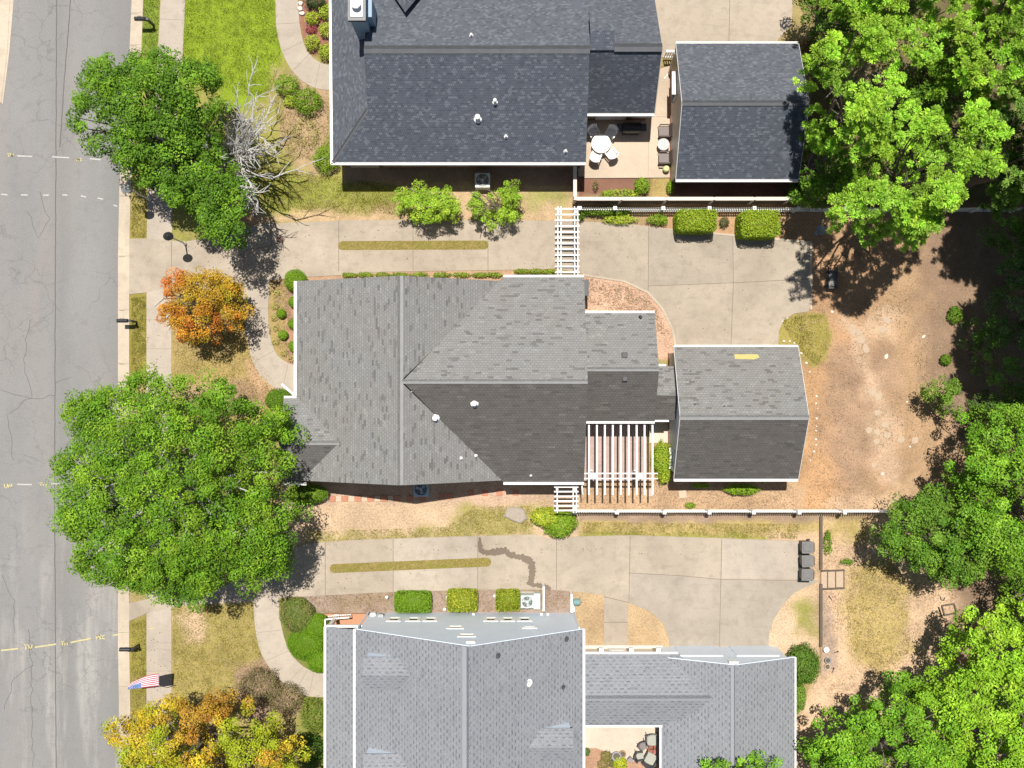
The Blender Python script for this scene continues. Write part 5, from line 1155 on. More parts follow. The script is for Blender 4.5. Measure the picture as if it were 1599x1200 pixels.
pot(962, 1178.5, 'large grey round pot beside the terracotta one in the lower courtyard', M['grey'], .26, .35, .04); pot(971.5, 1175.5, 'ochre terracotta pot touching the large grey pot in the courtyard', plain('ochre', (.36, .22, .09), .8), .19, .3, .04)
mb = MB(); q = P(983.5, 1184.5, .04); mb.box(q+Vector((0, 0, .15)), (.24, .24, .3), R(45)); mb.box(q+Vector((0, 0, .31)), (.15, .15, .03), R(45))
tag(mb.build('lantern', plain('mauve_grey', (.28, .25, .27), .7), origin=q, bevel=.01), 'small mauve grey square lantern set diagonally near the courtyard edge', 'lantern')

# ================================================================= BACK YARD BITS
def gp(px, py): return P(px, py, gz(px, py))
cartb = gp(1296, 437); ct = thing('garden_cart', 'black framed garden cart with a grey bed in pine shade beside the rear parking', 'cart', cartb); b = cartb
mb = MB()
for s_ in (-1, 1): mb.tube([b+Vector((s_*.24, -.55, .5)), b+Vector((s_*.24, .6, .5))], .025, 6); mb.tube([b+Vector((s_*.24, .6, .5)), b+Vector((s_*.2, .72, .8))], .02, 6)
mb.tube([b+Vector((-.2, .72, .8)), b+Vector((.2, .72, .8))], .02, 6); mb.build('frame', M['black'], ct)
mb = MB(); mb.add([b+Vector(v) for v in ((-.18, -.4, .3), (.18, -.4, .3), (.18, .35, .3), (-.18, .35, .3), (-.26, -.55, .6), (.26, -.55, .6), (.26, .45, .6), (-.26, .45, .6))], [(0, 1, 2, 3), (0, 4, 5, 1), (1, 5, 6, 2), (2, 6, 7, 3), (3, 7, 4, 0)]); mb.build('bed', M['binlid'], ct)
for s_ in (-1, 1):
    mb = MB(); mb.tube([b+Vector((s_*.27, -.3, .2)), b+Vector((s_*.32, -.3, .2))], .2, 16); mb.build('wheel', M['black'], ct)
    mb = MB(); mb.tube([b+Vector((s_*.2, .4, .48)), b+Vector((s_*.22, .4, 0))], .02, 6); mb.build('leg', M['black'], ct)
bbp = gp(1276, 363); bb = thing('bird_bath', 'small grey bird bath in deep shade at the corner of the upper rear parking', 'bird bath', bbp); b = bbp
mb = MB(); mb.lathe(b, [(.18, 0), (.14, .06), (.06, .12), (.05, .55), (.1, .62)], 14); mb.build('pedestal', M['grey'], bb)
mb = MB(); mb.lathe(b+Vector((0, 0, .62)), [(.08, 0), (.26, .07), (.28, .1), (.24, .09), (.05, .03)], 18); mb.build('basin', M['grey'], bb)
# timber retaining wall and steps
rw = thing('retaining_wall', 'low timber retaining wall running down from the lower picket fence', 'retaining wall', P(1281.5, 910))
for (ya, yb) in ((806, 889), (892.5+20, 1010)):
    for k in range(3):
        mb = MB(); mb.bar(ft(X(1281.5), Y(ya), 0.06-0.155*k), ft(X(1281.5), Y(yb), 0.06-0.155*k), 0.15, 0.145); mb.build('timber', M['wood'], rw)
stp = thing('garden_steps', 'three timber edged steps leading down from the retaining wall', 'steps', P(1302, 905))
for k, (xa, xb) in enumerate(((1283, 1293.5), (1294, 1307), (1307.5, 1321))):
    zt = -0.07-0.11*k
    mb = MB(); mb.prism([P(xa, 893), P(xb-1.6, 893), P(xb-1.6, 919), P(xa, 919)], -0.8, zt); mb.build('tread', plain('step_gravel', (.46, .35, .25), .95, .2, 8), stp)
    mb = MB(); mb.bar(ft(X(xb-0.8), Y(892), zt-0.05), ft(X(xb-0.8), Y(920), zt-0.05), 0.06, 0.16); mb.build('riser', M['wood'], stp)
for yy in (892, 920):
    mb = MB(); mb.bar(ft(X(1283), Y(yy), -0.02), ft(X(1321), Y(yy), -0.28), 0.07, 0.16); mb.build('stringer', M['wood'], stp)
mb = MB(); q = gp(1288, 1013); mb.lathe(q, [(.12, 0), (.15, .3), (.16, .32), (.14, .32), (.02, .3)], 16); tag(mb.build('bucket', M['white'], origin=q), 'white bucket at the lower end of the timber retaining wall', 'bucket')
q = gp(1291, 1030); pot(1291, 1030, 'grey round pot just below the white bucket', M['grey'], .17, .28, q.z); pot(1290.5, 1040, 'pale clay pot below the grey round pot', M['creamp'], .17, .24, q.z)
for px, py, rz, lb in ((1304, 1019, .3, 'small black hand tool lying right of the white bucket'), (1300, 1048, 1.2, 'small black hand tool lying below the clay pot'), (1297, 935, 2.2, 'small black hand tool lying below the timber steps')):
    q = gp(px, py); mb = MB(); mb.bar(q+Vector((-.12*math.cos(rz), -.12*math.sin(rz), .03)), q+Vector((.12*math.cos(rz), .12*math.sin(rz), .03)), .035, .03); mb.box(q+Vector((.15*math.cos(rz), .15*math.sin(rz), .03)), (.1, .07, .03), rz)
    tag(mb.build('hand_tool', M['black'], origin=q), lb, 'tool')
fr = thing('timber_frame', 'old timber frame lying on bare soil at the edge of the tree shade', 'frame', gp(1481, 950)); q = gp(1481, 950)
cs4 = [gp(1470, 946), gp(1489, 943), gp(1493, 957), gp(1474, 961)]
for i in range(4): mb = MB(); mb.bar(cs4[i]+Vector((0, 0, .07)), cs4[(i+1) % 4]+Vector((0, 0, .07)), .07, .13+.004*(i % 2)); mb.build('board', M['wood'], fr)
q0, q1 = gp(1465, 948), gp(1471, 965); mb = MB(); mb.tube([q0+Vector((0, 0, .04)), q1+Vector((0, 0, .05))], .04, 7); tag(mb.build('pole', M['black'], origin=q0), 'short black pipe lying beside the old timber frame', 'pipe')
q0 = gp(1471, 935); mb = MB(); mb.tube([q0+Vector((-.1, .12, .03)), q0+Vector((-.06, -.08, .04)), q0+Vector((.08, -.1, .04)), q0+Vector((.14, .06, .03))], .03, 6); tag(mb.build('bent_hose', M['dgrey'], origin=q0), 'short curved piece of dark hose above the old timber frame', 'hose')

def rock(px, py, rx_, ry_, h, mat, label, cat='stone', name='stone', group=None, rz=0, seed=0, z=None):
    rr = random.Random(seed+int(px*7+py)); n = rr.randint(6, 8); b = gp(px, py) if z is None else P(px, py, z); mb = MB()
    angs = [2*math.pi*i/n+rr.uniform(-.25, .25) for i in range(n)]; rad = [rr.uniform(.78, 1.15) for _ in angs]
    rings = [(1.0, -0.05), (1.03, h*0.55), (0.86, h)]
    vs = []
    for k, zz_ in rings:
        for a_, r_ in zip(angs, rad):
            x_, y_ = rx_*k*r_*math.cos(a_), ry_*k*r_*math.sin(a_); vs.append((b.x+x_*math.cos(rz)-y_*math.sin(rz), b.y+x_*math.sin(rz)+y_*math.cos(rz), b.z+zz_*rr.uniform(.9, 1.1)))
    fs = [tuple(range(2*n, 3*n))]
    for r_ in range(2):
        for i in range(n): fs.append((r_*n+i, r_*n+(i+1) % n, (r_+1)*n+(i+1) % n, (r_+1)*n+i))
    mb.add(vs, fs); o = mb.build(name, mat, origin=b); tag(o, label, cat, group); return o
GE = 'small white edging stones beside the middle garage'
for i, (px, py, s_) in enumerate([(1299, 487, .12), (1251, 552, .10), (1259, 567, .11), (1264, 581, .09), (1275, 619, .10), (1274, 630, .09), (1277, 638, .06), (1275, 654, .10), (1275, 666, .07), (1274, 673, .08), (1274, 686, .10), (1274, 695, .09), (1271, 705, .10), (1265, 719, .08), (1216, 543, .08), (1224, 533, .10), (1233, 533, .09), (1240, 536, .08), (1222, 502, .08), (1229, 497, .07)]):
    rock(px, py, s_*.8, s_*.7, .05, M['wstone'], (ORD[i]+' white edging stone counted down the right side of the middle garage' if 1 <= i <= 13 else ('lone white stone above the grass patch by the rear parking' if i == 0 else ORD[i-14]+' white stone along the lower left rim of the grass patch by the garage')), group=GE, seed=i)
GF = 'flat fieldstones across the middle back yard'
for i, (px, py, rx_, ry_, lb) in enumerate([(1331, 515, .20, .32, 'tall pale flat fieldstone highest in the back yard row'), (1341, 520, .17, .2, 'pale flat fieldstone just right of the highest one'), (1344, 531, .26, .24, 'broad pale flat fieldstone third from the top of the back yard row'), (1352, 545, .3, .2, 'pale flat fieldstone below the broad one near the top'),
    (1384, 557, .13, .18, 'bright white pointed stone in the upper back yard'), (1357, 672, .22, .2, None), (1371, 645, .2, .22, None), (1382, 664, .2, .24, None), (1370, 676, .22, .18, None), (1385, 680, .24, .2, None), (1369, 690, .2, .16, None),
    (1407, 687, .2, .24, 'pale flat fieldstone left of the pair at the right of the yard'), (1428, 688, .19, .24, 'pale pointed fieldstone farthest right in the back yard'), (1364, 727, .16, .16, 'rounded tan stone low in the back yard'), (1378, 740, .1, .09, 'small white stone lowest in the back yard'), (1362, 613, .2, .3, None), (1372, 620, .22, .25, None), (1385, 500, .24, .2, None), (1378, 515, .3, .2, None), (1442, 526, .13, .09, 'whitish stone alone inside the tree shade of the back yard'), (1416, 628, .07, .06, None), (1421, 698, .07, .06, None)]):
    rock(px, py, rx_, ry_, .03, M['stone'] if i not in (4, 14, 19, 20, 21) else M['wstone'], lb or ORD[i]+' pale flat fieldstone counted down the middle of the back yard', group=GF, seed=40+i, rz=i*.7)
rock(806, 803, .75, .5, .16, M['gstone'], 'large flat grey rock right of the grass strip beside the lower driveway', 'rock', 'rock', rz=-.3)
for px, py, lb in ((1013, 770, 'pale square stepping stone just right of the pergola tails'), (1066, 772, 'pale square stepping stone below the left end of the middle garage')):
    q = P(px, py); mb = MB(); mb.box(q+Vector((0, 0, .02)), (.42, .42, .06), .1); tag(mb.build('stepping_stone', M['creamp'], origin=q, bevel=.01), lb, 'stepping stone', 'pale stepping stones')
GP = 'square pavers of the side path below the middle house'
for i, px in enumerate([499, 519, 538.5, 559, 579, 600, 620, 640, 660, 690, 702, 735, 757, 780, 805]):
    q = P(px, 779.5-0.006*(px-500)-(3 if px > 680 else 0)-(5 if px > 720 else 0)); mt = M['redp']
    mb = MB(); mb.box(q+Vector((0, 0, .018)), (.34, .32, .05), .03*math.sin(i*3)); tag(mb.build('paver', mt, origin=q, bevel=.006), ORD[i]+' red square paver from the left in the path below the middle house', 'paver', GP)
for i, px in enumerate([509, 529, 549, 569.5, 589.5, 610]):
    q = P(px, 779.5-0.006*(px-500)); mb = MB(); mb.box(q+Vector((0, 0, .015)), (.30, .32, .05), .03*math.sin(i*5)); tag(mb.build('paver', M['creamp'], origin=q, bevel=.006), ORD[i]+' cream square paver from the left, set between red ones', 'paver', 'cream pavers of the side path')
for i, (px, py) in enumerate([(470, 6), (472, 22), (469, 14)]): rock(px, py, .16, .14, .12, M['wstone'], ['middle', 'lowest', 'uppermost'][0 if i == 2 else (1 if i == 1 else 2)]+' white stone edging the shrub bed beside the top front walk', group='white stones by the top walk', seed=90+i)

# ================================================================= VEGETATION
def leafmesh(name, C, B, size, colr, mat, parent=None, org=None, aspect=0.55, jit=0.55, rs=None, extra=None, label=None):
    """one small folded blade of four corners per leaf"""
    rs = rs or np.random.RandomState(1); n = len(C)
    N = B+rs.normal(0, jit, (n, 3)); N /= np.linalg.norm(N, axis=1)[:, None]+1e-9
    T = np.cross(N, rs.normal(0, 1, (n, 3))); T /= np.linalg.norm(T, axis=1)[:, None]+1e-9
    Bt = np.cross(N, T); s_ = (size*rs.uniform(0.65, 1.35, n))[:, None] if np.ndim(size) == 0 else (size*rs.uniform(0.65, 1.35, n))[:, None]
    tip = C+T*s_*0.6; tail = C-T*s_*0.5; l_ = C+Bt*s_*aspect*0.5+N*s_*0.10; r_ = C-Bt*s_*aspect*0.5+N*s_*0.10
    V = np.stack([tail, r_, tip, l_], 1).reshape(-1, 3); F = np.arange(4*n).reshape(n, 4); cc = np.repeat(colr, 4, axis=0)
    if extra is not None:
        V2, F2, c2 = extra; F2 = F2+len(V); V = np.concatenate([V, V2]); F = np.concatenate([F, F2]); cc = np.concatenate([cc, c2])
    return npmesh(name, V, F, mat, {'leafcol': ('FLOAT_COLOR', cc)}, parent=parent, org=org)
LEAF_GAIN = 1.42
def pick(pal, k, rs, jit=0.27):
    """colour per clump, drawn between palette entries"""
    pal = np.array(pal)*LEAF_GAIN; a = rs.randint(0, len(pal), k); b = rs.randint(0, len(pal), k); t_ = rs.rand(k)[:, None]
    return (pal[a]*(1-t_)+pal[b]*t_)*rs.uniform(1-jit, 1+jit, k)[:, None]
def puff(centres, rad, per, flat, rs, shell=0.62):
    """leaf centres and outward directions around clump centres"""
    k = len(centres); idx = np.repeat(np.arange(k), per)
    D = rs.normal(0, 1, (len(idx), 3)); D[:, 2] += 0.35; D /= np.linalg.norm(D, axis=1)[:, None]
    r_ = rad[idx]*rs.uniform(shell, 1.05, len(idx)); Pn = centres[idx]+D*r_[:, None]*np.array([1, 1, flat])
    return Pn, D, idx
def tree(label, outline, zt, ze, pal, seed, group=None, name='tree', trunk_px=None, clump=0.5, per=70, leaf=0.17, cover=1.5, gap=0.42, zb=None, style='leaf', cat='tree', colfn=None, barkm='bark', limbs=22, lump=0.9, gapfreq=0.45, trunk_r=0.22, showlimb=0, up=0.75):
    rs = np.random.RandomState(seed); rr = random.Random(seed)
    if style == 'leaf': per = int(per*1.7); leaf *= 0.76; gap += 0.09; lump *= 1.35
    pw_ = np.array([tuple(P(x, y, ze+0.25*(zt-ze)).xy) for x, y in outline]); cx, cy = pw_.mean(0)
    if trunk_px: tb = P(trunk_px[0], trunk_px[1], 0)
    else: tb = ft(cx, cy, 0)
    pz = gz(tb.x/S+799.5, 600-tb.y/S); tb.z = pz-0.05
    T_ = thing(name, label, cat, tb, group)
    if zb is None: zb = ze*0.62
    mn, mx = pw_.min(0), pw_.max(0); area = 0.5*abs(sum(pw_[i][0]*pw_[(i+1) % len(pw_)][1]-pw_[(i+1) % len(pw_)][0]*pw_[i][1] for i in range(len(pw_))))
    poly = [tuple(p) for p in pw_]
    def samp(n, inset):
        out = np.zeros((0, 2)); ds = np.zeros(0)
        for _ in range(60):
            q = rs.uniform(mn, mx, (n*3, 2)); d = polydist(q[:, 0], q[:, 1], poly); k = d > inset*rs.uniform(0.2, 1.1, len(q))
            out = np.concatenate([out, q[k]]); ds = np.concatenate([ds, d[k]])
            if len(out) >= n: break
        return out[:n], ds[:n]
    gq = rs.uniform(mn, mx, (800, 2)); Dm = max(0.4, polydist(gq[:, 0], gq[:, 1], poly).max())
    def dome(q, d):
        u = np.clip(d/(Dm*0.95), 0, 1); base = ze+(zt-ze)*np.sqrt(np.clip(1-(1-u)**2, 0, 1))
        nz_ = vnoise(q[:, 0]+50, q[:, 1]+50, 0.55, seed)*0.65+vnoise(q[:, 0]+50, q[:, 1]+50, 1.2, seed+5)*0.35
        return base+(nz_-0.5)*2*lump
    n1 = int(area/(math.pi*clump**2)*cover)
    q1, d1_ = samp(n1, clump*0.75); g_ = vnoise(q1[:, 0]+90, q1[:, 1]+90, gapfreq*2, seed+9)*0.6+vnoise(q1[:, 0]+90, q1[:, 1]+90, gapfreq*4.5, seed+11)*0.4
    keep = g_ > gap*np.where(d1_ < 0.9, 0.9, 1.0); q1, d1_ = q1[keep], d1_[keep]; z1 = dome(q1, d1_)+rs.normal(0, 0.12, len(q1))
    n2 = int(n1*0.7); q2, d2_ = samp(n2, clump); zt2 = dome(q2, d2_); z2 = zt2-(1.1 if style != 'needle' else 2.0)-rs.rand(n2)*np.maximum(0.3, zt2-0.6-zb)*0.75
    C = np.concatenate([np.c_[q1, z1], np.c_[q2, z2]]); k = len(C)
    rad = clump*rs.uniform(0.6, 1.3, k); cc = colfn(C, rs) if colfn else pick(pal, k, rs)
    if style == 'needle':
        # rounded tufts of needles crowded along the boughs
        ntf = per; ti = np.repeat(np.arange(k), ntf)
        D = rs.normal(0, 1, (len(ti), 3)); D[:, 2] = np.abs(D[:, 2])*0.7-0.1; D /= np.linalg.norm(D, axis=1)[:, None]
        tc = C[ti]+D*(rad[ti]*rs.uniform(0.35, 1.0, len(ti)))[:, None]*np.array([1, 1, .55]); tcol = cc[ti]*rs.uniform(.8, 1.25, (len(ti), 1))
        nb = 54; bi = np.repeat(np.arange(len(tc)), nb); n = len(bi)
        Dd = rs.normal(0, 1, (n, 3)); Dd[:, 2] = np.abs(Dd[:, 2])*1.0-0.15; Dd /= np.linalg.norm(Dd, axis=1)[:, None]
        L = rs.uniform(.85, 1.05, n)[:, None]*(leaf*1.12)*rs.uniform(.8, 1.25, len(tc))[bi][:, None]; side = np.cross(Dd, rs.normal(0, 1, (n, 3))+np.array([0, 0, 0.2])); side /= np.linalg.norm(side, axis=1)[:, None]
        a = tc[bi]+Dd*0.03; wd_ = leaf*0.17
        Vv = np.stack([a-side*wd_*0.4, a+side*wd_*0.4, a+Dd*L+side*wd_*0.6, a+Dd*L-side*wd_*0.6], 1).reshape(-1, 3); Ff = np.arange(4*n).reshape(n, 4)
        npmesh('crown', Vv, Ff, M['needle'], {'leafcol': ('FLOAT_COLOR', np.repeat(tcol[bi]*rs.uniform(.9, 1.12, (n, 1)), 4, axis=0))}, parent=T_)
    else:
        Pn, D, idx = puff(C, rad, per, 0.72, rs); D[:, 2] += up
        cl = cc[idx]*rs.uniform(.72, 1.32, (len(idx), 1))
        leafmesh('crown', Pn, D, leaf, cl, M['leaf'], parent=T_, rs=rs)
    # trunk and limbs
    top = max(zb, zt*0.5); mb = MB(); mb.tube([tb, tb+Vector((rr.uniform(-.1, .1), rr.uniform(-.1, .1), top*0.35)), tb+Vector((rr.uniform(-.2, .2), rr.uniform(-.2, .2), top*0.75)), ft(tb.x*0.6+cx*0.4, tb.y*0.6+cy*0.4, top)], [trunk_r*1.35, trunk_r, trunk_r*0.85, trunk_r*0.6], 10)
    mb.build('trunk', M[barkm], T_)
    lm = MB(); order = rs.permutation(len(z1))[:limbs]; fk = ft(tb.x*0.6+cx*0.4, tb.y*0.6+cy*0.4, top*0.9)
    for i_, j in enumerate(order):
        e = Vector((q1[j][0], q1[j][1], z1[j]+(0.25 if i_ < showlimb else -0.15))); s0 = fk.lerp(Vector((tb.x, tb.y, top*0.55)), rr.random()*0.8)
        m1 = s0.lerp(e, .35)+Vector((rr.uniform(-.3, .3), rr.uniform(-.3, .3), rr.uniform(.1, .6))); m2 = s0.lerp(e, .7)+Vector((rr.uniform(-.3, .3), rr.uniform(-.3, .3), rr.uniform(0, .4)))
        lm.tube([s0, m1, m2, e], [trunk_r*0.38, trunk_r*0.26, trunk_r*0.16, 0.018], 6)
        for _ in range(2):
            e2_ = m2+Vector((rr.uniform(-.9, .9), rr.uniform(-.9, .9), rr.uniform(.1, .7))); lm.tube([m1.lerp(m2, rr.random()), m2.lerp(e2_, .5), e2_], [trunk_r*0.16, .03, .012], 5)
    lm.build('limbs', M[barkm], T_)
    return T_
G1 = [(0.080, 0.168, 0.012), (0.115, 0.215, 0.015), (0.058, 0.128, 0.010)]
G2 = [(0.092, 0.200, 0.012), (0.125, 0.235, 0.013), (0.155, 0.255, 0.018), (0.070, 0.155, 0.010)]
PN = [(0.265, 0.430, 0.045), (0.235, 0.400, 0.042), (0.30, 0.445, 0.045), (0.20, 0.34, 0.04)]
G3 = [(0.125, 0.270, 0.018), (0.165, 0.300, 0.020), (0.095, 0.205, 0.014)]
G4 = [(0.195, 0.350, 0.020), (0.155, 0.300, 0.018), (0.235, 0.370, 0.025)]
tree('dark green street tree at the top left, its crown reaching over the road and sidewalk',
     [(190, 66), (222, 84), (255, 80), (290, 95), (330, 104), (365, 125), (372, 165), (352, 200), (352, 235), (376, 262), (396, 320), (402, 372), (372, 388), (322, 385), (305, 345), (262, 322), (215, 292), (178, 270), (142, 232), (106, 218), (128, 172), (120, 128), (150, 95)],
     7.6, 4.3, G1, 11, trunk_px=(300, 255), clump=0.46, per=78, leaf=0.165, cover=3.1, gap=0.15, trunk_r=0.26, lump=1.1)
tree('largest green street tree, low at the left, spreading over the kerb and the lower driveway',
     [(218, 574), (262, 585), (300, 580), (345, 590), (372, 602), (402, 628), (442, 642), (462, 668), (476, 715), (445, 752), (462, 790), (462, 850), (440, 902), (400, 932), (352, 922), (308, 948), (250, 944), (200, 922), (150, 905), (112, 888), (118, 842), (88, 818), (98, 780), (84, 722), (112, 690), (97, 642), (135, 602), (182, 602)],
     9.6, 5.0, G2, 12, trunk_px=(310, 740), clump=0.50, per=84, leaf=0.155, cover=3.4, gap=0.14, trunk_r=0.32, showlimb=5, lump=1.1, barkm='barkg', limbs=34)
def maplecol(C, rs):
    c = pick([(0.42, 0.155, 0.02), (0.45, 0.195, 0.02), (0.33, 0.10, 0.018), (0.40, 0.225, 0.02), (0.24, 0.19, 0.02)], len(C), rs)
    w_ = sstep(-16.8, -18.6, C[:, 0])*sstep(3.6, 5.2, C[:, 1]); red = np.array((0.66, 0.20, 0.04))
    g_ = sstep(-17.6, -16.8, C[:, 0])*sstep(3.2, 4.4, C[:, 1])*0.4; yl = np.array((0.42, 0.40, 0.03))
    c = c*(1-w_[:, None])+red*w_[:, None]; return c*(1-g_[:, None])+yl*g_[:, None]
tree('small round orange maple in autumn colour beside the upper front walk', [(290, 416), (318, 424), (345, 425), (372, 440), (393, 470), (390, 500), (368, 515), (340, 520), (332, 540), (305, 548), (286, 532), (268, 515), (248, 512), (247, 486), (262, 468), (258, 440), (272, 420)],
     4.7, 2.6, None, 13, name='maple_tree', clump=0.34, per=64, leaf=0.125, cover=2.6, gap=0.20, colfn=maplecol, limbs=16, trunk_r=0.11, lump=0.5)
def fallcol(C, rs):
    c = pick([(0.40, 0.30, 0.02), (0.44, 0.34, 0.025), (0.38, 0.22, 0.025), (0.30, 0.29, 0.02)], len(C), rs)
    n_ = vnoise(C[:, 0]+60, C[:, 1]+60, 0.9, 77); gr_ = sstep(0.42, 0.62, n_)[:, None]*0.85; rd = sstep(0.30, 0.2, n_)[:, None]*0.6
    c = c*(1-gr_)+np.array((0.30, 0.40, 0.02))*gr_; return c*(1-rd)+np.array((0.36, 0.13, 0.035))*rd
tree('yellow and orange tree in early autumn colour in the lower left corner of the photo', [(232, 1096), (268, 1082), (300, 1090), (345, 1083), (382, 1098), (402, 1122), (440, 1135), (468, 1165), (482, 1200), (478, 1290), (340, 1330), (230, 1300), (205, 1235), (200, 1175), (162, 1130), (180, 1112), (210, 1125)],
     6.8, 3.8, None, 14, name='maple_tree', clump=0.40, per=66, leaf=0.145, cover=2.6, gap=0.24, colfn=fallcol, limbs=22, trunk_r=0.2)
PG = 'tall pines in the upper right'
tree('bright pine reaching nearest to the top garage roof', [(1262, 60), (1300, 40), (1345, 35), (1385, 60), (1400, 120), (1420, 190), (1400, 250), (1385, 300), (1345, 290), (1330, 240), (1285, 215), (1262, 180), (1285, 135), (1262, 100)], 12.5, 8.8, PN, 21, PG, 'pine_tree', clump=0.60, per=8, cover=2.7, gap=0.46, style='needle', lump=1.5, gapfreq=0.3)
tree('bright pine standing over the end of the upper picket fence', [(1400, 130), (1450, 140), (1500, 150), (1545, 185), (1553, 230), (1545, 285), (1510, 320), (1505, 365), (1440, 370), (1390, 365), (1300, 340), (1290, 310), (1345, 285), (1385, 300), (1390, 230)], 12.0, 8.6, PN, 22, PG, 'pine_tree', clump=0.60, per=8, cover=2.7, gap=0.46, style='needle', lump=1.5, gapfreq=0.3)
tree('bright pine at the top edge left of the pine cluster', [(1310, -70), (1400, -80), (1480, -60), (1500, 20), (1480, 80), (1420, 120), (1370, 60), (1310, 30)], 12.5, 9.0, PN, 23, PG, 'pine_tree', clump=0.60, per=8, cover=2.8, gap=0.42, style='needle', lump=1.4, gapfreq=0.3)
tree('bright pine in the top right corner of the photo', [(1490, -80), (1600, -90), (1720, -60), (1720, 100), (1620, 150), (1540, 170), (1480, 130), (1500, 20)], 12.0, 9.0, PN, 24, PG, 'pine_tree', clump=0.60, per=8, cover=2.8, gap=0.42, style='needle', lump=1.4, gapfreq=0.3)
tree('bright pine at the right edge just under the corner pine', [(1545, 160), (1620, 150), (1720, 140), (1720, 320), (1640, 340), (1580, 320), (1560, 290), (1556, 230)], 11.0, 8.0, [(0.12, 0.21, 0.04), (0.15, 0.25, 0.045)], 25, PG, 'pine_tree', clump=0.6, per=8, cover=2.6, gap=0.4, style='needle', lump=1.4, gapfreq=0.3)
UG = 'broadleaf trees under the pines'
tree('dark broadleaf tree under the pines right of the top garage', [(1235, 200), (1265, 195), (1300, 215), (1335, 250), (1335, 310), (1290, 325), (1240, 320), (1232, 290), (1252, 260), (1240, 225)], 5.8, 3.2, G1, 26, UG, clump=0.42, per=60, leaf=0.16, cover=2.6, gap=0.25)
tree('dark broadleaf tree between the top driveway pad and the pines', [(1250, -40), (1320, -50), (1340, 20), (1330, 80), (1290, 90), (1262, 60), (1250, 20)], 6.5, 3.5, G1, 27, UG, clump=0.42, per=60, leaf=0.16, cover=2.6, gap=0.25)
tree('shaded broadleaf tree half hidden in the gap among the pines', [(1360, 60), (1470, 50), (1540, 110), (1530, 190), (1440, 200), (1380, 150)], 6.2, 3.5, G1, 28, UG, clump=0.5, per=50, leaf=0.17, cover=2.4, gap=0.22)
tree('shaded broadleaf tree under the lower edge of the pines', [(1330, 230), (1420, 230), (1500, 270), (1490, 315), (1400, 320), (1345, 305)], 5.8, 3.5, G1, 29, UG, clump=0.5, per=50, leaf=0.17, cover=2.4, gap=0.22)
tree('shaded tree at the right edge under the edge pine', [(1540, 190), (1720, 170), (1720, 420), (1600, 420), (1570, 330)], 6.0, 3.0, G1, 30, UG, clump=0.5, per=50, leaf=0.17, cover=2.4, gap=0.22)
RG = 'bright broadleaf trees at the right edge'
tree('large bright green tree at the right edge below the shaded yard', [(1502, 662), (1535, 640), (1580, 635), (1720, 600), (1740, 880), (1600, 912), (1560, 900), (1520, 880), (1498, 850), (1480, 800), (1498, 760), (1485, 735), (1502, 700)], 7.5, 4.8, G3+[(0.15, 0.25, .03)], 31, RG, clump=0.46, per=74, leaf=0.17, cover=3.0, gap=0.27)
tree('darker green tree whose crown hangs over the right end of the lower picket fence', [(1375, 800), (1408, 775), (1445, 757), (1490, 760), (1540, 790), (1560, 860), (1530, 905), (1490, 918), (1455, 905), (1420, 885), (1375, 862), (1368, 830)], 5.6, 3.3, [(0.075, 0.165, 0.015), (0.11, 0.20, 0.02)], 32, RG, clump=0.40, per=70, leaf=0.15, cover=2.8, gap=0.28)
tree('yellow green tree at the right side of the lower right corner', [(1490, 990), (1510, 955), (1535, 940), (1570, 965), (1600, 945), (1720, 930), (1740, 1290), (1480, 1290), (1490, 1160), (1455, 1110), (1450, 1060), (1490, 1035)], 7.6, 4.6, G4, 33, RG, clump=0.44, per=66, leaf=0.19, cover=2.8, gap=0.28)
tree('green tree at the left side of the lower right corner, next to the light roof', [(1268, 1150), (1300, 1110), (1345, 1088), (1372, 1070), (1412, 1055), (1440, 1062), (1470, 1080), (1500, 1120), (1530, 1290), (1280, 1300), (1262, 1190)], 6.6, 4.0, G3, 34, RG, clump=0.42, per=66, leaf=0.18, cover=2.8, gap=0.28)
tree('dark tree in shade below the large bright green tree', [(1530, 880), (1720, 880), (1720, 1000), (1600, 980), (1560, 950)], 4.2, 2.4, G1, 35, RG, clump=0.45, per=50, leaf=0.17, cover=1.4, gap=0.33)
tree('small green tree at the edge of the big shadow in the middle back yard', [(1435, 610), (1455, 592), (1480, 588), (1500, 605), (1508, 640), (1490, 655), (1468, 652), (1445, 640)], 3.4, 1.8, [(0.10, 0.19, 0.02), (0.14, 0.22, .03)], 36, None, clump=0.30, per=60, leaf=0.12, cover=2.1, gap=0.3, trunk_r=0.07, limbs=10)
tree('dark evergreen at the right edge deep in the shade', [(1560, 420), (1600, 390), (1700, 380), (1700, 640), (1600, 640), (1572, 580), (1558, 500)], 5.0, 2.2, [(0.07, 0.15, 0.04), (0.09, 0.18, .045)], 37, None, clump=0.42, per=60, leaf=0.15, cover=1.9, gap=0.28)
tree('low dark leafy tree in the shade left of the edge evergreen', [(1515, 500), (1545, 495), (1562, 530), (1565, 580), (1540, 610), (1508, 590), (1510, 540)], 3.0, 1.3, [(0.09, 0.18, 0.03), (0.11, 0.21, .035)], 38, None, clump=0.34, per=55, leaf=0.14, cover=1.7, gap=0.34, trunk_r=0.08, limbs=8)
tree('low scrubby tree at the lower end of the big shadow by the bright tree', [(1508, 625), (1550, 600), (1600, 600), (1620, 660), (1540, 690), (1510, 690)], 3.4, 1.6, [(0.05, 0.10, 0.018), (0.07, 0.13, .02)], 39, None, clump=0.36, per=55, leaf=0.15, cover=1.7, gap=0.34, trunk_r=0.08, limbs=8)
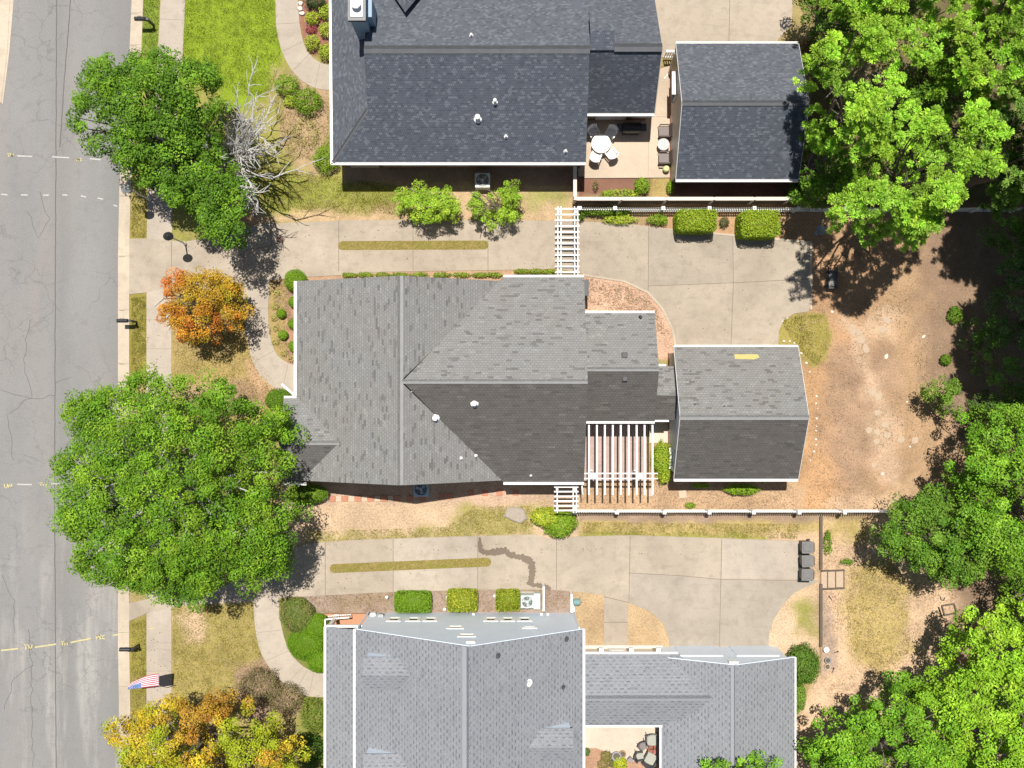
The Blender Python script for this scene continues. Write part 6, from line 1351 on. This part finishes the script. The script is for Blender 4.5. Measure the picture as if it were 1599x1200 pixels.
tree('shaded leafy tree at the right edge just below the end of the upper picket fence', [(1545, 345), (1600, 335), (1700, 335), (1700, 430), (1600, 430), (1555, 410), (1535, 375)], 4.2, 2.0, [(0.08, 0.16, 0.03), (0.10, 0.19, .035)], 40, None, clump=0.38, per=55, leaf=0.15, cover=1.9, gap=0.28, trunk_r=0.1, limbs=8)
# tall pine just beyond the frame: it throws the wide shadow on the back yard
def offpine(wx_, wy_, r_, seed, label):
    pts = []
    for i in range(14):
        a = 2*math.pi*i/14; rr_ = r_*(0.85+0.3*((i*7+seed) % 5)/5); z_ = 12.3; k = S*(HC-z_)/HC; pts.append((799.5+(wx_+rr_*math.cos(a))/k, 600-(wy_+rr_*math.sin(a))/k))
    return tree(label, pts, 15.0, 11.5, PN, seed, PG, 'pine_tree', clump=0.8, per=7, leaf=0.36, cover=3.6, gap=0.40, zb=10.6, style='needle', lump=0.6, trunk_r=0.3)
offpine(28.0, 5.2, 4.2, 51, 'tall pine beyond the right edge whose shadow darkens the middle back yard')
offpine(28.0, 11.8, 4.2, 52, 'tall pine beyond the right edge whose shadow falls below the upper picket fence')
# bleached dead tree
dead = thing('dead_tree', 'bare bleached dead tree fanning out beside the top left street tree', 'tree', P(372, 262, 0))
rr = random.Random(8)
tm = MB(); tb = P(374, 258, 0); fork = ft(tb.x-0.3, tb.y+0.1, 2.2); tm.tube([tb, ft(tb.x-.1, tb.y, 1.1), fork], [.15, .12, .09], 8); tm.build('trunk', M['barkg'], dead)
bm_ = MB(); tw = MB()
def grow(p, d, L, r_, lvl, mbx):
    pts = [p]; q = p.copy(); dd = d.normalized(); n = 5
    for i in range(n):
        dd = (dd+Vector((rr.uniform(-.22, .22), rr.uniform(-.22, .22), rr.uniform(-.16, .10)))).normalized(); q = q+dd*L/n; pts.append(q.copy())
    mbx.tube(pts, [r_*(1-0.7*i/n) for i in range(n+1)], 5)
    if lvl > 0:
        for _ in range(4 if lvl > 1 else 5):
            i = rr.randint(1, n); a = rr.uniform(-.8, .8); nd_ = Matrix.Rotation(a, 3, 'Z') @ dd; nd_.z += rr.uniform(-.15, .35)
            grow(pts[i], nd_, L*rr.uniform(.32, .5), max(r_*.6, .014), lvl-1, mbx if lvl > 1 else tw)
tips = [(395, 160), (415, 155), (428, 172), (432, 195), (440, 216), (428, 232), (350, 250), (362, 270), (372, 285), (380, 298), (368, 240), (375, 165), (405, 190), (385, 200), (425, 210), (440, 215), (390, 300), (400, 290), (378, 308), (410, 262), (420, 240), (400, 230), (365, 215), (372, 235), (385, 250)]
for px, py in tips:
    z_ = rr.uniform(3.6, 5.8); e = P(px, py, z_); s0 = ft(fork.x+rr.uniform(-.2, .2), fork.y+rr.uniform(-.2, .2), rr.uniform(1.5, 2.3)); d = e-s0; grow(s0, d+Vector((0, 0, .25*d.length)), d.length*0.97, .07, 2, bm_)
bm_.build('limbs', M['barkg'], dead); tw.build('twigs', M['barkg'], dead)

# ---- shrubs and hedges
def shrub(label, px, py, rx_, ry_, h, pal, seed, group=None, name='shrub', cat='shrub', leaf=0.075, dens=520, kind='round', rz=0, jit=0.55, z=None, loose=0.0, mat='leaf', flowers=None):
    rs = np.random.RandomState(seed); a_, b_ = rx_*S*(HC-h*.6)/HC, ry_*S*(HC-h*.6)/HC; c = P(px, py, h*0.6); z0 = gz(px, py) if z is None else z
    lo = math.pi*a_*b_+2*math.pi*math.sqrt((a_*a_+b_*b_)/2)*h*0.7; n = int(lo*dens*(1.0 if leaf > .06 else 1.5))
    if kind == 'round' or kind == 'loose':
        D = rs.normal(0, 1, (n, 3)); D[:, 2] = D[:, 2]*0.8+0.35; D /= np.linalg.norm(D, axis=1)[:, None]
        lump_ = 1+(vnoise(D[:, 0]*3+20+px, D[:, 1]*3+20+D[:, 2]*2, 1.3, seed)-0.5)*(0.12+loose)
        r_ = lump_*rs.uniform(0.86-loose*.5, 1.03, n)
        Pn = np.stack([D[:, 0]*a_*r_, D[:, 1]*b_*r_, h*0.46+D[:, 2]*h*0.54*r_], 1); Bn = D/np.array([a_, b_, h*.54]); Bn /= np.linalg.norm(Bn, axis=1)[:, None]; Bn[:, 2] += .15
    else:
        fa = [a_*b_*4, 2*b_*h, 2*b_*h, 2*a_*h, 2*a_*h]; fs_ = rs.choice(5, n, p=np.array(fa)/sum(fa)); u, v = rs.uniform(-1, 1, n), rs.uniform(-1, 1, n); Pn = np.zeros((n, 3)); Bn = np.zeros((n, 3))
        for k in range(5):
            m_ = fs_ == k; dep = rs.uniform(-.07, .03, m_.sum())+np.where(rs.rand(m_.sum()) < .06, rs.uniform(0, .09, m_.sum()), 0)
            if k == 0: Pn[m_] = np.stack([u[m_]*a_, v[m_]*b_, h+dep], 1); Bn[m_] = (0, 0, 1)
            elif k < 3: sg = 1 if k == 1 else -1; Pn[m_] = np.stack([sg*(a_+dep), v[m_]*b_, (u[m_]+1)/2*h], 1); Bn[m_] = (sg, 0, .2)
            else: sg = 1 if k == 3 else -1; Pn[m_] = np.stack([u[m_]*a_, sg*(b_+dep), (v[m_]+1)/2*h], 1); Bn[m_] = (0, sg, .2)
        # rounded corners and a slightly wavy clip
        q = np.sqrt(np.clip((np.abs(Pn[:, 0])/a_)**6+(np.abs(Pn[:, 1])/b_)**6, 0, 2)); f_ = np.where(q > 1, 1/q**.35, 1); Pn[:, 0] *= f_; Pn[:, 1] *= f_
        Pn[:, 2] += (vnoise(Pn[:, 0]*3+40, Pn[:, 1]*3+40+px, 1.0, seed)-.5)*.09*np.clip(Pn[:, 2]/h, 0, 1)
        Pn[:, 2] -= np.clip((np.maximum(np.abs(Pn[:, 0])/a_, np.abs(Pn[:, 1])/b_)-.8)*.25, 0, 1)*np.clip(Pn[:, 2]/h, 0, 1)
    co, si = math.cos(rz), math.sin(rz); X_ = Pn[:, 0]*co-Pn[:, 1]*si; Y_ = Pn[:, 0]*si+Pn[:, 1]*co; Pn[:, 0], Pn[:, 1] = X_, Y_
    bx_ = Bn[:, 0]*co-Bn[:, 1]*si; by_ = Bn[:, 0]*si+Bn[:, 1]*co; Bn[:, 0], Bn[:, 1] = bx_, by_
    W3 = Pn+np.array([c.x, c.y, z0]); ck = pick(pal, 60, rs, .1)
    ii = (vnoise(W3[:, 0]+70, W3[:, 1]+70+W3[:, 2], 2.2, seed+3)*59).astype(int); cl = ck[ii]*rs.uniform(.8, 1.2, (n, 1))
    if flowers: m_ = rs.rand(n) < flowers[1]; cl[m_] = np.array(flowers[0])
    # inner twiggy mass
    seg = 10; th = np.linspace(0, 2*np.pi, seg, endpoint=False); ex = []; ef = []
    for k, (rf, zf) in enumerate(((.75, .0), (.86, .35), (.80, .65), (.45, .86))):
        for t_ in th:
            x_, y_ = a_*rf*math.cos(t_), b_*rf*math.sin(t_)
            if kind == 'box': m_ = max(abs(math.cos(t_)), abs(math.sin(t_))); x_, y_ = a_*.9*math.cos(t_)/m_, b_*.9*math.sin(t_)/m_
            ex.append((c.x+x_*co-y_*si, c.y+x_*si+y_*co, z0+h*(zf if kind != 'box' else zf*1.05)))
    for k in range(3):
        for j in range(seg): ef.append((k*seg+j, k*seg+(j+1) % seg, (k+1)*seg+(j+1) % seg, (k+1)*seg+j))
    for j in range(0, seg//2-1): ef.append((3*seg+j, 3*seg+j+1, 3*seg+seg-2-j, 3*seg+seg-1-j))
    extra = (np.array(ex), np.array(ef), np.tile(np.array(pal[0])*np.array([.9, .75, .9]), (len(ex), 1))) if not loose else None
    o = leafmesh(name, W3, Bn, leaf, cl, M[mat], org=(c.x, c.y, z0), jit=jit, rs=rs, extra=extra); tag(o, label, cat, group); return o
HG = [(0.21, 0.31, 0.02), (0.27, 0.35, 0.022), (0.16, 0.25, 0.018)]; DG = [(0.075, 0.15, 0.012), (0.10, 0.18, 0.014)]; MG = [(0.14, 0.24, 0.015), (0.19, 0.29, 0.02)]
LY = [(0.28, 0.36, 0.03), (0.34, 0.38, 0.035), (0.20, 0.30, 0.03)]; YY = [(0.50, 0.46, 0.05), (0.38, 0.40, 0.04)]; BR = [(0.15, 0.11, 0.06), (0.11, 0.12, 0.035), (0.20, 0.15, 0.09)]
HH = 'box shaped hedges beside the driveways'
shrub('left of the two yellow green box hedges along the upper rear parking', 1086, 346.5, 31, 17, 1.75, HG, 101, HH, 'box_hedge', 'hedge', .075, 560, 'box', 0, .5)
shrub('right of the two yellow green box hedges along the upper rear parking', 1184, 351.5, 30.5, 20.5, 1.8, HG, 102, HH, 'box_hedge', 'hedge', .075, 560, 'box', 0, .5)
shrub('dark green clipped box hedge, widest and leftmost before the pale blue wall', 645, 940, 29, 16.5, .7, [(0.11, 0.215, 0.012), (0.14, 0.25, 0.015)], 103, HH, 'box_hedge', 'hedge', .06, 560, 'box', 0, .5, mat='clip')
shrub('yellowish box hedge in the middle of the three before the pale blue wall', 722, 937.5, 24, 17, .75, [(0.22, 0.28, 0.02), (0.36, 0.36, 0.035), (0.14, .21, .015)], 104, HH, 'box_hedge', 'hedge', .085, 520, 'box', 0, .6)
shrub('olive box hedge touching the lower air conditioner', 793, 937.5, 19, 16.5, .7, [(0.17, 0.24, 0.015), (0.25, 0.27, 0.025)], 105, HH, 'box_hedge', 'hedge', .075, 520, 'box', 0, .55)
BG = 'clipped ball shrubs in the bed before the middle house'
for i, (px, py, r_, h, lb) in enumerate([(461, 438, 17.5, 1.1, 'largest clipped ball shrub at the top corner of the middle house'), (459, 472, 9, .55, 'clipped ball shrub second from the top against the middle house eave'), (439, 490, 7.5, .5, 'clipped ball shrub nearest the walk, upper of two'), (457.5, 506, 8.5, .5, 'clipped ball shrub third from the top against the middle house eave'), (441.5, 523.5, 7.8, .5, 'clipped ball shrub nearest the walk, lower of two'), (458.5, 541, 8.5, .5, 'clipped ball shrub lowest against the middle house eave')]):
    shrub(lb, px, py, r_, r_, h, [(0.12, 0.22, 0.012), (0.15, 0.25, 0.016)], 110+i, BG, 'ball_shrub', 'shrub', .05, 900, mat='clip', jit=.45)
for i, (px, py) in enumerate([(431, 458), (429, 479), (428, 497), (430, 513), (429, 535), (443, 552), (455, 560)]):
    shrub(ORD[i]+' wispy pale tuft from the top in the mulch by the upper front walk', px, py, 6.5, 5.5, .28, [(0.36, 0.34, .10), (0.28, .28, .08)], 120+i, 'wispy pale tufts by the upper front walk', 'tuft', 'plant', .07, 240, 'loose', loose=.5)
shrub('round green shrub at the corner of the middle house porch', 434, 625, 21, 18, 1.2, [(0.08, 0.17, 0.012), (0.12, 0.20, 0.016)], 130, None, 'shrub', 'shrub', .055, 700, mat='clip')
shrub('long oval green shrub below the middle house porch', 479, 772, 33, 16, 1.2, [(0.10, 0.19, 0.015), (0.13, .21, .02)], 131, None, 'shrub', 'shrub', .06, 650)
shrub('bushy yellow green and green shrub below the short white arbor', 874, 818, 26, 22, 1.3, MG, 132, None, 'shrub', 'shrub', .09, 560, 'loose', loose=.25)
shrub('bright yellow leaved shrub left of the short white arbor', 852, 808, 24, 15, 1.35, YY+LY, 133, None, 'shrub', 'shrub', .09, 560, 'loose', loose=.25)
shrub('light green vine mound between the pergola and the middle garage', 1034, 716, 15, 26, 1.6, LY+[(0.16, 0.27, .02)], 134, None, 'vine', 'vine', .085, 560, 'loose', loose=.4)
shrub('lower lobe of light green vine near the pergola beam ends', 1037, 738, 11, 18, 1.2, LY, 135, None, 'vine', 'vine', .085, 560, 'loose', loose=.4)
shrub('low green shrub along the lower wall of the middle garage', 1159, 765, 26, 9, .8, MG, 136, None, 'shrub', 'shrub', .085, 620, 'loose', loose=.35)
shrub('small weedy plant left of the low garage shrub', 1095, 759, 14, 4, .4, MG, 137, None, 'weed', 'plant', .06, 700, 'loose', loose=.3)
shrub('green ivy clump at the foot of the lower picket fence', 1078, 790, 9, 5, .4, MG, 138, None, 'ivy', 'plant', .06, 420, 'loose', loose=.6)
FG = 'plants along the upper picket fence'
for i, (px, py, rx_, ry_, h, pal, lb) in enumerate([(968, 343, 27, 8, .55, LY, 'low pale yellow green plant row at the upper edge of the rear parking'), (1028, 343, 18, 9, .7, MG, 'green shrub between the pale plant row and the left box hedge'), (945, 331, 40, 6, .8, DG+MG, 'dark green vine at the left end of the upper picket fence'), (906, 335, 7, 10, .8, DG, 'dark bush at the foot of the long white arbor'), (1131, 347, 8, 9, .5, [(0.07, .12, .04), (.14, .10, .05)], 'small thin shrub in the gap between the two upper box hedges')]):
    shrub(lb, px, py, rx_, ry_, h, pal, 140+i, FG, 'shrub', 'shrub', .075, 520, 'loose', loose=.4)
for i, px in enumerate([545, 570, 597, 625, 655, 690, 722, 750, 772]):
    shrub(ORD[i]+' lily clump from the left along the upper wall of the middle house', px, 429.5, 14, 4.2, .35, [(0.20, .24, .03), (.13, .20, .02)], 150+i, 'lily row above the middle house', 'lily', 'plant', .09, 420, 'loose', loose=.5)
for i, px in enumerate([815, 838, 858]):
    shrub(ORD[i]+' of three lily clumps just left of the long white arbor', px, 424, 12, 4.5, .4, [(0.20, .24, .03), (.13, .20, .02)], 160+i, 'lily row left of the arbor', 'lily', 'plant', .09, 420, 'loose', loose=.5)
# two feathery shrubs by the upper driveway
tree('left of the two bright feathery shrub trees beside the upper driveway', [(620, 292), (640, 282), (660, 284), (680, 290), (702, 292), (718, 312), (722, 338), (700, 350), (672, 352), (645, 347), (620, 335), (616, 312)], 2.5, 1.3, [(0.22, .35, .03), (0.29, .40, .035), (.17, .29, .02)], 171, 'feathery shrub trees', 'shrub_tree', clump=.26, per=56, leaf=.115, cover=2.6, gap=.28, trunk_r=.06, limbs=12, lump=.3, cat='shrub')
tree('right of the two bright feathery shrub trees beside the upper driveway', [(732, 305), (750, 300), (768, 304), (785, 290), (798, 280), (812, 288), (816, 320), (806, 345), (785, 358), (765, 362), (745, 345), (730, 335)], 2.4, 1.2, [(0.17, .28, .02), (0.22, .33, .03)], 172, 'feathery shrub trees', 'shrub_tree', clump=.26, per=56, leaf=.115, cover=2.4, gap=.30, trunk_r=.06, limbs=12, lump=.3, cat='shrub')
TG = 'shrubs before the top house'
for i, (px, py, rx_, ry_, h, pal, lb) in enumerate([(447, 133, 19, 17, 1.0, MG, 'green shrub left of a pair below the top front walk'), (479, 157, 22, 22, 1.1, DG+MG, 'broad dark green shrub right of a pair below the top front walk'), (452, 158, 10, 9, .6, LY, 'small yellow tinged shrub under the pair below the top front walk'), (509, 247, 22, 22, 1.2, MG+[(0.16, .26, .02)], 'bright green shrub at the lower left corner of the top house'),
        (487, 28, 11, 11, .7, LY, 'lime ball shrub nearest the top front walk, upper'), (508, 18, 11, 12, .7, LY, 'lime ball shrub against the top house, uppermost'), (508, 46, 11, 12, .7, LY, 'lime ball shrub against the top house, middle'), (487, 66, 12, 12, .75, LY, 'lime ball shrub nearest the top front walk, lower'), (508, 80, 12, 13, .75, LY, 'lime ball shrub against the top house, lowest'), (492, 4, 17, 10, .9, [(.03, .06, .02), (.04, .08, .02)], 'very dark shrub at the top edge beside the front walk'),
        (486, 46, 10, 6, .3, [(.28, .06, .07), (.20, .06, .05)], 'dark red leaved low plant among the lime ball shrubs'), (478, 205, 22, 26, .45, [(.22, .24, .05), (.16, .22, .03), (.30, .24, .10)], 'thin patchy shrub in the straw bed left of the top house')]):
    shrub(lb, px, py, rx_, ry_, h, pal, 180+i, TG, 'shrub', 'shrub', .075, 480 if i < 11 else 120, 'loose', loose=.3)
shrub('green shrub at the lower edge of the top patio', 1003, 290, 13, 13, .8, MG+[(.16, .26, .03)], 195, None, 'shrub', 'shrub', .08, 480, 'loose', loose=.3)
shrub('low yellow green mound in the mulch bed behind the cream topped fence', 968, 303, 32, 8, .45, LY+MG, 196, None, 'shrub', 'shrub', .07, 480, 'loose', loose=.3)
shrub('small dark leaved plant at the left of the top mulch bed', 930, 290, 5, 9, .6, [(.12, .13, .04), (.22, .17, .08)], 197, None, 'shrub', 'shrub', .07, 240, 'loose', loose=.6)
shrub('small green shrub tucked at the lower left corner of the top garage', 1047, 292, 6, 11, .7, MG, 198, None, 'shrub', 'shrub', .07, 480, 'loose', loose=.3)
shrub('brown and yellow shrub at the edge of the pines above the top garage', 1262, 68, 14, 16, .9, [(.10, .07, .04), (.16, .11, .05), (.20, .20, .03)], 199, None, 'shrub', 'shrub', .08, 300, 'loose', loose=.5)
shrub('leafy shrub at the lower right corner of the top garage', 1244, 302, 17, 16, 1.0, [(.14, .19, .03), (.08, .14, .02)], 200, None, 'shrub', 'shrub', .09, 400, 'loose', loose=.5)
LG = 'shrubs before the lower house'
shrub('thinning round shrub with bare twigs at the top of the lower front walk', 463, 961, 27, 28, 1.1, [(0.10, 0.17, 0.02), (.22, .18, .08)], 205, LG, 'shrub', 'shrub', .06, 560)
shrub('smooth clipped green shrub, upper of three fused mounds by the lower porch', 493, 980, 23, 21, .9, [(0.105, 0.21, .01), (0.125, .235, .012)], 206, LG, 'shrub', 'shrub', .05, 850, mat='clip')
shrub('smooth clipped green shrub, middle of three fused mounds by the lower porch', 478, 1006, 31, 26, .85, [(0.105, 0.21, .01), (0.125, .235, .012)], 207, LG, 'shrub', 'shrub', .05, 850, mat='clip')
shrub('smooth clipped green shrub, lowest of three fused mounds by the lower porch', 497, 1034, 18, 18, .8, [(0.105, 0.21, .01), (0.125, .235, .012)], 208, LG, 'shrub', 'shrub', .05, 850, mat='clip')
shrub('brown half dead spreading shrub inside the curve of the lower front walk', 405, 1072, 34, 30, 1.1, BR, 209, LG, 'shrub', 'shrub', .07, 420, 'loose', loose=.3)
shrub('brown half dead shrub right of the spreading one, in the shade of the yellow tree', 445, 1092, 32, 26, 1.0, BR, 210, LG, 'shrub', 'shrub', .07, 420, 'loose', loose=.3)
shrub('grassy green mound between the lower porch and the yellow tree', 490, 1118, 22, 28, .7, [(.16, .20, .03), (.10, .15, .02)], 211, LG, 'shrub', 'shrub', .07, 480, 'loose', loose=.3)
shrub('dark green shrub at the bottom edge beside the lower porch', 486, 1172, 22, 26, 1.0, [(.05, .11, .015), (.07, .14, .02)], 212, LG, 'shrub', 'shrub', .08, 480, 'loose', loose=.3)
RG2 = 'shrubs at the right side of the light grey roof'
shrub('dark green rounded shrub at the upper right corner of the light grey roof', 1255, 1040, 25, 32, 1.9, [(.075, .145, .02), (.10, .18, .02)], 215, RG2, 'shrub', 'shrub', .085, 600, 'loose', loose=.25)
shrub('light green shrub just below the rounded one beside the light grey roof', 1248, 1090, 11, 24, 1.2, [(.13, .22, .03), (.16, .25, .03)], 216, RG2, 'shrub', 'shrub', .08, 560, 'loose', loose=.25)
for i, (px, py, rx_, ry_, lb) in enumerate([(1296, 852, 8, 18, 'narrow green weed clump right of the timber retaining wall'), (1327, 880, 11, 5, 'small flat green weed right of the timber steps'), (1297, 838, 5, 8, 'thin weed at the top of the narrow clump by the retaining wall')]):
    shrub(lb, px, py, rx_, ry_, .4, DG+MG, 220+i, 'weeds by the retaining wall', 'weed', 'plant', .07, 420, 'loose', loose=.6)
shrub('small weed patch shaded by the off frame pines, upper', 1492, 492, 11, 14, .6, DG, 225, None, 'weed', 'plant', .09, 650, 'loose', loose=.3)
shrub('small dark weed patch near the lower shadow edge', 1478, 562, 9, 9, .5, DG, 226, None, 'weed', 'plant', .09, 650, 'loose', loose=.3)
# courtyard plants
for i, (px, py, r_, h, pal, lb, z_) in enumerate([(969, 1194, 11, .7, [(.40, .44, .02), (.34, .42, .02)], 'bright yellow green ball shrub at the bottom of the courtyard', .0), (947, 1182, 9, .5, [(.22, .19, .06), (.16, .16, .05)], 'dry olive plant left of the large grey pot in the courtyard', 0), (942, 1195, 9, .5, [(.20, .17, .05), (.25, .20, .08)], 'dry tan plant at the bottom of the courtyard bed', 0), (916, 1175, 6, .5, [(.07, .14, .04), (.10, .18, .05)], 'small blue green plant against the courtyard left eave', 0), (958, 1193, 7, .4, [(.12, .15, .04)], 'low grey green plant beside the bright courtyard shrub', 0)]):
    shrub(lb, px, py, r_, r_, h, pal, 230+i, 'courtyard plants', 'plant', 'plant', .06, 480, 'loose', loose=.35, z=z_)
# bottom edge tree tops over the light grey roof
tree('low green tree poking in at the bottom edge over the light grey garage roof', [(1100, 1196), (1120, 1188), (1150, 1192), (1190, 1188), (1225, 1190), (1245, 1210), (1230, 1300), (1110, 1300)], 6.6, 5.6, G3, 241, None, trunk_px=(1180, 1262), clump=.34, per=60, leaf=.15, cover=1.8, gap=.3)

# ---- grass blades and litter that nobody could count
def scatter(name, regions, seed, pal, hgt, wd_, lean=0.9):
    rs = np.random.RandomState(seed); P0 = []
    for poly, n in regions:
        a = np.array(poly); q = rs.uniform(a.min(0), a.max(0), (n*4, 2)); d = polydist(q[:, 0], q[:, 1], poly); q = q[d > 0.5]
        nz_ = vnoise(q[:, 0], q[:, 1], 1/9., seed)*.6+vnoise(q[:, 0], q[:, 1], 1/3.5, seed+1)*.4; q = q[nz_ > rs.uniform(.15, .75, len(q))][:n]; P0.append(q)
    q = np.concatenate(P0); n = len(q); z_ = ground_z(q[:, 0], q[:, 1])
    B0 = np.stack([(q[:, 0]-799.5)*S, (600-q[:, 1])*S, z_], 1); an = rs.uniform(0, 2*np.pi, n); h_ = hgt*rs.uniform(.5, 1.4, n); ln = rs.uniform(.2, lean, n)*h_
    tipp = B0+np.stack([np.cos(an)*ln, np.sin(an)*ln, h_], 1); sd_ = np.stack([-np.sin(an), np.cos(an), 0*an], 1)*wd_*.5; m1 = (B0+tipp)/2+np.array([0, 0, .2])*h_[:, None]*.5
    V = np.stack([B0-sd_, B0+sd_, m1+sd_*.8, tipp], 1).reshape(-1, 3); cl = pick(pal, n, rs, .2)/LEAF_GAIN
    o = npmesh(name, V, np.arange(4*n).reshape(n, 4), M['leaf'], {'leafcol': ('FLOAT_COLOR', np.repeat(cl, 4, axis=0))}); o['kind'] = 'stuff'; return o
def litter(name, rects, seed, pal, size):
    rs = np.random.RandomState(seed); C = []
    for (x0, y0, x1, y1, zf, n) in rects:
        n = int(n*0.35); x = rs.uniform(x0, x1, n); y = rs.uniform(y0, y1, n); x = x+(vnoise(x, y, .1, seed)-.5)*20
        for a, b in zip(x, y):
            z_ = 0.045
            if zf:
                z_ = 4.5
                for _ in range(6): z_ = zf(P(a, b, z_))
                z_ += 0.03
            p = P(a, b, z_); C.append((p.x, p.y, p.z))
    C = np.array(C); B_ = np.tile([0, 0, 1.0], (len(C), 1)); cl = pick(pal, len(C), rs, .2)/LEAF_GAIN
    o = leafmesh(name, C, B_, size, cl, M['leaf'], jit=.25, rs=rs); o['kind'] = 'stuff'; return o
litter('fallen_leaves', [(280, 360, 860, 372, None, 160), (280, 395, 860, 420, None, 160), (290, 385, 420, 445, None, 120), (910, 352, 1260, 430, None, 200), (480, 850, 1240, 868, None, 220), (480, 895, 860, 920, None, 160), (232, 460, 266, 570, None, 60), (232, 980, 266, 1100, None, 90), (1060, 440, 1210, 535, None, 90),
    (480, 455, 610, 740, lambda p: eA+(p.x-wx0)*(rA-eA)/(rx-wx0), 60), (800, 440, 905, 590, lambda p: rA-(p.y-ry)*(rA-eA)/(ny1-ry), 40), (1065, 550, 1240, 645, lambda p: gR-(p.y-Y(652, gR))*(gR-gE)/(Y(542, gE)-Y(652, gR)), 50)], 311, [(.22, .15, .09), (.34, .25, .14), (.16, .12, .08), (.20, .20, .08)], .07)
lawn = [(285, -20), (430, -20), (440, 95), (420, 150), (370, 150), (284, 95)]
scatter('lawn_grass', [(lawn, 16000), ([(224, -20), (252, -20), (245, 95), (222, 95)], 2500)], 301, [(.15, .26, .02), (.20, .30, .03), (.25, .28, .05)], .06, .02)
scatter('thin_grass', [([(270, 480), (385, 530), (430, 600), (430, 640), (270, 580)], 5000), ([(270, 950), (398, 945), (412, 1040), (370, 1085), (270, 1085)], 8000), ([(400, 255), (620, 290), (620, 335), (400, 330)], 8000), ([(740, 790), (840, 790), (830, 834), (490, 846), (490, 830), (700, 822)], 6000), ([(910, 815), (1250, 818), (1245, 842), (910, 834)], 6000), ([(1216, 495), (1290, 490), (1298, 540), (1275, 572), (1240, 540)], 3000),
    ([(205, 465), (228, 463), (228, 580), (205, 580)], 2500), ([(205, 975), (229, 966), (229, 1120), (205, 1120)], 2500), ([(205, 320), (229, 320), (229, 372), (205, 372)], 1000), ([(1330, 885), (1400, 875), (1425, 920), (1425, 1020), (1380, 1060), (1325, 1010)], 5000), ([(530, 376), (762, 376), (762, 391), (530, 391)], 1800), ([(516, 881), (762, 871), (762, 886), (516, 896)], 1800), ([(425, 150), (515, 160), (515, 250), (450, 250)], 3500)], 302, [(.30, .27, .05), (.22, .25, .03), (.38, .31, .10)], .07, .022)
scatter('fallen_straw', [([(1220, 345), (1600, 345), (1600, 800), (1260, 800), (1262, 600)], 16000), ([(1286, 815), (1500, 900), (1500, 1060), (1290, 1090)], 7000), ([(470, 925), (890, 922), (890, 952), (510, 960)], 5000), ([(912, 432), (1010, 455), (1050, 530), (915, 470)], 2500), ([(423, 434), (460, 434), (460, 565), (435, 545)], 1500), ([(905, 752), (1240, 755), (1240, 795), (905, 795)], 3000)], 303, [(.24, .15, .09), (.37, .26, .17), (.15, .10, .06), (.44, .34, .23)], .03, .025, 5.0)
